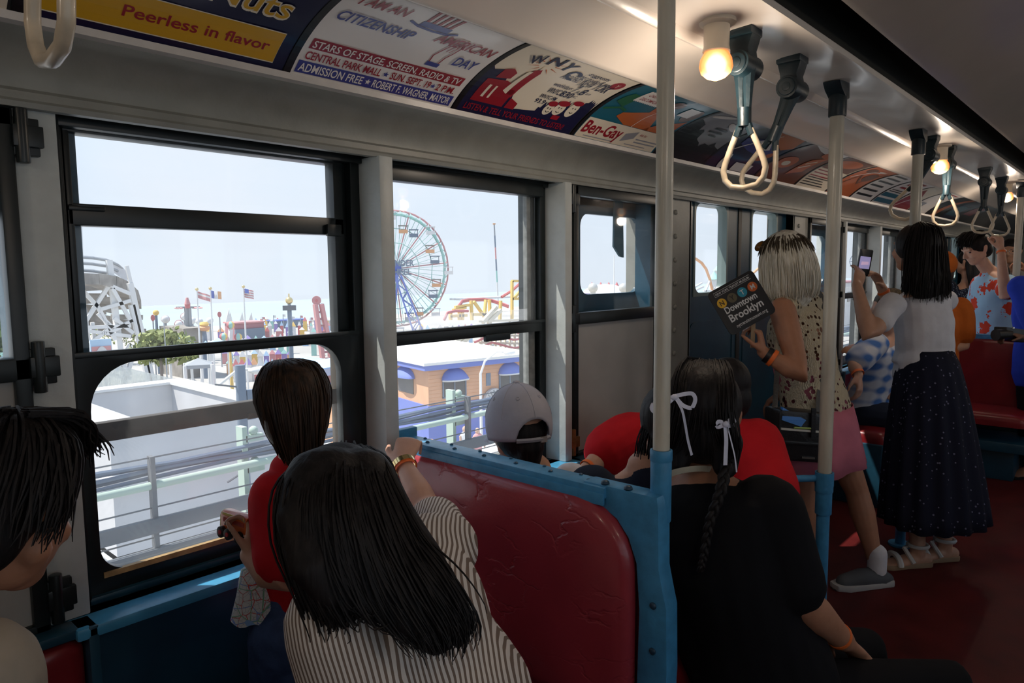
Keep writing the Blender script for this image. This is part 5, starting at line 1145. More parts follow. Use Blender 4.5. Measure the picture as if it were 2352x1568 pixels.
def U(v): return V(v).normalized()
def hand(g, wr, d, pn, th, s=1.0, curl=(.5, .5, .4), spread=.06, thumb=.5, fan=0.0):
    """palm, four unequal fingers and a thumb. d: along the hand, pn: palm normal, th: towards the thumb side"""
    d = U(d); pn = V(pn); pn = U(pn - d * pn.dot(d)); l = d.cross(pn)
    if l.dot(V(th)) < 0: l = -l
    P = lambda a, b, c: V(wr) + (d * a + l * b + pn * c) * s
    g.loft([(P(-.01, 0, 0), .024 * s, .019 * s, l), (P(.02, .002, 0), .031 * s, .017 * s, l), (P(.055, .001, 0), .038 * s, .015 * s, l), (P(.088, 0, .001), .039 * s, .012 * s, l)], 14)
    ax = d.cross(pn)                                  # bend d towards pn about l
    for b, L, r in ((.030, (.044, .027, .021), .0088), (.0102, (.048, .031, .022), .009), (-.0100, (.045, .029, .021), .0086), (-.029, (.035, .021, .018), .0076)):
        p = P(.084, b, 0); a = 0; dd = U(d + l * (b / .03) * spread); pts = [(p - dd * .012 * s, r * s * 1.05)]
        for k in range(3):
            a += curl[k] * (1 + fan * (b / .03)); q = dd * math.cos(a) + pn * math.sin(a)
            pts.append((p, r * s * (1.04 - .05 * k))); p2 = p + q * L[k] * s
            pts.append((p.lerp(p2, .5), r * s * (.93 - .05 * k))); p = p2
        pts.append((p, r * s * .78)); g.limb(pts, 10)
    t = U(d * .72 + l * (.75 - thumb * .3) + pn * thumb * .75); t2 = U(d * .95 + l * .12 + pn * thumb * .85)
    p0 = P(.014, .020, .006); p1 = p0 + t * .044 * s; p2 = p1 + U(t + t2) * .034 * s; p3 = p2 + t2 * .026 * s
    g.limb([(p0, .0145 * s), (p0.lerp(p1, .6), .0125 * s), (p1, .0108 * s), (p2, .0098 * s), (p3, .0076 * s)], 10)
def head(g, c, f, u, s=1.0, face=True, ears=True):
    """skull, jaw, brow, nose, lips, chin and ears; f: where the face looks, u: up"""
    f = U(f); u = V(u); u = U(u - f * u.dot(f)); r = f.cross(u)
    P = lambda a, b, d: V(c) + (f * a + r * b + u * d) * s
    g.ball(P(-.012, 0, .022), [.093 * s, .076 * s, .098 * s], 20, 14, (f, r, u))
    g.ball(P(.028, 0, -.02), [.066 * s, .062 * s, .088 * s], 18, 12, (f, r, u))
    g.ball(P(.052, 0, -.078), [.034 * s, .036 * s, .032 * s], 14, 10, (f, r, u)); g.limb([(P(.0, -.052, -.052), .022 * s), (P(.055, -.014, -.088), .016 * s), (P(.055, .014, -.088), .016 * s), (P(.0, .052, -.052), .022 * s)], 10)
    if face:
        g.limb([(P(.083, 0, .022), .009 * s), (P(.103, 0, -.008), .011 * s), (P(.110, 0, -.022), .0125 * s)], 10)
        for sd in (-1, 1):
            g.ball(P(.100, sd * .011, -.025), .0085 * s, 10, 8); g.limb([(P(.080, sd * .012, .030), .010 * s), (P(.074, sd * .042, .030), .011 * s)], 8); g.ball(P(.066, sd * .038, -.028), [.022 * s, .02 * s, .02 * s], 10, 8, (f, r, u))
        g.limb([(P(.078, -.022, -.052), .006 * s), (P(.090, 0, -.049), .0085 * s), (P(.078, .022, -.052), .006 * s)], 8); g.limb([(P(.078, -.018, -.061), .006 * s), (P(.088, 0, -.062), .0085 * s), (P(.078, .018, -.061), .006 * s)], 8)
    if ears:
        for sd in (-1, 1):
            g.loft([(P(-.012, sd * .070, -.032), .010 * s, .007 * s, f), (P(-.018, sd * .080, -.008), .015 * s, .008 * s, f), (P(-.022, sd * .082, .012), .017 * s, .008 * s, f), (P(-.018, sd * .077, .026), .011 * s, .007 * s, f)], 10)
    return P
def torso(g, pel, nk, sp, ss, wh, ww, wc, wsh, dp, bend=None, inf=0.0, top=True, hem=0.0):
    """rounded trunk from the hips to the base of the neck"""
    pel, nk = V(pel), V(nk); mid = bend if bend is not None else pel.lerp(nk, .5); d = U(nk - pel)
    def C(t): return (1 - t) ** 2 * pel + 2 * t * (1 - t) * mid + t * t * nk
    S = lambda t: U(V(sp) * (1 - t) + V(ss) * t)
    R = [(C(-hem), wh + inf, dp * 1.02 + inf, S(0)), (C(.14), wh * .97 + inf, dp + inf, S(.1)), (C(.34), ww + inf, dp * .86 + inf, S(.35)), (C(.58), wc + inf, dp * .95 + inf, S(.6)), (C(.76), (wc + wsh) / 2 + inf, dp * .92 + inf, S(.8)), (C(.88), wsh + inf, dp * .74 + inf, S(1))]
    if top: R += [(C(.955), wsh * .62 + inf * .6, dp * .58 + inf * .5, S(1)), (C(1.0), .062 + inf * .2, .058 + inf * .2, S(1))]
    g.loft(R, 20)
def fold(amp, freq, seed):
    """soft cloth creases as real displacement"""
    ph = np.random.RandomState(seed).rand(6) * 6.3; K = np.random.RandomState(seed + 1).randn(6, 3)
    def f(co):
        r = np.zeros(len(co))
        for i in range(6): r += np.sin(co @ (K[i] * freq) + ph[i] + 1.5 * np.sin(co @ (K[(i + 1) % 6] * freq * .5)))
        return amp * r / 2.5
    return f
def strands(name, guides, n, r, jit, mat, parent, seed, segs=12, wob=.004):
    """many fine locks that follow the guides; guides: lists of points, mixed pairwise"""
    rnd = random.Random(seed); g = G()
    def sample(gd, t):
        x = t * (len(gd) - 1); i = min(int(x), len(gd) - 2); a = V(gd[max(i - 1, 0)]); b = V(gd[i]); c = V(gd[i + 1]); d = V(gd[min(i + 2, len(gd) - 1)]); f = x - i
        return .5 * (2 * b + (c - a) * f + (2 * a - 5 * b + 4 * c - d) * f * f + (3 * b - a - 3 * c + d) * f ** 3)
    for _ in range(n):
        k = rnd.randrange(len(guides) - 1) if len(guides) > 1 else 0; m = rnd.random(); A = guides[k]; B = guides[min(k + 1, len(guides) - 1)]
        off = V((rnd.gauss(0, jit), rnd.gauss(0, jit), rnd.gauss(0, jit))); ph = rnd.random() * 6; t1 = 1 - abs(rnd.gauss(0, .06)); t0 = rnd.random() * .05
        pts = []
        for i in range(segs + 1):
            t = t0 + (t1 - t0) * i / segs; p = sample(A, t).lerp(sample(B, t), m); pts.append(p + off * (.4 + t) + V((math.sin(ph + t * 7), math.cos(ph * 2 + t * 6), math.sin(ph * 3 + t * 5))) * wob * t)
        g.tube(pts, [r * (1 - .75 * (i / segs) ** 3) for i in range(segs + 1)], 4, cap=False)
    return mk(name, g, mat, parent, recalc=False, ang=80)
def ringband(c, d, a, b, side, w, mat, parent, name='wristband'):
    d = U(d); o = G(); s = V(side); s = U(s - d * s.dot(d)); q = d.cross(s); vs = []; n = 20
    for k, (off, ex) in enumerate(((-w / 2, 0), (-w / 2, .0022), (w / 2, .0022), (w / 2, 0))): vs += [V(c) + d * off + s * (a + ex) * math.cos(2 * PI * i / n) + q * (b + ex) * math.sin(2 * PI * i / n) for i in range(n)]
    fs = [(k * n + i, k * n + (i + 1) % n, ((k + 1) % 4) * n + (i + 1) % n, ((k + 1) % 4) * n + i) for k in range(4) for i in range(n)]
    o.add(vs, fs); return mk(name, o, mat, parent)
def arm(g, sh, el, wr, s=1.0, w=1.0):
    g.limb([(sh, .050 * s * w), (V(sh).lerp(V(el), .35), .047 * s * w), (V(sh).lerp(V(el), .8), .038 * s * w), (el, .037 * s), (V(el).lerp(V(wr), .3), .039 * s), (V(el).lerp(V(wr), .75), .029 * s), (wr, .0245 * s)], 14)
def leg(g, hp, kn, an, s=1.0):
    hp, kn, an = V(hp), V(kn), V(an)
    g.limb([(hp, .088 * s), (hp.lerp(kn, .5), .072 * s), (kn, .053 * s), (kn.lerp(an, .3), .056 * s), (kn.lerp(an, .75), .038 * s), (an, .034 * s)], 14)
def foot(g, an, td, s=1.0):
    an = V(an); td = U(V((td[0], td[1], 0))); sd = V((-td.y, td.x, 0)); z = V((0, 0, 1))
    b = V((an.x, an.y, an.z - .055 * s))
    g.loft([(b - td * .045 * s, .030 * s, .030 * s, sd), (b + td * .02 * s, .034 * s, .034 * s, sd), (b + td * .09 * s - z * .008 * s, .042 * s, .024 * s, sd), (b + td * .15 * s - z * .014 * s, .040 * s, .016 * s, sd), (b + td * .185 * s - z * .016 * s, .028 * s, .011 * s, sd)], 14)
    g.limb([(an, .036 * s), (b, .032 * s)], 10)
def sleeve(g, sh, el, t, r0, r1, s=1.0):
    sh, el = V(sh), V(el); e = sh.lerp(el, t); g.limb([(sh, r0 * s), (sh.lerp(e, .5), (r0 + r1) / 2 * s), (e, r1 * s)], 16)
def sidev(l, r): return U(V(l) - V(r))
def eyes(P, s, parent):
    for sd in (-1, 1): mk('eye', G().ball(P(.070, sd * .031, .008), .0115 * s, 12, 8), M('eye_dark', (.02, .015, .012), .15), parent)

# ------------------------------------------------------------------ 1 boy in the red shirt at the left window
D0 = 1.55
hd = at(672, 945, D=1.55); nk = at(690, 1078, D=1.58); shl = at(630, 1142, D=1.53); shr = at(745, 1130, D=1.68); ell = at(642, 1338, D=1.42); wrl = at(573, 1274, D=1.47); pel = at(694, 1440, D=1.60)
r = thing('person', 'boy with dark bowl cut hair in a red shirt, back turned, at the left window', 'person', (pel.x, pel.y, .45))
fw = U((.30, .92, -.16)); sd = sidev(shl, shr)
g = G(); Pb = head(g, hd, fw, (0, .1, 1), .82)
g.limb([(nk, .040), (hd - V((0, 0, .06)), .038)], 12); torso(g, pel, nk, sd, sd, .075, .072, .085, .105, .068)
elr = at(770, 1310, D=1.72); wrr = elr + V((.02, .13, .03)); arm(g, shl, ell, wrl, .82, .9); arm(g, shr, elr, wrr, .72)
tr_c = at(548, 1203, D=1.52)
hand(g, wrl, at(577, 1215, D=1.50) - wrl, V((-.6, .6, .1)), V((.6, -.1, .8)), .66, (.7, .9, .6), .05, .75); hand(g, wrr, (0, 1, .1), (0, 0, -1), (-1, 0, 0), .66)
for s_ in (1, -1):
    hp = pel + sd * .055 * s_; kn = V((hp.x + .02, hp.y + .10, .49)); an = V((hp.x - .02, hp.y - .12, .475)); leg(g, hp, kn, an, .72); foot(g, an + V((0, -.02, .03)), (0, -1, 0), .6)
remesh('body', g, s_mid, r, .0045, 3)
g = G(); torso(g, pel, nk - V((0, 0, .012)), sd, sd, .078, .078, .088, .108, .072, inf=.012, hem=-.02)
sleeve(g, shl, ell, .74, .052, .056); sleeve(g, shr, elr, .74, .052, .056)
remesh('red_shirt', g, c_red, r, .006, 5, disp=fold(.007, 24, 3))
g = G(); torso(g, pel - V((0, 0, .08)), pel + V((0, 0, .12)), sd, sd, .078, .078, .08, .08, .072, inf=.01, top=False)
for s_ in (1, -1):
    hp = pel + sd * .055 * s_; kn = V((hp.x + .02, hp.y + .10, .50)); an = V((hp.x - .02, hp.y - .10, .49)); g.limb([(hp, .078), (kn, .055), (an, .046)], 14)
remesh('jeans', g, c_denim, r, .006, 3, disp=fold(.002, 40, 5))
for u_ in (-.045, .055):
    q = [pel + sd * (u_ + a) + V((-.02, -.088, b)) for a, b in ((-.03, .06), (.03, .06), (.03, -.01), (0, -.03), (-.03, -.01))]
    mk('back_pocket', G().tube(q + [q[0]], .0025, 6), M('denim_stitch', (.06, .08, .14), .8), r)
g = G(); f_ = fw; P = Pb
g.ball(P(-.020, 0, .030), [.084, .074, .088], 22, 14, (U(f_), U(f_.cross(ZN)), ZN)); g.ball(P(-.045, 0, -.02), [.055, .070, .075], 18, 12, (U(f_), U(f_.cross(ZN)), ZN)); g.limb([(P(-.07, -.02, -.06), .034), (P(-.055, 0, -.115), .022)], 10)
remesh('hair', g, h_brown, r, .005, 3)
gd = []
for k in range(15):
    a = -1.75 + 3.5 * k / 14; ca, sa = math.cos(a), math.sin(a)          # a=0 at the back of the head
    gd.append([P(.0 - .01 * ca, .012 * sa - .015, .138), P(-.06 * ca - .02, .066 * sa, .120), P(-.095 * ca - .022, .092 * sa, .06), P(-.098 * ca - .025, .084 * sa, -.005), P(-.088 * ca - .02, .064 * sa, -.06 - .03 * ca), P(-.066 * ca - .015, .045 * sa, -.09 - .075 * ca)])
strands('hair', gd, 420, .0026, .003, h_brown, r, 4, 10)

# toy train in the boy's hand
t = thing('toy_train', 'small orange and yellow toy train with black wheels held by the boy', 'toy', tr_c)
ax = U(at(575, 1212, D=1.50) - at(525, 1195, D=1.54)); up_ = U(V((.12, -.25, 1)) - ax * ax.dot(V((.12, -.25, 1)))); ay = up_.cross(ax)
g = G(); g.prism(rrect(-.016, .016, -.012, .026, .008, 4, (.002, .002, .012, .012)), lambda u, v, w: tr_c + ay * u + up_ * v + ax * (w - .040), .085); mk('car_body', g, M('toy_orange', (.70, .13, .02), .3, coat=.4), t, bevel=.0015)
mk('front_face', G().prism(rrect(-.0155, .0155, -.011, .0255, .008, 4, (.002, .002, .012, .012)), lambda u, v, w: tr_c + ay * u + up_ * v + ax * (w - .0425), .003), M('toy_yellow', (.75, .55, .12), .3, coat=.4), t)
mk('roof_stripe', G().prism([(-.034, .018), (.04, .018), (.04, .0235), (-.034, .0235)], lambda u, v, w: tr_c + ax * u + up_ * v + ay * (-.0168 + w), .001), bpy.data.materials['toy_yellow'], t)
mtb = M('toy_black', (.012, .012, .012), .3); 
for u_ in (-.028, -.004, .030):
    for sg in (-1, 1):
        c = tr_c + ax * u_ - up_ * .018 + ay * .017 * sg; w_ = mk('wheel', G().cyl(c, c + ay * .008 * sg, .0125, n=18), mtb, t, bevel=.001); mk('hub_cap', G().cyl(c + ay * .008 * sg, c + ay * .0095 * sg, .005, n=12), M('hub_red', (.5, .03, .04), .3, metal=.5), w_)
mk('window_strip', G().prism([(-.03, .004), (.04, .004), (.04, .013), (-.03, .013)], lambda u, v, w: tr_c + ax * u + up_ * v + ay * (-.0168 + w), .0008), M('toy_red', (.45, .04, .02), .3), t)

# map printed hat under the boy's arm
def mapcloth():
    m = M('map_print_cotton', (.68, .66, .62), .85, spec=.15); t = m.node_tree; b = t.nodes['Principled BSDF']; tc = N(t, 'ShaderNodeTexCoord')
    prev = None
    for sc, thr, c in ((24, .02, (.20, .30, .60)), (30, .022, (.62, .10, .08)), (19, .018, (.20, .42, .25)), (90, .03, (.40, .40, .40))):
        v = N(t, 'ShaderNodeTexVoronoi', feature='DISTANCE_TO_EDGE'); v.inputs['Scale'].default_value = sc; t.links.new(tc.outputs['Object'], v.inputs['Vector'])
        lt = N(t, 'ShaderNodeMath', operation='LESS_THAN'); lt.inputs[1].default_value = thr; t.links.new(v.outputs['Distance'], lt.inputs[0])
        x = N(t, 'ShaderNodeMixRGB'); x.inputs[2].default_value = (*c, 1); t.links.new(lt.outputs[0], x.inputs[0])
        if prev: t.links.new(prev.outputs[0], x.inputs[1])
        else: x.inputs[1].default_value = (.68, .66, .62, 1)
        prev = x
    n = N(t, 'ShaderNodeTexNoise'); n.inputs['Scale'].default_value = 11; t.links.new(tc.outputs['Object'], n.inputs['Vector']); gt = N(t, 'ShaderNodeMath', operation='GREATER_THAN'); gt.inputs[1].default_value = .60; t.links.new(n.outputs[0], gt.inputs[0])
    x = N(t, 'ShaderNodeMixRGB'); x.inputs[2].default_value = (.25, .42, .68, 1); t.links.new(gt.outputs[0], x.inputs[0]); t.links.new(prev.outputs[0], x.inputs[1]); t.links.new(x.outputs[0], b.inputs['Base Color']); return m
hc = at(585, 1348, D=1.50); t = thing('map_print_hat', 'soft white hat printed with a street map, hanging below the arm of the boy', 'hat', hc)
top = at(580, 1295, D=1.53); bot = at(580, 1400, D=1.49); rt_ = U(at(620, 1350, D=1.5) - at(560, 1350, D=1.5)); dn = U(at(590, 1400, D=1.5) - at(575, 1300, D=1.5)); fd = rt_.cross(dn)
g = G(); n = 28; prof = [(0, .010), (.012, .030), (.035, .040), (.065, .048), (.095, .057), (.125, .066)]
vs = [top + dn * h * (1.0 + .04 * math.sin(5 * 2 * PI * i / n)) + (rt_ * math.cos(2 * PI * i / n) * .92 + fd * math.sin(2 * PI * i / n) * .5) * q * (1 + .07 * math.sin(3 * 2 * PI * i / n + h * 30)) for h, q in prof for i in range(n)]
g.add(vs, [(k * n + i, k * n + (i + 1) % n, (k + 1) * n + (i + 1) % n, (k + 1) * n + i) for k in range(len(prof) - 1) for i in range(n)] + [tuple(range(n))])
o = mk('printed_crown', g, mapcloth(), t, ang=80)
q_ = G(); q_.add([top + dn * .112 + (rt_ * math.cos(2 * PI * i / n) * .92 + fd * math.sin(2 * PI * i / n) * .5) * rr for rr in (.058, .03) for i in range(n)], [(i, (i + 1) % n, n + (i + 1) % n, n + i) for i in range(n)]); mk('white_lining', q_, c_white, t)

# ------------------------------------------------------------------ 2 woman in the striped shirt
def stripes(t, vec):
    d = N(t, 'ShaderNodeVectorMath', operation='DOT_PRODUCT'); d.inputs[1].default_value = tuple(STR_AX); t.links.new(vec, d.inputs[0])
    n = N(t, 'ShaderNodeTexNoise'); n.inputs['Scale'].default_value = 7; t.links.new(vec, n.inputs['Vector'])
    a = N(t, 'ShaderNodeMath', operation='MULTIPLY_ADD'); a.inputs[1].default_value = .007; t.links.new(n.outputs[0], a.inputs[0]); t.links.new(d.outputs['Value'], a.inputs[2])
    m = N(t, 'ShaderNodeMath', operation='MULTIPLY'); m.inputs[1].default_value = 2 * PI / .0074; t.links.new(a.outputs[0], m.inputs[0])
    s = N(t, 'ShaderNodeMath', operation='SINE'); t.links.new(m.outputs[0], s.inputs[0]); q = N(t, 'ShaderNodeMath', operation='GREATER_THAN'); q.inputs[1].default_value = .15; t.links.new(s.outputs[0], q.inputs[0])
    return q.outputs[0], (.20, .15, .12)
hd = at(778, 1178, D=1.22); nk = at(860, 1285, D=1.27); shr = at(1015, 1262, D=1.44); shl = at(770, 1430, D=1.12); pel = at(1030, 1640, D=1.28)
wrr = at(925, 1062, D=1.80); elr = at(980, 1165, D=1.68); gr = V((1.245, 1.47, 1.045))
r = thing('person', 'woman with long black hair in a striped shirt, one arm on the bench rail', 'person', (pel.x, pel.y, .45))
fw = U((.12, .85, -.42)); ss = sidev(shl, shr); sp = U((-.35, .5, 0)) * 1.0; sp = U(V((-.62, .72, .1)) * 0 + V((ss.x, ss.y, 0)))
g = G(); Pw = head(g, hd, fw, (.1, .3, 1), .94)
g.limb([(nk + V((0, 0, -.01)), .052), (hd + V((.01, -.02, -.05)), .05)], 12); torso(g, pel, nk, sp, ss, .165, .135, .155, .165, .105)
arm(g, shr, elr, wrr, .86); hand(g, wrr, U(gr - wrr) + V((0, .15, .45)), V((.45, .5, -.75)), V((-.75, .62, .1)), .90, (.75, .85, .5), .05, .45)
ell = at(838, 1625, D=1.12); wrl = ell + V((.12, .16, -.12)); arm(g, shl, ell, wrl, .92); hand(g, wrl, (0, 1, -.2), (0, 0, -1), (1, 0, 0), .92)
for s_ in (1, -1):
    hp = pel + sp * .085 * s_ - V((0, 0, .03)); kn = V((hp.x - .38, hp.y + .06, .53)); an = V((hp.x - .42, hp.y + .04, .19)); leg(g, hp, kn, an, .95); foot(g, an, (-1, .1, 0), .95)
remesh('body', g, s_fair, r, .005, 3)
STR_AX = U((.66, -.70, .25)); m_str = fabric('striped_cotton', (.70, .65, .60), stripes, .85)
g = G(); torso(g, pel, nk - V((0, 0, .015)), sp, ss, .19, .175, .175, .18, .125, inf=.014, hem=.06); sleeve(g, shr, elr, .55, .070, .062); sleeve(g, shl, ell, .75, .078, .085)
g.limb([(nk + V((0, 0, -.02)), .075), (shr.lerp(nk, .2), .075)], 12); g.limb([(nk + V((0, 0, -.02)), .075), (shl.lerp(nk, .2), .078)], 12)
remesh('striped_shirt', g, m_str, r, .006, 6, disp=fold(.005, 18, 9))
g = G()
for s_ in (1, -1):
    hp = pel + sp * .085 * s_ - V((0, 0, .03)); kn = V((hp.x - .38, hp.y + .06, .53)); an = V((hp.x - .42, hp.y + .04, .22)); g.limb([(hp, .105), (kn, .07), (an, .055)], 14)
remesh('trousers', g, c_navy, r, .008, 3)
# hair: crown, then a heavy fall over her right shoulder and back
def Q(px, py, D): return at(px, py, D=D)
g = G(); f_ = U(fw); r_ = U(f_.cross(ZN)); u_ = r_.cross(f_)
g.ball(hd + V((0, 0, .010)) - f_ * .015, [.102, .090, .110], 22, 14, (f_, r_, u_))
g.loft([(Q(770, 1110, 1.15), .085, .06, XN), (Q(765, 1190, 1.11), .092, .05, XN), (Q(790, 1290, 1.08), .088, .04, XN), (Q(815, 1370, 1.07), .06, .028, XN), (Q(800, 1410, 1.07), .03, .015, XN)], 18)
g.loft([(Q(830, 1110, 1.17), .06, .06, XN), (Q(860, 1200, 1.13), .075, .05, XN), (Q(925, 1310, 1.10), .080, .042, XN), (Q(985, 1400, 1.085), .070, .034, XN), (Q(1020, 1455, 1.08), .045, .024, XN)], 18)
remesh('hair', g, h_black, r, .006, 5)
gd = [[Q(*p) for p in L] for L in (
    [(742, 1040, 1.235), (690, 1062, 1.16), (650, 1120, 1.10), (650, 1230, 1.08), (690, 1340, 1.065), (735, 1440, 1.06), (745, 1470, 1.07)],
    [(760, 1030, 1.245), (722, 1060, 1.14), (690, 1140, 1.07), (695, 1250, 1.05), (730, 1350, 1.045), (770, 1420, 1.05), (755, 1455, 1.06)],
    [(778, 1024, 1.25), (758, 1065, 1.13), (745, 1150, 1.06), (755, 1260, 1.04), (790, 1350, 1.035), (830, 1400, 1.045), (850, 1330, 1.05)],
    [(796, 1022, 1.255), (795, 1068, 1.13), (800, 1160, 1.06), (825, 1270, 1.04), (860, 1360, 1.04), (910, 1430, 1.045), (950, 1475, 1.05)],
    [(815, 1024, 1.26), (832, 1066, 1.15), (850, 1150, 1.08), (890, 1270, 1.055), (940, 1370, 1.045), (990, 1450, 1.045), (1005, 1490, 1.05)],
    [(832, 1028, 1.26), (862, 1062, 1.17), (890, 1140, 1.11), (940, 1260, 1.075), (1000, 1350, 1.06), (1045, 1430, 1.06), (1040, 1475, 1.06)],
    [(848, 1034, 1.265), (880, 1060, 1.19), (905, 1130, 1.15), (960, 1240, 1.11), (1035, 1330, 1.085), (1072, 1410, 1.075), (1070, 1460, 1.07)])]
strands('hair', gd, 1500, .0021, .006, h_black, r, 8, 16, .009)
ringband(elr.lerp(wrr, .86), wrr - elr, .027, .026, XN, .007, m_band, r)
wb = elr.lerp(wrr, .93); bd = U(wrr - elr)
t = thing('gold_bracelet', 'shiny gold cuff bracelet on the raised wrist by the bench rail', 'bracelet', wb); ringband(wb, bd, .030, .028, XN, .016, M('polished_gold', (.85, .62, .28), .15, metal=1), t, 'cuff')

# ------------------------------------------------------------------ 3 boy in the grey cap
hd = at(1188, 985, D=2.10); nk = at(1222, 1082, D=2.12); fw = U((.35, .92, -.12)); sd = U((-.92, .38, 0)); pel = V((nk.x - .02, nk.y - .06, .55))
r = thing('person', 'child in a grey baseball cap and white shirt looking out of the second window', 'person', (pel.x, pel.y, .45))
g = G(); P = head(g, hd, fw, (0, .1, 1), .95); g.limb([(nk, .045), (hd - V((0, 0, .06)), .043)], 12); torso(g, pel, nk, sd, sd, .11, .10, .12, .13, .085)
shl, shr = nk + sd * .135 - V((0, 0, .05)), nk - sd * .135 - V((0, 0, .05))
for sh, s_ in ((shl, 1), (shr, -1)):
    el = sh + V((0, .0, -.20)); wr = el + V((.0, .02, -.13)); arm(g, sh, el, wr, .75); hand(g, wr, (0, .1, -1), (-s_, 0, 0), (0, 1, 0), .7)
    hp = pel + sd * .06 * s_; kn = V((hp.x, hp.y + .10, .50)); an = V((hp.x, hp.y - .15, .49)); leg(g, hp, kn, an, .72); foot(g, an, (0, -1, 0), .6)
remesh('body', g, s_mid, r, .006, 3)
g = G(); torso(g, pel, nk - V((0, 0, .012)), sd, sd, .11, .11, .125, .135, .09, inf=.014)
for sh in (shl, shr): sleeve(g, sh, sh + V((0, .02, -.2)), .75, .06, .065)
remesh('white_shirt', g, c_white, r, .007, 5, disp=fold(.004, 20, 2))
g = G()
for s_ in (1, -1): hp = pel + sd * .06 * s_; g.limb([(hp, .085), (V((hp.x, hp.y + .10, .51)), .06), (V((hp.x, hp.y - .15, .50)), .05)], 12)
remesh('trousers', g, c_denim, r, .008, 3)
g = G(); f_ = U(fw); r_ = U(f_.cross(ZN)); u_ = U(r_.cross(f_)); g.ball(P(-.02, 0, -.005), [.085, .078, .085], 18, 12, (f_, r_, u_)); g.limb([(P(-.07, 0, -.05), .045), (P(-.06, 0, -.11), .03)], 10); remesh('hair', g, h_black, r, .006, 3)
t = thing('baseball_cap', 'faded grey baseball cap worn by the child at the second window', 'cap', P(0, 0, .05))
# crown of six panels: an ellipsoid shell with an arched opening at the back
def capfn(th, ph, ex=0): return P(-.014, 0, .018) + (f_ * math.cos(ph) * (.108 + ex) + r_ * math.sin(ph) * (.094 + ex)) * math.sin(th) + u_ * math.cos(th) * (.118 + ex)
g = G(); n, m = 48, 18; vs = []
for j in range(m + 1):
    for i in range(n):
        ph = 2 * PI * i / n; bk = abs(((ph - PI + PI) % (2 * PI)) - PI); low = 1.92
        if bk < .62: low = 1.92 - .52 * math.sqrt(max(0, 1 - (bk / .62) ** 2))
        vs.append(capfn(.02 + (low - .02) * j / m, ph))
g.add(vs, [(j * n + i, j * n + (i + 1) % n, (j + 1) * n + (i + 1) % n, (j + 1) * n + i) for j in range(m) for i in range(n)]); o = mk('crown', g, c_grey, t, ang=80)
sm = o.modifiers.new('s', 'SOLIDIFY'); sm.thickness = .003; sm.offset = 1
for k in range(6): mk('seam', G().tube([capfn(.03 + 1.35 * j / 14, PI + k * PI / 3, .003) for j in range(15)], .0016, 6), c_grey, t)
mk('button', G().ball(capfn(0, 0, .005), [.011, .011, .006], 12, 8, (f_, r_, u_)), c_grey, t)
for k in (-.5, .5, -1.6, 1.6): mk('eyelet', G().torus(capfn(.85, PI + k, .003), capfn(.85, PI + k, .01) - capfn(.85, PI + k), .005, .0015, 12, 5), c_grey, t)
mk('brim', G().sheet(lambda a, b: capfn(1.85, -1.1 + 2.2 * a) + f_ * b * .075 * math.sin(PI * a) ** .6 - u_ * .02 * b, 14, 4), c_grey, t)
mk('back_strap', G().tube([capfn(1.90, PI - .62 + 1.24 * i / 10, .002) for i in range(11)], .007, 6), M('cap_strap', (.30, .30, .34), .8), t)
mk('strap_buckle', G().obox(capfn(1.9, PI - .25, .006), r_ * .010, f_ * .003, u_ * .008), M('buckle_grey', (.5, .5, .5), .3, metal=.8), t)

# ------------------------------------------------------------------ 4 child in the navy shirt behind the pole
hd = at(1543, 978, D=1.86); nk = at(1492, 1078, D=1.84); sd = U((-.50, .86, 0)); pel = V((nk.x, nk.y, .55)); fw = U((.9, .4, -.1))
r = thing('person', 'child in a navy shirt mostly hidden behind the nearest pole', 'person', (pel.x, pel.y, .45))
g = G(); P = head(g, hd, fw, ZN, .9); g.limb([(nk, .046), (hd - V((0, 0, .05)), .043)], 12); torso(g, pel, nk, sd, sd, .12, .11, .125, .14, .09)
shl, shr = nk + sd * .15 - V((0, 0, .06)), nk - sd * .14 - V((0, 0, .06))
for sh, s_ in ((shl, 1), (shr, -1)):
    el = sh + V((.03, 0, -.22)); wr = el + V((.16, 0, .0)); arm(g, sh, el, wr, .78); hand(g, wr, (1, 0, 0), (0, 0, -1), (0, -s_, 0), .72)
    hp = pel + sd * .065 * s_ - V((0, 0, .03)); kn = V((hp.x + .33, hp.y, .52)); an = V((hp.x + .35, hp.y, .2)); leg(g, hp, kn, an, .75); foot(g, an, (1, 0, 0), .72)
remesh('body', g, s_mid, r, .006, 3)
g = G(); torso(g, pel, nk - V((0, 0, .012)), sd, sd, .12, .12, .13, .15, .095, inf=.014)
for sh in (shl, shr): sleeve(g, sh, sh + V((.03, 0, -.22)), .8, .065, .068)
remesh('navy_shirt', g, c_navy, r, .007, 5, disp=fold(.004, 20, 12))
g = G()
for s_ in (1, -1): hp = pel + sd * .065 * s_ - V((0, 0, .03)); g.limb([(hp, .085), (V((hp.x + .33, hp.y, .52)), .062), (V((hp.x + .35, hp.y, .24)), .05)], 12)
remesh('trousers', g, c_denim, r, .008, 3)
g = G(); f_ = U(fw); r_ = U(f_.cross(ZN)); g.ball(P(-.02, 0, .03), [.092, .082, .092], 18, 12, (f_, r_, ZN)); g.limb([(P(-.06, 0, -.02), .055), (P(-.05, .0, -.09), .04)], 10); remesh('hair', g, h_black, r, .006, 3)
strands('hair', [[P(-.05, -.06, .03), P(-.07, -.085, -.03), P(-.07, -.09, -.10), P(-.06, -.10, -.15)], [P(-.06, -.02, .03), P(-.09, -.03, -.03), P(-.09, -.03, -.09), P(-.08, -.05, -.13)]], 60, .0014, .006, h_black, r, 3, 8, .008)
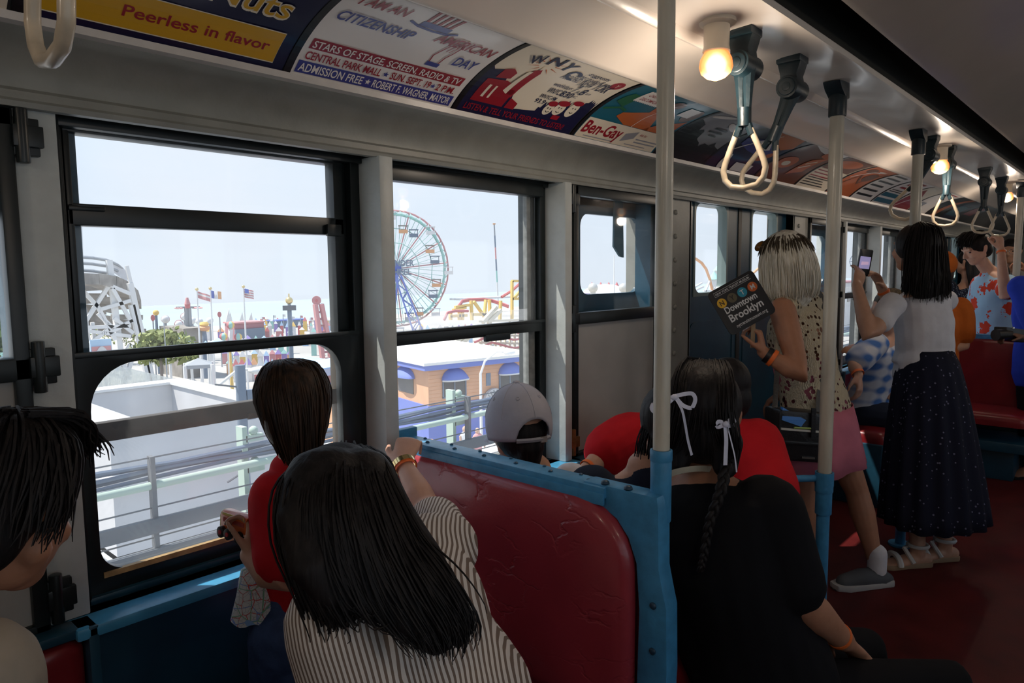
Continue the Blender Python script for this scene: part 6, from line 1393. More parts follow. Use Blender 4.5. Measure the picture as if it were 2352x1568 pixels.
# ------------------------------------------------------------------ 5 woman in black with two ribboned braids
hd = at(1618, 952, D=1.70); nk = at(1606, 1085, D=1.72); fw = U((.86, .36, -.08)); fb = U((.85, -.52, 0)); left = U((.52, .85, 0)); pel = V((1.60, .66, .53))
shr = at(1762, 1168, D=1.62); shl = nk + left * .17 - V((0, 0, .05)); elr = at(1838, 1378, D=1.56); wrr = at(1938, 1470, D=1.68)
r = thing('person', 'woman in black with two white ribboned braids, back turned, on the aisle seat', 'person', (pel.x, pel.y, .45))
ss = sidev(shl, shr); g = G(); P = head(g, hd, fw, ZN, .98); g.limb([(nk, .052), (hd - V((0, 0, .05)), .048)], 12)
torso(g, pel, nk, left, ss, .18, .16, .165, .165, .13, bend=pel.lerp(nk, .5) + V((-.06, .02, 0)))
arm(g, shr, elr, wrr, 1.08, 1.1); hand(g, wrr, at(2002, 1532, D=1.75) - wrr, V((.1, -.1, -1)), left, .95, (.12, .18, .2), .08, .2)
ell = shl + V((.06, .03, -.27)); wrl = ell + V((.24, -.08, -.01)); arm(g, shl, ell, wrl, 1.05, 1.1); hand(g, wrl, (1, -.3, -.1), (0, 0, -1), (-.3, -1, 0), .95)
legs = []
for s_, kd in ((1, V((.30, -.22, -.01))), (-1, V((.34, -.27, .0)))):
    hp = pel + left * .09 * s_ - V((0, 0, .04)); kn = hp + kd; an = V((kn.x + .02, kn.y - .02, .19)); legs.append((hp, kn, an)); leg(g, hp, kn, an, 1.05); foot(g, an, kd, 1)
remesh('body', g, s_tan, r, .0055, 3)
g = G(); torso(g, pel, nk - V((0, 0, .012)), left, ss, .20, .185, .185, .175, .145, bend=pel.lerp(nk, .5) + V((-.06, .02, 0)), inf=.014, hem=.1)
sleeve(g, shr, elr, .80, .082, .070); sleeve(g, shl, ell, .85, .082, .085)
remesh('black_shirt', g, c_blk, r, .008, 5, disp=fold(.004, 16, 31))
g = G()
for hp, kn, an in legs: g.limb([(hp, .110), (hp.lerp(kn, .5), .088), (kn, .070), (kn.lerp(an, .4), .065), (an + V((0, 0, .06)), .055)], 16)
remesh('black_trousers', g, c_blk, r, .009, 4)
for _, _, an in legs: g = G(); foot(g, an, (1, -.4, 0), 1.06); remesh('shoe', g, c_blk, r, .008, 2)
g = G(); f_ = U(fw); r_ = U(f_.cross(ZN)); g.ball(P(-.015, 0, .028), [.100, .088, .098], 22, 14, (f_, r_, ZN)); g.ball(P(-.045, 0, -.03), [.06, .08, .085], 18, 12, (f_, r_, ZN))
g.limb([(P(-.05, -.05, -.06), .045), (P(-.065, -.055, -.11), .030)], 10); g.limb([(P(-.05, .05, -.06), .045), (P(-.065, .055, -.11), .030)], 10)
remesh('hair', g, h_black, r, .005, 4)
gd = []
for k in range(9):
    sgn = -1 if k < 4.5 else 1; a = (k - 4) / 4
    gd.append([P(.055, .006 * sgn, .118), P(-.02, .05 * a, .132), P(-.085, .07 * a, .085), P(-.108, .075 * a, .02), P(-.095, .075 * a + .012 * sgn, -.045), P(-.075, .055 * sgn + .02 * a, -.10)])
strands('hair', gd, 260, .0022, .004, h_black, r, 6, 10)
rib = []
for nm, path in (('right', [P(-.07, .055, -.085), at(1672, 1060, D=1.60), at(1655, 1130, D=1.55), at(1630, 1200, D=1.535), at(1618, 1270, D=1.53), at(1610, 1310, D=1.53)]), ('left', [P(-.06, -.075, -.03), P(-.075, -.10, -.10), P(-.085, -.10, -.18), P(-.10, -.08, -.26)])):
    L = G(); pts = [path[0]]
    for i in range(len(path) - 1):
        for k in range(1, 9): pts.append(V(path[i]).lerp(V(path[i + 1]), k / 8))
    for ph in (0, 2 * PI / 3, 4 * PI / 3):
        o = []
        for i, p_ in enumerate(pts):
            t_ = i / len(pts); q = U(at(1700, 1100, D=1) - at(1600, 1100, D=1)); dd = U(at(1650, 1100, D=1.5) - CAM)
            o.append(p_ + q * .010 * (1 - .5 * t_) * math.sin(i * .75 + ph) - dd * .006 * math.sin(2 * (i * .75 + ph)))
        L.tube(o, [.0085 * (1 - .55 * i / len(o)) for i in range(len(o))], 8)
    mk('braid', L, h_black, r, ang=80)
m_rib = M('white_satin_ribbon', (.72, .72, .85), .35, spec=.5)
def ribbon(pts, w, n0, parent, mat=None, nm='ribbon_loop'):
    g = G(); vs = []; pts = [V(p) for p in pts]; out = []
    for i in range(len(pts) - 1):
        for k in range(5):
            t = k / 5; a = pts[max(i - 1, 0)]; b = pts[i]; c = pts[i + 1]; d = pts[min(i + 2, len(pts) - 1)]
            out.append(.5 * (2 * b + (c - a) * t + (2 * a - 5 * b + 4 * c - d) * t * t + (3 * b - a - 3 * c + d) * t ** 3))
    out.append(pts[-1]); m = len(out)
    for i, p in enumerate(out):
        d = (out[min(i + 1, m - 1)] - out[max(i - 1, 0)]).normalized(); s = U(V(n0) - d * V(n0).dot(d)); q = d.cross(s)
        vs += [p + s * w, p + q * .0006, p - s * w, p - q * .0006]
    g.add(vs, [(4 * i + k, 4 * i + (k + 1) % 4, 4 * (i + 1) + (k + 1) % 4, 4 * (i + 1) + k) for i in range(m - 1) for k in range(4)] + [(0, 1, 2, 3), (4 * m - 4, 4 * m - 1, 4 * m - 2, 4 * m - 3)])
    return mk(nm, g, mat or m_rib, parent, ang=80)
def B(px, py, d=1.575): return at(px, py, D=d)
t = thing('hair_ribbon', 'white ribbon bow with a long tail on the braided hair beside the pole', 'ribbon', B(1550, 912)); cr_ = U(B(1600, 900) - B(1560, 940))
ribbon([B(1549, 910), B(1570, 905), B(1590, 904), B(1597, 918), B(1588, 936), B(1568, 930), B(1552, 912)], .0045, cr_, t); ribbon([B(1549, 910), B(1566, 940), B(1574, 975), B(1580, 1010), B(1589, 1045)], .0055, V((1, 0, 0)), t); ribbon([B(1549, 912), B(1525, 915), B(1503, 925), B(1497, 938), B(1510, 945), B(1545, 916)], .0045, cr_, t)
mk('knot', G().ball(B(1549, 912), [.008, .008, .007], 12, 8), m_rib, t)
t = thing('hair_ribbon', 'white ribbon on the right braid with two straight tails over the red shirt', 'ribbon', B(1666, 972))
ribbon([B(1666, 972), B(1650, 968), B(1648, 980), B(1664, 976)], .0045, ZN, t); ribbon([B(1668, 972), B(1682, 962), B(1686, 975), B(1670, 978)], .005, ZN, t)
ribbon([B(1666, 976), B(1668, 1010), B(1667, 1040), B(1666, 1068)], .0055, V((1, -.5, 0)), t); ribbon([B(1670, 976), B(1680, 1015), B(1688, 1050), B(1692, 1084)], .0018, V((1, -.5, 0)), t); mk('knot', G().ball(B(1667, 974), [.008, .008, .008], 12, 8), m_rib, t)
ringband(elr.lerp(wrr, .88), wrr - elr, .029, .027, ZN, .011, m_band, r)
t = thing('shoulder_bag_strap', 'pale strap across the neck of the woman in black', 'strap', nk); ribbon([at(1500, 1112, D=1.70), at(1540, 1088, D=1.64), at(1580, 1078, D=1.63), at(1620, 1076, D=1.65), at(1655, 1082, D=1.70)], .007, V((0, 0, 1)), t, M('cream_strap', (.45, .42, .33), .7), 'strap_band')

# ------------------------------------------------------------------ 6 person in the red shirt by the doors
hd = at(1662, 902, D=2.50); nk = at(1622, 985, D=2.48); shr = at(1745, 1012, D=2.40); shl = at(1452, 1000, D=2.42); pel = V((2.30, 1.20, .66)); fw = U((.55, .80, -.2))
ss = sidev(shl, shr); sp = V((ss.x, ss.y, 0)).normalized()
r = thing('person', 'person in a bright red shirt, head hidden behind the braided hair', 'person', (pel.x, pel.y, .55))
g = G(); P = head(g, hd, fw, ZN, .95); g.limb([(nk, .052), (hd - V((0, 0, .04)), .048)], 12); torso(g, pel, nk, sp, ss, .17, .16, .17, .175, .11)
elr = at(1762, 1150, D=2.26); wrr = at(1785, 1250, D=2.40); ell = at(1392, 1040, D=2.36); wrl = at(1345, 1078, D=2.28)
arm(g, shr, elr, wrr, 1); arm(g, shl, ell, wrl, .95); hand(g, wrl, at(1318, 1105, D=2.22) - wrl, (0, 0, -1), (1, 0, 0), .95); hand(g, wrr, (.3, .2, -1), (-1, 0, 0), (0, -1, 0), .95)
legs = []
for s_ in (1, -1):
    hp = pel + sp * .09 * s_ - V((0, 0, .02)); kn = hp + V((-.10, -.24, -.03)); an = V((kn.x, kn.y - .02, .19)); legs.append((hp, kn, an)); leg(g, hp, kn, an, 1); foot(g, an, (0, -1, 0), 1)
remesh('body', g, s_mid, r, .007, 3)
g = G(); torso(g, pel, nk - V((0, 0, .012)), sp, ss, .18, .175, .18, .18, .115, inf=.016, hem=.08); sleeve(g, shr, elr, .93, .085, .095); sleeve(g, shl, ell, .80, .085, .09)
g.limb([(nk - V((0, 0, .05)), .085), (shl, .08)], 12); g.limb([(nk - V((0, 0, .05)), .085), (shr, .08)], 12)
remesh('red_shirt', g, c_red, r, .007, 4, disp=fold(.011, 15, 8))
g = G()
for hp, kn, an in legs: g.limb([(hp, .10), (kn, .07), (an + V((0, 0, .04)), .055)], 14)
remesh('trousers', g, c_navy, r, .009, 3)
g = G(); f_ = U(fw); r_ = U(f_.cross(ZN)); g.ball(P(-.015, 0, .03), [.10, .086, .098], 20, 12, (f_, r_, ZN)); g.ball(P(-.05, 0, -.03), [.055, .075, .075], 16, 10, (f_, r_, ZN)); remesh('hair', g, h_black, r, .007, 3)
ringband(ell.lerp(wrl, .9), wrl - ell, .027, .026, ZN, .012, m_band, r)

# ------------------------------------------------------------------ 7 blond woman with the sign
hd = at(1797, 606, D=3.02); nk = at(1818, 690, D=3.04); shl = at(1797, 712, D=2.92); shr = at(1888, 700, D=3.16); pel = at(1878, 955, D=3.08); fw = U((.22, .97, -.10))
ss = sidev(shl, shr); ell = at(1838, 862, D=2.80); wrl = at(1752, 808, D=2.84); elr = at(1870, 840, D=3.2); wrr = at(1800, 900, D=3.15)
r = thing('person', 'woman with a blond bob, crochet vest and pink skirt, standing at the doors', 'person', (3.25, .9, FZ))
g = G(); P = head(g, hd, fw, ZN, .98); g.limb([(nk, .048), (hd - V((0, 0, .04)), .046)], 12); torso(g, pel, nk, ss, ss, .17, .14, .15, .155, .105)
arm(g, shl, ell, wrl, 1.0, 1.08); arm(g, shr, elr, wrr, 1.0); hand(g, wrr, (-.3, .6, -.5), (0, 0, -1), (1, 0, 0), .9)
st0 = at(1742, 742, D=2.84)
hand(g, wrl, (st0 - wrl), V((-.3, .9, .1)), V((-.9, -.2, .5)), .92, (.9, 1.1, .7), .04, .9)
kl, al = at(1848, 1130, D=3.06), at(1858, 1300, Z=.185); kr, ar = at(1968, 1128, D=3.16), at(2014, 1300, Z=.185)
hl, hr_ = pel + ss * .09 - V((0, 0, .03)), pel - ss * .09 - V((0, 0, .03)); leg(g, hl, kl, al, .95); leg(g, hr_, kr, ar, .95); td = U((-.75, .55, 0)); foot(g, al, td, .75); foot(g, ar, td, .75)
remesh('body', g, s_tan, r, .006, 3)
def crochet():
    m = M('cream_crochet', (.62, .53, .38), .9, spec=.1); t = m.node_tree; b = t.nodes['Principled BSDF']; tc = N(t, 'ShaderNodeTexCoord')
    v = N(t, 'ShaderNodeTexVoronoi', feature='F1'); v.inputs['Scale'].default_value = 42; v.inputs['Randomness'].default_value = .8; t.links.new(tc.outputs['Object'], v.inputs['Vector'])
    n = N(t, 'ShaderNodeTexNoise'); n.inputs['Scale'].default_value = 14; t.links.new(tc.outputs['Object'], n.inputs['Vector'])
    s = N(t, 'ShaderNodeMath', operation='MULTIPLY'); t.links.new(v.outputs['Distance'], s.inputs[0]); t.links.new(n.outputs[0], s.inputs[1])
    q = N(t, 'ShaderNodeMath', operation='LESS_THAN'); q.inputs[1].default_value = .15; t.links.new(s.outputs[0], q.inputs[0])
    ih = N(t, 'ShaderNodeMath', operation='SUBTRACT'); ih.inputs[0].default_value = 1; t.links.new(q.outputs[0], ih.inputs[1]); t.links.new(ih.outputs[0], b.inputs['Alpha'])
    n2 = N(t, 'ShaderNodeTexWave'); n2.inputs['Scale'].default_value = 60; n2.inputs['Distortion'].default_value = 8; t.links.new(tc.outputs['Object'], n2.inputs['Vector'])
    bp = N(t, 'ShaderNodeBump'); bp.inputs['Strength'].default_value = .8; bp.inputs['Distance'].default_value = .004; t.links.new(n2.outputs[0], bp.inputs['Height']); t.links.new(bp.outputs[0], b.inputs['Normal']); return m
g = G(); torso(g, pel, nk - V((0, 0, .01)), ss, ss, .175, .15, .155, .14, .115, inf=.016, hem=-.03)
g.limb([(nk - V((0, 0, .03)), .07), (nk.lerp(shl, .75), .062)], 14); g.limb([(nk - V((0, 0, .03)), .07), (nk.lerp(shr, .8), .065)], 14); remesh('crochet_vest', g, crochet(), r, .007, 4, disp=fold(.003, 20, 17))
g = G(); torso(g, pel + V((0, 0, .03)), nk - V((0, 0, .14)), ss, ss, .165, .145, .15, .1, .108, inf=.008, top=False); remesh('pink_top', g, c_pink, r, .008, 3)
g = G(); n = 48; fx = U(V((0, 0, 1)).cross(ss)); vs = []
ctr = pel + V((0, 0, .05))
for h, a, b_ in ((0, .185, .13), (.08, .205, .155), (.17, .225, .175), (.26, .245, .195)):
    for i in range(n): t_ = 2 * PI * i / n; k = 1 + .06 * (h / .26) * math.sin(8 * t_ + 1); vs.append(ctr - V((0, 0, h + .012 * math.sin(3 * t_) * h / .26)) + ss * a * k * math.cos(t_) + fx * b_ * k * math.sin(t_))
g.add(vs, [(k * n + i, k * n + (i + 1) % n, (k + 1) * n + (i + 1) % n, (k + 1) * n + i) for k in range(3) for i in range(n)]); o = mk('pink_skirt', g, c_pink, r, ang=80); o.modifiers.new('s', 'SOLIDIFY').thickness = .003
g = G(); g.limb([(hl + V((0, 0, .02)), .10), (hl.lerp(kl, .42), .083)], 14); g.limb([(hr_ + V((0, 0, .02)), .10), (hr_.lerp(kr, .42), .083)], 14); remesh('under_shorts', g, c_pink, r, .008, 2)
m_shoe = M('grey_running_shoe', (.07, .075, .085), .7, var=.2); m_sole = M('pale_sole', (.42, .41, .40), .6)
for an in (al, ar):
    g = G(); foot(g, an - V((0, 0, .004)), td, 1.10); g.limb([(an - V((0, 0, .055)) - td * .02, .044), (an - V((0, 0, .048)) + td * .08, .044), (an - V((0, 0, .058)) + td * .16, .036)], 14); remesh('shoe', g, m_shoe, r, .006, 2)
    so = G(); sd_ = V((-td.y, td.x, 0)); so.prism([(-.07, -.03), (-.06, -.042), (.06, -.046), (.16, -.05), (.21, -.03), (.215, 0), (.21, .03), (.16, .05), (.06, .046), (-.06, .042), (-.07, .03)], lambda u, v, w: V((an.x, an.y, FZ)) + td * u + sd_ * v + V((0, 0, w)), .026); mk('sole', so, m_sole, r, bevel=.006)
    g = G(); g.limb([(an - V((0, 0, .02)), .040), (an + V((0, 0, .03)), .041), (an + V((0, 0, .06)), .041)], 14); remesh('white_sock', g, c_white, r, .005, 2)
g = G(); f_ = U(fw); r_ = U(f_.cross(ZN)); g.ball(P(-.02, 0, .028), [.105, .095, .108], 20, 14, (f_, r_, ZN)); remesh('dark_root_hair', g, h_root, r, .006, 3)
g = G(); g.loft([(P(-.02, 0, .05), .095, .10, r_), (P(-.025, 0, -.02), .108, .108, r_), (P(-.03, 0, -.09), .110, .105, r_), (P(-.03, 0, -.125), .098, .09, r_)], 24); remesh('blond_hair', g, h_blond, r, .006, 3)
gd = []
for k in range(19):
    a = -2.6 + 5.2 * k / 18; ca, sa = math.cos(a), math.sin(a); gd.append([P(-.02 - .03 * ca, .03 * sa, .128), P(-.02 - .085 * ca, .078 * sa, .09), P(-.025 - .112 * ca, .108 * sa, .02), P(-.03 - .118 * ca, .118 * sa, -.06), P(-.03 - .112 * ca, .115 * sa, -.125), P(-.03 - .095 * ca, .10 * sa, -.155)])
strands('blond_hair', gd, 420, .0032, .004, h_blond, r, 12, 9, .004)
gr_ = [[p.lerp(hd + V((0, 0, .13)), .0) for p in L[:3]] for L in gd]; gr_ = [[p + V((0, 0, .004)) for p in (L[0], L[1], L[1].lerp(L[2], .8))] for L in gd]; strands('dark_root_hair', gr_, 420, .0034, .005, h_root, r, 13, 6, .002)
ringband(ell.lerp(wrl, .86), wrl - ell, .031, .029, ZN, .018, M('black_watch_band', (.01, .01, .012), .4), r, 'watch_band'); wc = ell.lerp(wrl, .86); ringband(ell.lerp(wrl, .74), wrl - ell, .034, .031, ZN, .016, m_band, r)
# sunglasses pushed up on the hair
t = thing('sunglasses', 'amber sunglasses pushed up on the blond hair', 'sunglasses', P(.07, 0, .09)); fr_ = M('glasses_frame', (.25, .16, .08), .25)
for sg in (-1, 1):
    c = P(.082, sg * .034, .088); n_ = U(f_ * .8 + ZN * .55); a_ = r_; b_ = n_.cross(a_)
    mk('lens', G().prism([(.029 * math.cos(2 * PI * i / 20), .022 * math.sin(2 * PI * i / 20)) for i in range(20)], lambda u, v, w: c + a_ * u + b_ * v + n_ * w, .002), M('amber_lens', (.65, .28, .04), .15, coat=.6), t)
    mk('rim', G().tube([c + n_ * .001 + a_ * .030 * math.cos(2 * PI * i / 20) + b_ * .023 * math.sin(2 * PI * i / 20) for i in range(21)], .0025, 6), fr_, t); mk('temple', G().tube([P(.075, sg * .064, .085), P(.02, sg * .094, .075), P(-.05, sg * .094, .05)], .002, 6), fr_, t)
mk('bridge', G().tube([P(.092, -.008, .086), P(.094, 0, .09), P(.092, .008, .086)], .0022, 6), fr_, t)
# the sign
cs = at(1703, 695, D=2.80); su = U(at(1755, 667, D=2.80) - at(1655, 722, D=2.80)); sn = U(cs - CAM); sv = U(su.cross(sn)); 
if sv.z < 0: sv = -sv
sn = su.cross(sv)
if sn.dot(CAM - cs) < 0: sn = -sn
k_ = 2.80 / 1620; HWs, HHs = 59 * k_, 56 * k_
t = thing('hand_sign', 'black souvenir sign with coloured letter discs held up by the blond woman', 'sign', cs)
SF = lambda u, v, w: cs + su * u + sv * v + sn * w
mk('board', G().prism(rrect(-HWs, HWs, -HHs, HHs, .018, 6), lambda u, v, w: SF(u, v, w - .003), .006), M('sign_black', (.006, .006, .008), .3, coat=.3), t)
i_sw = ink('sign_white', (.55, .56, .58)); cols = (('disc_yellow', (.62, .36, .02)), ('disc_khaki', (.10, .085, .05)), ('disc_cyan', (.02, .24, .36)), ('disc_orange', (.46, .10, .02)))
for i, (nm, c) in enumerate(cols):
    cu = -.069 + .046 * i; inkmesh('letter_disc', [EL(cu, .035, .0195, .0195, 28)], ink(nm, c), 0, .0036, t, SF); inkmesh('disc_letter', [TX('NYTM'[i], cu - .0085, .0255, .019, .017, 0, .012)], (i_blk, i_blk, i_sw, i_sw)[i], 0, .0042, t, SF)
inkmesh('thin_frame', [LN([(-.080, .0665), (.080, .0665), (.080, .084), (-.080, .084), (-.080, .0665)], .0012)], i_sw, 0, .0036, t, SF)
for nm, g_ in (('museum_lettering', TX('NEW YORK TRANSIT MUSEUM', -.075, .0705, .0085, .15, 0, .006)), ('headline_lettering', TX('Downtown', -.074, -.012, .026, .140, 0, .016)), ('headline_lettering', TX('Brooklyn', -.074, -.050, .030, .146, 0, .016)), ('address_lettering', TX('nytransitmuseum.org', -.064, -.079, .0135, .136, 0, .004))): inkmesh(nm, [g_], i_sw, 0, .0036, t, SF)
pl_ = U(U(st0 - wrl).cross(V((-.9, -.2, .5)))); mk('handle', G().bar(SF(.006, -HHs + .012, -.005), wrl.lerp(st0, .55) + U(V((-.3, .9, .1))) * .03 - ZN * .05, .016, .005, up=sn), M('sign_stick', (.45, .33, .2), .6), t)
# handbag
bc = at(1828, 990, D=2.88); t = thing('handbag', 'black handbag with a blue pouch inside, hanging at the hip of the blond woman', 'bag', bc); bu = U(at(1890, 995, D=2.92) - at(1765, 985, D=2.86)); bz = ZN; bn = bu.cross(bz); m_leather = M('black_leather', (.010, .010, .012), .38, bump=.15, bscale=120)
g = G(); g.prism(rrect(-.115, .115, -.115, .09, .018, 4), lambda u, v, w: bc + bu * (u * (1 + .0 * w)) + bz * v + bn * (w - .055), .11); mk('bag_body', g, m_leather, t, bevel=.012)
fl = G(); fl.prism([(-.115, -.03), (.115, -.03), (.118, -.045), (-.118, -.045)], lambda u, v, w: bc + bu * u + bz * v + bn * (w - .064), .128); mk('front_band', fl, m_leather, t, bevel=.004)
sg_ = 1 if bn.dot(CAM - bc) > 0 else -1
mk('blue_pouch', G().add([bc + bu * a + bz * b + bn * sg_ * c for a, b, c in ((-.105, .05, .060), (-.02, .03, .062), (.005, .058, .058), (-.095, .10, .045), (-.105, .05, .05), (-.02, .03, .05), (.005, .058, .045), (-.095, .10, .03))], [(0, 1, 2, 3), (4, 5, 6, 7), (0, 4, 5, 1), (1, 5, 6, 2), (2, 6, 7, 3), (3, 7, 4, 0)]), M('blue_pouch', (.04, .20, .60), .5), t)
mk('white_papers', G().obox(bc - bu * .02 + bz * .015 + bn * sg_ * .058, bu * .088, bz * .004, bn * .003), M('paper_white', (.6, .6, .55), .7), t); mk('green_pen', G().cyl(bc - bu * .05 + bz * .024 + bn * sg_ * .060, bc + bu * .03 + bz * .026 + bn * sg_ * .060, .004, n=8), M('pen_green', (.35, .50, .12), .4), t)
mk('strap_tab', G().obox(bc + bu * .035 + bz * .05 + bn * sg_ * .062, bu * .010, bz * .06, bn * .003), m_leather, t); mk('metal_badge', G().obox(bc - bz * .095 + bn * sg_ * .0575 + bu * .02, bu * .03, bz * .004, bn * .0015), M('badge_silver', (.5, .5, .5), .25, metal=1), t)
ribbon([bc - bu * .10 + bz * .08, at(1790, 800, D=2.98), at(1815, 700, D=2.98), at(1850, 665, D=3.03), at(1882, 672, D=3.06), at(1893, 720, D=3.04), at(1890, 800, D=3.0), bc + bu * .10 + bz * .08], .012, bu, t, m_leather, 'shoulder_strap')

# ------------------------------------------------------------------ 8 woman in the white top with the phone
hd = at(2100, 572, D=3.46); nk = at(2122, 655, D=3.50); shl = at(2052, 700, D=3.36); shr = at(2172, 690, D=3.60); pel = at(2125, 900, D=3.50); fw = U((.38, .92, .02)); ss = sidev(shl, shr)
ell = at(1996, 772, D=3.28); wrl = at(1968, 655, D=3.40); ph = at(1986, 603, D=3.50); elr = at(2060, 730, D=3.62); wrr = at(2022, 655, D=3.60)
r = thing('person', 'standing woman in a white top and long dark skirt taking a phone picture', 'person', (3.7, .8, FZ))
g = G(); P = head(g, hd, fw, ZN, .98); g.limb([(nk, .05), (hd - V((0, 0, .04)), .048)], 12); torso(g, pel, nk, ss, ss, .17, .14, .155, .165, .105)
arm(g, shl, ell, wrl, 1.0, 1.05); arm(g, shr, elr, wrr, .95)
hand(g, wrl, ph - wrl + V((0, 0, .03)), V((.55, .6, .1)), V((.7, -.3, .3)), .95, (.35, .5, .4), .05, .7); hand(g, wrr, ph - wrr + V((-.02, 0, .05)), V((-.6, .3, -.1)), V((-.3, -.5, .5)), .95, (.4, .5, .4), .05, .6)
al, ar = at(2108, 1258, Z=.185), at(2170, 1245, Z=.185); hl, hr_ = pel + ss * .08, pel - ss * .08; kl = hl.lerp(al, .5) + V((.02, .02, 0)); kr = hr_.lerp(ar, .5); leg(g, hl, kl, al, .98); leg(g, hr_, kr, ar, .98); td = U((-.72, .6, 0)); foot(g, al, td, .98); foot(g, ar, td, .98)
remesh('body', g, s_mid, r, .006, 3)
g = G(); torso(g, pel, nk - V((0, 0, .015)), ss, ss, .17, .15, .165, .17, .115, inf=.013, hem=-.30); sleeve(g, shl, ell, .48, .060, .055); sleeve(g, shr, elr, .48, .060, .055); remesh('white_top', g, c_white, r, .006, 5, disp=fold(.006, 20, 27))
def dots(t, vec):
    v = N(t, 'ShaderNodeTexVoronoi'); v.inputs['Scale'].default_value = 40; t.links.new(vec, v.inputs['Vector']); q = N(t, 'ShaderNodeMath', operation='LESS_THAN'); q.inputs[1].default_value = .17; t.links.new(v.outputs['Distance'], q.inputs[0]); return q.outputs[0], (.16, .16, .24)
m_skirt = fabric('dotted_navy_skirt', (.008, .009, .022), dots); g = G(); n = 96; fx = U(ZN.cross(ss)); ctr = pel + V((0, 0, .215)); vs = []; z1 = at(2120, 1168, D=3.5).z
ct2 = V(((al.x + ar.x) / 2 + .01, (al.y + ar.y) / 2, 0))
for j in range(13):
    q = j / 12; z = ctr.z + (z1 - ctr.z) * q; a = .135 + .13 * q ** .6; b_ = .10 + .11 * q ** .6; c = V((ctr.x, ctr.y, 0)).lerp(ct2, q)
    for i in range(n): t_ = 2 * PI * i / n; k = 1 + .055 * min(1, q * 2) * math.sin(15 * t_ + 2 * q) + .03 * q * math.sin(4 * t_); vs.append(V((c.x, c.y, z)) + ss * a * k * math.cos(t_) + fx * b_ * k * math.sin(t_))
g.add(vs, [(k * n + i, k * n + (i + 1) % n, (k + 1) * n + (i + 1) % n, (k + 1) * n + i) for k in range(12) for i in range(n)]); mk('long_skirt', g, m_skirt, r, ang=80).modifiers.new('s', 'SOLIDIFY').thickness = .003
m_sand = M('white_sandal_leather', (.60, .58, .55), .5)
for an in (al, ar):
    sd_ = V((-td.y, td.x, 0)); b0 = V((an.x, an.y, FZ)); so = G(); so.prism([(-.065, -.025), (-.05, -.038), (.06, -.038), (.15, -.046), (.20, -.025), (.20, .02), (.15, .044), (.06, .036), (-.05, .038), (-.065, .025)], lambda u, v, w: b0 + td * u + sd_ * v + V((0, 0, w)), .022); sn_ = mk('sandal', so, M('tan_sole', (.30, .20, .12), .7), r, bevel=.004)
    mk('ankle_strap', G().tube([b0 + V((0, 0, .10)) + (td * .042 * math.cos(2 * PI * i / 18) + sd_ * .042 * math.sin(2 * PI * i / 18)) for i in range(19)], .009, 6), m_sand, sn_); mk('toe_strap', G().tube([b0 + td * .12 + sd_ * .050 * math.cos(PI * i / 10) + V((0, 0, .02 + .045 * math.sin(PI * i / 10))) for i in range(11)], .013, 6), m_sand, sn_); mk('instep_strap', G().tube([b0 + td * .05 + sd_ * .045 + V((0, 0, .03)), b0 + td * .07 + V((0, 0, .09)), b0 + td * .01 - sd_ * .045 + V((0, 0, .08))], .010, 6), m_sand, sn_)
g = G(); f_ = U(fw); r_ = U(f_.cross(ZN)); g.ball(P(-.02, 0, .025), [.108, .095, .106], 20, 14, (f_, r_, ZN)); g.loft([(P(-.04, 0, .04), .095, .075, r_), (P(-.06, 0, -.06), .115, .070, r_), (P(-.075, .0, -.14), .125, .06, r_), (P(-.085, .01, -.20), .12, .045, r_)], 22); remesh('hair', g, h_black, r, .007, 3)
gd = []
for k in range(13):
    a = -2.0 + 4.0 * k / 12; ca, sa = math.cos(a), math.sin(a); gd.append([P(-.02, .01 * sa, .132), P(-.05 - .05 * ca, .075 * sa, .10), P(-.05 - .07 * ca, .105 * sa, .02), P(-.06 - .07 * ca, .122 * sa, -.08), P(-.07 - .065 * ca, .138 * sa, -.17), P(-.075 - .06 * ca, .142 * sa, -.225 - .03 * ca)])
strands('hair', gd, 420, .0030, .006, h_black, r, 22, 10, .006)
ringband(elr.lerp(wrr, .8), wrr - elr, .028, .026, ZN, .012, m_band, r)
g = G(); g.tube([P(.05, .075, .09), P(.03, .098, .06)], .006, 8); mk('hair_clip', g, M('tortoise_clip', (.40, .26, .10), .3), r)
t = thing('mobile_phone', 'black phone with a lit screen held up by the woman in the white top', 'phone', ph); pu = U(at(2000, 603, D=3.5) - at(1972, 600, D=3.5)); pn_ = U(CAM - ph); pn_ = U(pn_ - pu * pn_.dot(pu)); pv = pn_.cross(pu)
if pv.z < 0: pv = -pv
mk('phone_case', G().prism(rrect(-.032, .032, -.066, .066, .008, 4), lambda u, v, w: ph + pu * u + pv * v + pn_ * (w - .008), .009), M('phone_black', (.01, .01, .012), .3), t, bevel=.001); scr = M('phone_screen', (.32, .28, .52), .2, emit=.55); mk('screen', G().prism(rrect(-.026, .026, -.030, .030, .002, 2), lambda u, v, w: ph + pu * u + pv * v + pn_ * (w + .001), .0008), scr, t); mk('screen_building', G().prism([(-.018, -.012), (.02, -.008), (.018, .006), (-.016, .004)], lambda u, v, w: ph + pu * u + pv * v + pn_ * (w + .0018), .0006), M('screen_pink', (.55, .38, .55), .3, emit=.6), t)

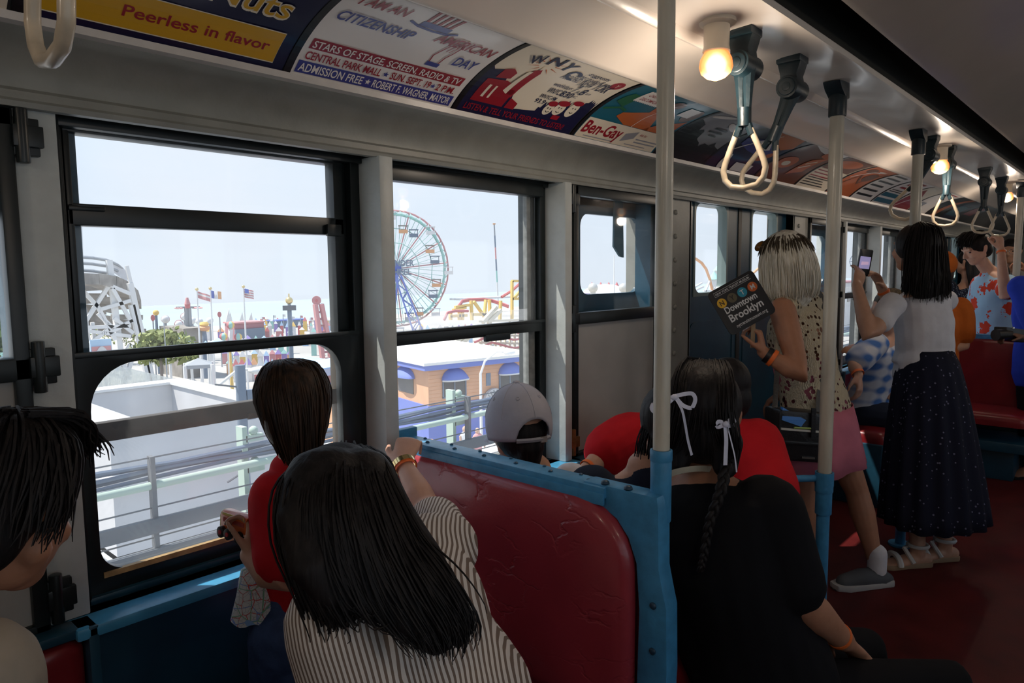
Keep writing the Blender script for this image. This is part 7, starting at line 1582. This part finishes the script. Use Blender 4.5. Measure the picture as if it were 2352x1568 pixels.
# ------------------------------------------------------------------ simpler figures further down the car
def simple(label, hd, fw, nk, sl, sr, pel, arms, lg, skin, topm, topname, botm, hairm, s=1.0, inf=.016, sleeve_t=.7, hairlong=0, vox=.009, face=False, seat=False, hatm=None):
    r = thing('person', label, 'person', (pel.x, pel.y, FZ)); ss = sidev(sl, sr); sp = V((ss.x, ss.y, 0)).normalized()
    g = G(); P = head(g, hd, fw, ZN, s, face); g.limb([(nk, .052 * s), (hd - V((0, 0, .04)), .048 * s)], 12); torso(g, pel, nk, sp, ss, .16 * s, .145 * s, .16 * s, .17 * s, .11 * s)
    for sh, (el, wr, hdir, pn, th, cu) in zip((sl, sr), arms): arm(g, sh, el, wr, s); hand(g, wr, hdir, pn, th, .95 * s, cu)
    for (hp, kn, an, td) in lg: leg(g, hp, kn, an, s); foot(g, an, td, s)
    remesh('body', g, skin, r, vox, 2, .4)
    g = G(); torso(g, pel, nk - V((0, 0, .012)), sp, ss, .165 * s, .155 * s, .17 * s, .175 * s, .115 * s, inf=inf, hem=.05)
    for sh, (el, *_x) in zip((sl, sr), arms): sleeve(g, sh, el, sleeve_t, .075 * s, .075 * s)
    remesh(topname, g, topm, r, .009, 4, disp=fold(.005, 15, 41))
    g = G()
    for (hp, kn, an, td) in lg: g.limb([(hp, .105 * s), (kn, .075 * s), (an + V((0, 0, .05)), .06 * s)], 14)
    remesh('trousers', g, botm, r, .011, 2)
    for (hp, kn, an, td) in lg: g = G(); foot(g, an, td, 1.1 * s); remesh('shoe', g, c_blk, r, .01, 2)
    f_ = U(fw); r_ = U(f_.cross(ZN)); u_ = r_.cross(f_)
    g = G(); g.ball(P(-.022, 0, .035), [.100 * s, .088 * s, .096 * s], 20, 14, (f_, r_, u_)); g.ball(P(-.055, 0, -.025), [.052 * s, .072 * s, .07 * s], 16, 10, (f_, r_, u_))
    if hairlong: g.loft([(P(-.05, 0, 0), .085, .05, r_), (P(-.075, 0, -.12), .10, .045, r_), (P(-.085, 0, -hairlong), .09, .03, r_)], 16)
    remesh('hair', g, hairm, r, .008, 3)
    if face: eyes(P, s, r)
    return r, P
def stand(pel, ss, z=FZ, td=(-1, .3, 0), w=.09): 
    out = []
    for s_ in (1, -1): hp = pel + V(ss) * w * s_ - V((0, 0, .03)); an = V((hp.x, hp.y, z + .085)); out.append((hp, hp.lerp(an, .5) + V((0, 0, 0)), an, td))
    return out
DWN = (.3, .4, .3)
# seated man in the plaid shirt
def plaid(t, vec):
    sx_ = N(t, 'ShaderNodeSeparateXYZ'); t.links.new(vec, sx_.inputs[0]); o = []
    for a in (0, 2):
        m = N(t, 'ShaderNodeMath', operation='MULTIPLY'); m.inputs[1].default_value = 2 * PI / .075; t.links.new(sx_.outputs[a], m.inputs[0]); s_ = N(t, 'ShaderNodeMath', operation='SINE'); t.links.new(m.outputs[0], s_.inputs[0]); o.append(s_)
    a = N(t, 'ShaderNodeMath', operation='ADD'); t.links.new(o[0].outputs[0], a.inputs[0]); t.links.new(o[1].outputs[0], a.inputs[1]); r_ = N(t, 'ShaderNodeMapRange'); r_.inputs[1].default_value = -.6; r_.inputs[2].default_value = 1.2; t.links.new(a.outputs[0], r_.inputs[0]); return r_.outputs[0], (.08, .20, .52)
m_plaid = fabric('blue_white_plaid', (.62, .66, .74), plaid)
hd = at(2038, 712, D=4.25); nk = at(2046, 770, D=4.28); sl = at(2010, 790, D=4.12); sr = at(2085, 785, D=4.45); pel = V((4.72, 1.32, .62)); el = at(1962, 838, D=4.05); wr = at(1972, 862, D=4.0); el2 = sr + V((.05, -.1, -.24)); wr2 = el2 + V((-.2, .08, -.04))
lg = [(pel + V((-.09, -.03, -.02)), V((4.66, .92, .60)), V((4.66, .90, .185)), (0, -1, 0)), (pel + V((.09, -.03, -.02)), V((4.86, .92, .60)), V((4.86, .90, .185)), (0, -1, 0))]
r, P = simple('seated man in a blue and white plaid shirt, arm hanging down', hd, U((-.5, .6, 0)), nk, sl, sr, pel, [(el, wr, at(1976, 905, D=3.98) - wr, (0, .5, -.3), (-1, 0, 0), (.5, .6, .4)), (el2, wr2, (-1, .3, 0), (0, 0, -1), (0, -1, 0), DWN)], lg, s_fair, m_plaid, 'plaid_shirt', c_navy, h_root, 1.02, sleeve_t=.72)
ringband(el.lerp(wr, .8), wr - el, .034, .032, ZN, .014, m_band, r)
# person in orange
hd = at(2150, 622, D=4.75); nk = at(2140, 690, D=4.78); ss = U((.45, -.75, 0)); pel = at(2135, 850, D=4.80)
r, P = simple('person in orange, half hidden behind the woman in the white top', hd, U((-.5, .7, 0)), nk, nk - ss * .18 - V((0, 0, .05)), nk + ss * .18 - V((0, 0, .05)), pel, [(nk - ss * .22 + V((0, 0, -.32)), nk - ss * .16 + V((-.24, .2, -.30)), (-1, .5, 0), (0, 0, -1), (0, 1, 0), DWN), (nk + ss * .22 + V((-.02, 0, -.30)), nk + ss * .16 + V((-.22, .16, -.36)), (-1, .4, 0), (0, 0, -1), (0, 1, 0), DWN)], stand(pel, ss), s_mid, c_org, 'orange_shirt', c_denim, h_brown)
f_ = U((-.5, .7, 0)); r_ = U(f_.cross(ZN)); t = thing('baseball_cap', 'plain orange cap behind the long black hair', 'cap', P(0, 0, .06)); g = G(); g.ball(P(-.015, 0, .045), [.112, .102, .098], 20, 12, (f_, r_, ZN)); mk('crown', g, c_org, t); mk('brim', G().prism([(-.06, .08), (.06, .08), (.05, .15), (0, .165), (-.05, .15)], lambda u, v, w: P(v, u, .045 + w), .006), c_org, t, bevel=.002)
# dark haired woman in a blue patterned top
def speck(t, vec):
    v = N(t, 'ShaderNodeTexVoronoi'); v.inputs['Scale'].default_value = 70; t.links.new(vec, v.inputs['Vector']); q = N(t, 'ShaderNodeMath', operation='LESS_THAN'); q.inputs[1].default_value = .3; t.links.new(v.outputs['Distance'], q.inputs[0]); return q.outputs[0], (.22, .28, .36)
hd = at(2221, 602, D=6.4); nk = at(2224, 648, D=6.42); ss = U((-.60, .80, 0)); pel = at(2228, 790, D=6.45)
simple('dark haired woman in a speckled navy top beside the flowered shirt', hd, U((.3, .9, 0)), nk, nk + ss * .16 - V((0, 0, .05)), nk - ss * .16 - V((0, 0, .05)), pel, [(nk + ss * .2 + V((-.04, 0, -.32)), nk + ss * .2 + V((.05, .1, -.5)), (0, 0, -1), (-1, 0, 0), (0, 1, 0), DWN), (nk - ss * .2 + V((0, 0, -.32)), nk - ss * .2 + V((.05, .1, -.5)), (0, 0, -1), (-1, 0, 0), (0, 1, 0), DWN)], stand(pel, ss), s_mid, fabric('speckled_navy', (.015, .02, .04), speck), 'speckled_top', c_blk, h_black, .95, hairlong=.22, sleeve_t=.4)
# man in the flowered shirt holding a strap
def flowers(t, vec):
    v = N(t, 'ShaderNodeTexVoronoi'); v.inputs['Scale'].default_value = 6.5; t.links.new(vec, v.inputs['Vector']); n = N(t, 'ShaderNodeTexNoise'); n.inputs['Scale'].default_value = 34; t.links.new(vec, n.inputs['Vector'])
    a = N(t, 'ShaderNodeMath', operation='MULTIPLY_ADD'); a.inputs[1].default_value = .75; t.links.new(n.outputs[0], a.inputs[0]); t.links.new(v.outputs['Distance'], a.inputs[2]); q = N(t, 'ShaderNodeMath', operation='LESS_THAN'); q.inputs[1].default_value = .74; t.links.new(a.outputs[0], q.inputs[0]); return q.outputs[0], (.62, .06, .03)
m_flow = fabric('flowered_pale_blue', (.36, .55, .74), flowers)
hd = at(2242, 572, D=5.46); nk = at(2272, 624, D=5.52); sl = at(2252, 652, D=5.68); sr = at(2314, 652, D=5.37); pel = at(2285, 805, D=5.54); stp = V((6.30, .88, 1.745))
el = at(2308, 682, D=5.10); wr = at(2299, 571, D=5.18); ss = sidev(sl, sr)
r, P = simple('man in a pale blue shirt with red flowers, looking down and gripping a strap', hd, U((-.62, .62, -.42)), nk, sl, sr, pel, [(sl + V((.02, .05, -.3)), sl + V((-.08, .1, -.52)), (0, 0, -1), (1, 0, 0), (0, 1, 0), DWN), (el, wr, stp - wr, V((.5, .7, .1)), V((-1, .1, .2)), (1.0, 1.2, .7))], stand(pel, ss), s_fair, m_flow, 'flowered_shirt', c_denim, h_black, 1.0, sleeve_t=.5, face=True, vox=.006)
strands('hair', [[P(-.08 + .02 * k, -.07 + .045 * j, .09), P(-.04 + .03 * k, -.08 + .05 * j, .125), P(.02, -.075 + .05 * j, .125), P(.062, -.07 + .045 * j, .10), P(.088, -.06 + .04 * j, .06)] for k in range(2) for j in range(4)], 160, .004, .010, h_black, r, 31, 7, .008)
ringband(el.lerp(wr, .93), wr - el, .030, .028, ZN, .014, m_band, r)
# person in glasses
hd = at(2322, 578, D=6.6); nk = at(2338, 628, D=6.65); ss = U((.3, -.75, 0)); pel = at(2345, 790, D=6.7)
r, P = simple('person in glasses and a grey shirt behind the man in the flowered shirt', hd, U((-.85, .1, -.05)), nk, nk - ss * .17 - V((0, 0, .06)), nk + ss * .17 - V((0, 0, .06)), pel, [(nk - ss * .2 + V((0, 0, -.32)), nk - ss * .2 + V((-.1, .05, -.52)), (0, 0, -1), (-1, 0, 0), (0, 1, 0), DWN), (nk + ss * .2 + V((0, 0, -.32)), nk + ss * .2 + V((-.1, .05, -.52)), (0, 0, -1), (-1, 0, 0), (0, 1, 0), DWN)], stand(pel, ss), s_mid, c_grey2, 'grey_shirt', c_denim, h_black, .98, face=True)
g = G()
for sg in (-1, 1): g.torus(P(.098, sg * .033, .006), P(1, 0, 0) - P(0, 0, 0), .023, .002, 16, 6); g.tube([P(.095, sg * .058, .008), P(-.01, sg * .08, .008)], .002, 6)
g.tube([P(.10, -.01, .008), P(.10, .01, .008)], .002, 6); mk('eyeglasses', g, M('steel_frames', (.6, .6, .6), .25, metal=1), r)
# person in blue at the right edge, one hand on the pole, one on a camera
pelb = at(2412, 850, D=4.7); nkb = at(2420, 640, D=4.72); hdb = at(2428, 575, D=4.7); ss = U((.5, -.8, 0)); slb = nkb - ss * .19 - V((0, 0, .06)); srb = nkb + ss * .19 - V((0, 0, .06)); camp = at(2318, 768, D=4.50); elb = at(2400, 790, D=4.55); wrb = at(2345, 772, D=4.50)
r, P = simple('person in royal blue at the right edge holding a black camera', hdb, U((-.8, .4, -.1)), nkb, slb, srb, pelb, [(elb, wrb, camp - wrb, (0, -.2, -1), (0, -1, .3), (.5, .7, .5)), (srb + V((.02, 0, -.3)), srb + V((-.15, .1, -.42)), camp - srb, (0, 0, -1), (0, 1, 0), DWN)], stand(pelb, ss), s_dark, cloth('blue_polo', (.03, .07, .60)), 'blue_shirt', c_blk, h_black, 1.05, inf=.05)
t = thing('camera', 'black camera held out at the right edge above the far red bench', 'camera', camp); g = G(); g.obox(camp, U(wrb - camp) * .06, V((0, .035, 0)), V((0, 0, .042))); mk('camera_body', g, M('camera_black', (.012, .012, .013), .35), t, bevel=.006); mk('lens_barrel', G().cyl(camp, camp + V((-.09, .06, 0)), .034, .036, 20), bpy.data.materials['camera_black'], t); mk('flash_button', G().cyl(camp + V((-.01, -.02, .04)), camp + V((-.01, -.02, .05)), .008, n=12), M('camera_chrome', (.7, .7, .7), .2, metal=1), t)
ph_ = at(2400, 600, D=5.45); nk2 = at(2452, 650, D=5.5); pw = V((6.62, .80, 1.53)); 
ss = U((.4, -.8, 0)); s2l, s2r = nk2 - ss * .18 - V((0, 0, .05)), nk2 + ss * .18 - V((0, 0, .05)); pel2 = nk2 - V((0, 0, .55)); hn = at(2342, 602, D=5.45); el2 = at(2400, 680, D=5.38)
simple('person outside the right edge, one arm reaching in to the far pole', at(2462, 590, D=5.5), U((-.8, .3, 0)), nk2, s2l, s2r, pel2, [(el2, at(2362, 622, D=5.43), hn - at(2362, 622, D=5.43), (0, .6, -.3), (-.2, 0, 1), (.8, 1.0, .6)), (s2r + V((.02, 0, -.3)), s2r + V((-.05, .05, -.5)), (0, 0, -1), (-1, 0, 0), (0, 1, 0), DWN)], stand(pel2, ss), s_tan, c_grey2, 'dark_shirt', c_blk, h_black)

# ------------------------------------------------------------------ man at the left edge
hd = at(8, 1172, D=.985); fw = U((.70, .66, -.38)); nk = at(-295, 1440, D=.95); ss = U((-.45, .88, 0)); pel = V((-.42, 1.22, .66)); sl, sr = nk + ss * .18 - V((0, 0, .05)), nk - ss * .18 - V((0, 0, .05))
elL = sl + V((-.02, .02, -.28)); wrL = elL + V((.12, -.10, -.18)); elR = sr + V((.0, -.02, -.28)); wrR = elR + V((.12, .0, -.18))
lg = [(pel + V((0, .09, -.02)), pel + V((.12, -.26, -.04)), V((-.30, 1.00, .185)), (.5, -1, 0)), (pel + V((0, -.09, -.02)), pel + V((.06, -.42, -.04)), V((-.38, .80, .185)), (.5, -1, 0))]
r, P = simple('dark haired man at the left edge, looking down to the right', hd, fw, nk, sl, sr, pel, [(elL, wrL, (1, -.1, -.2), (0, 0, -1), (0, -1, 0), DWN), (elR, wrR, (1, .1, -.2), (0, 0, -1), (0, 1, 0), DWN)], lg, s_tan, c_beige, 'beige_shirt', c_denim, h_black, 1.0, face=True, vox=.0055)
f_ = U(fw); gd = []
for j in range(9):
    b = -.08 + .16 * j / 8; gd.append([P(-.06, b * .6, .125), P(.0, b, .134), P(.035, b * 1.05, .124), P(.062, b * 1.0, .108), P(.082, b * .96, .088)])
strands('hair', gd, 260, .0026, .006, h_black, r, 44, 9, .010)
gd = []
for j in range(10):
    a = -2.2 + 4.4 * j / 9; gd.append([P(-.03, .02 * math.sin(a), .135), P(-.03 - .07 * math.cos(a), .08 * math.sin(a), .10), P(-.035 - .085 * math.cos(a), .096 * math.sin(a), .03), P(-.04 - .075 * math.cos(a), .090 * math.sin(a), -.04)])
strands('hair', gd, 260, .0026, .006, h_black, r, 45, 8, .008)
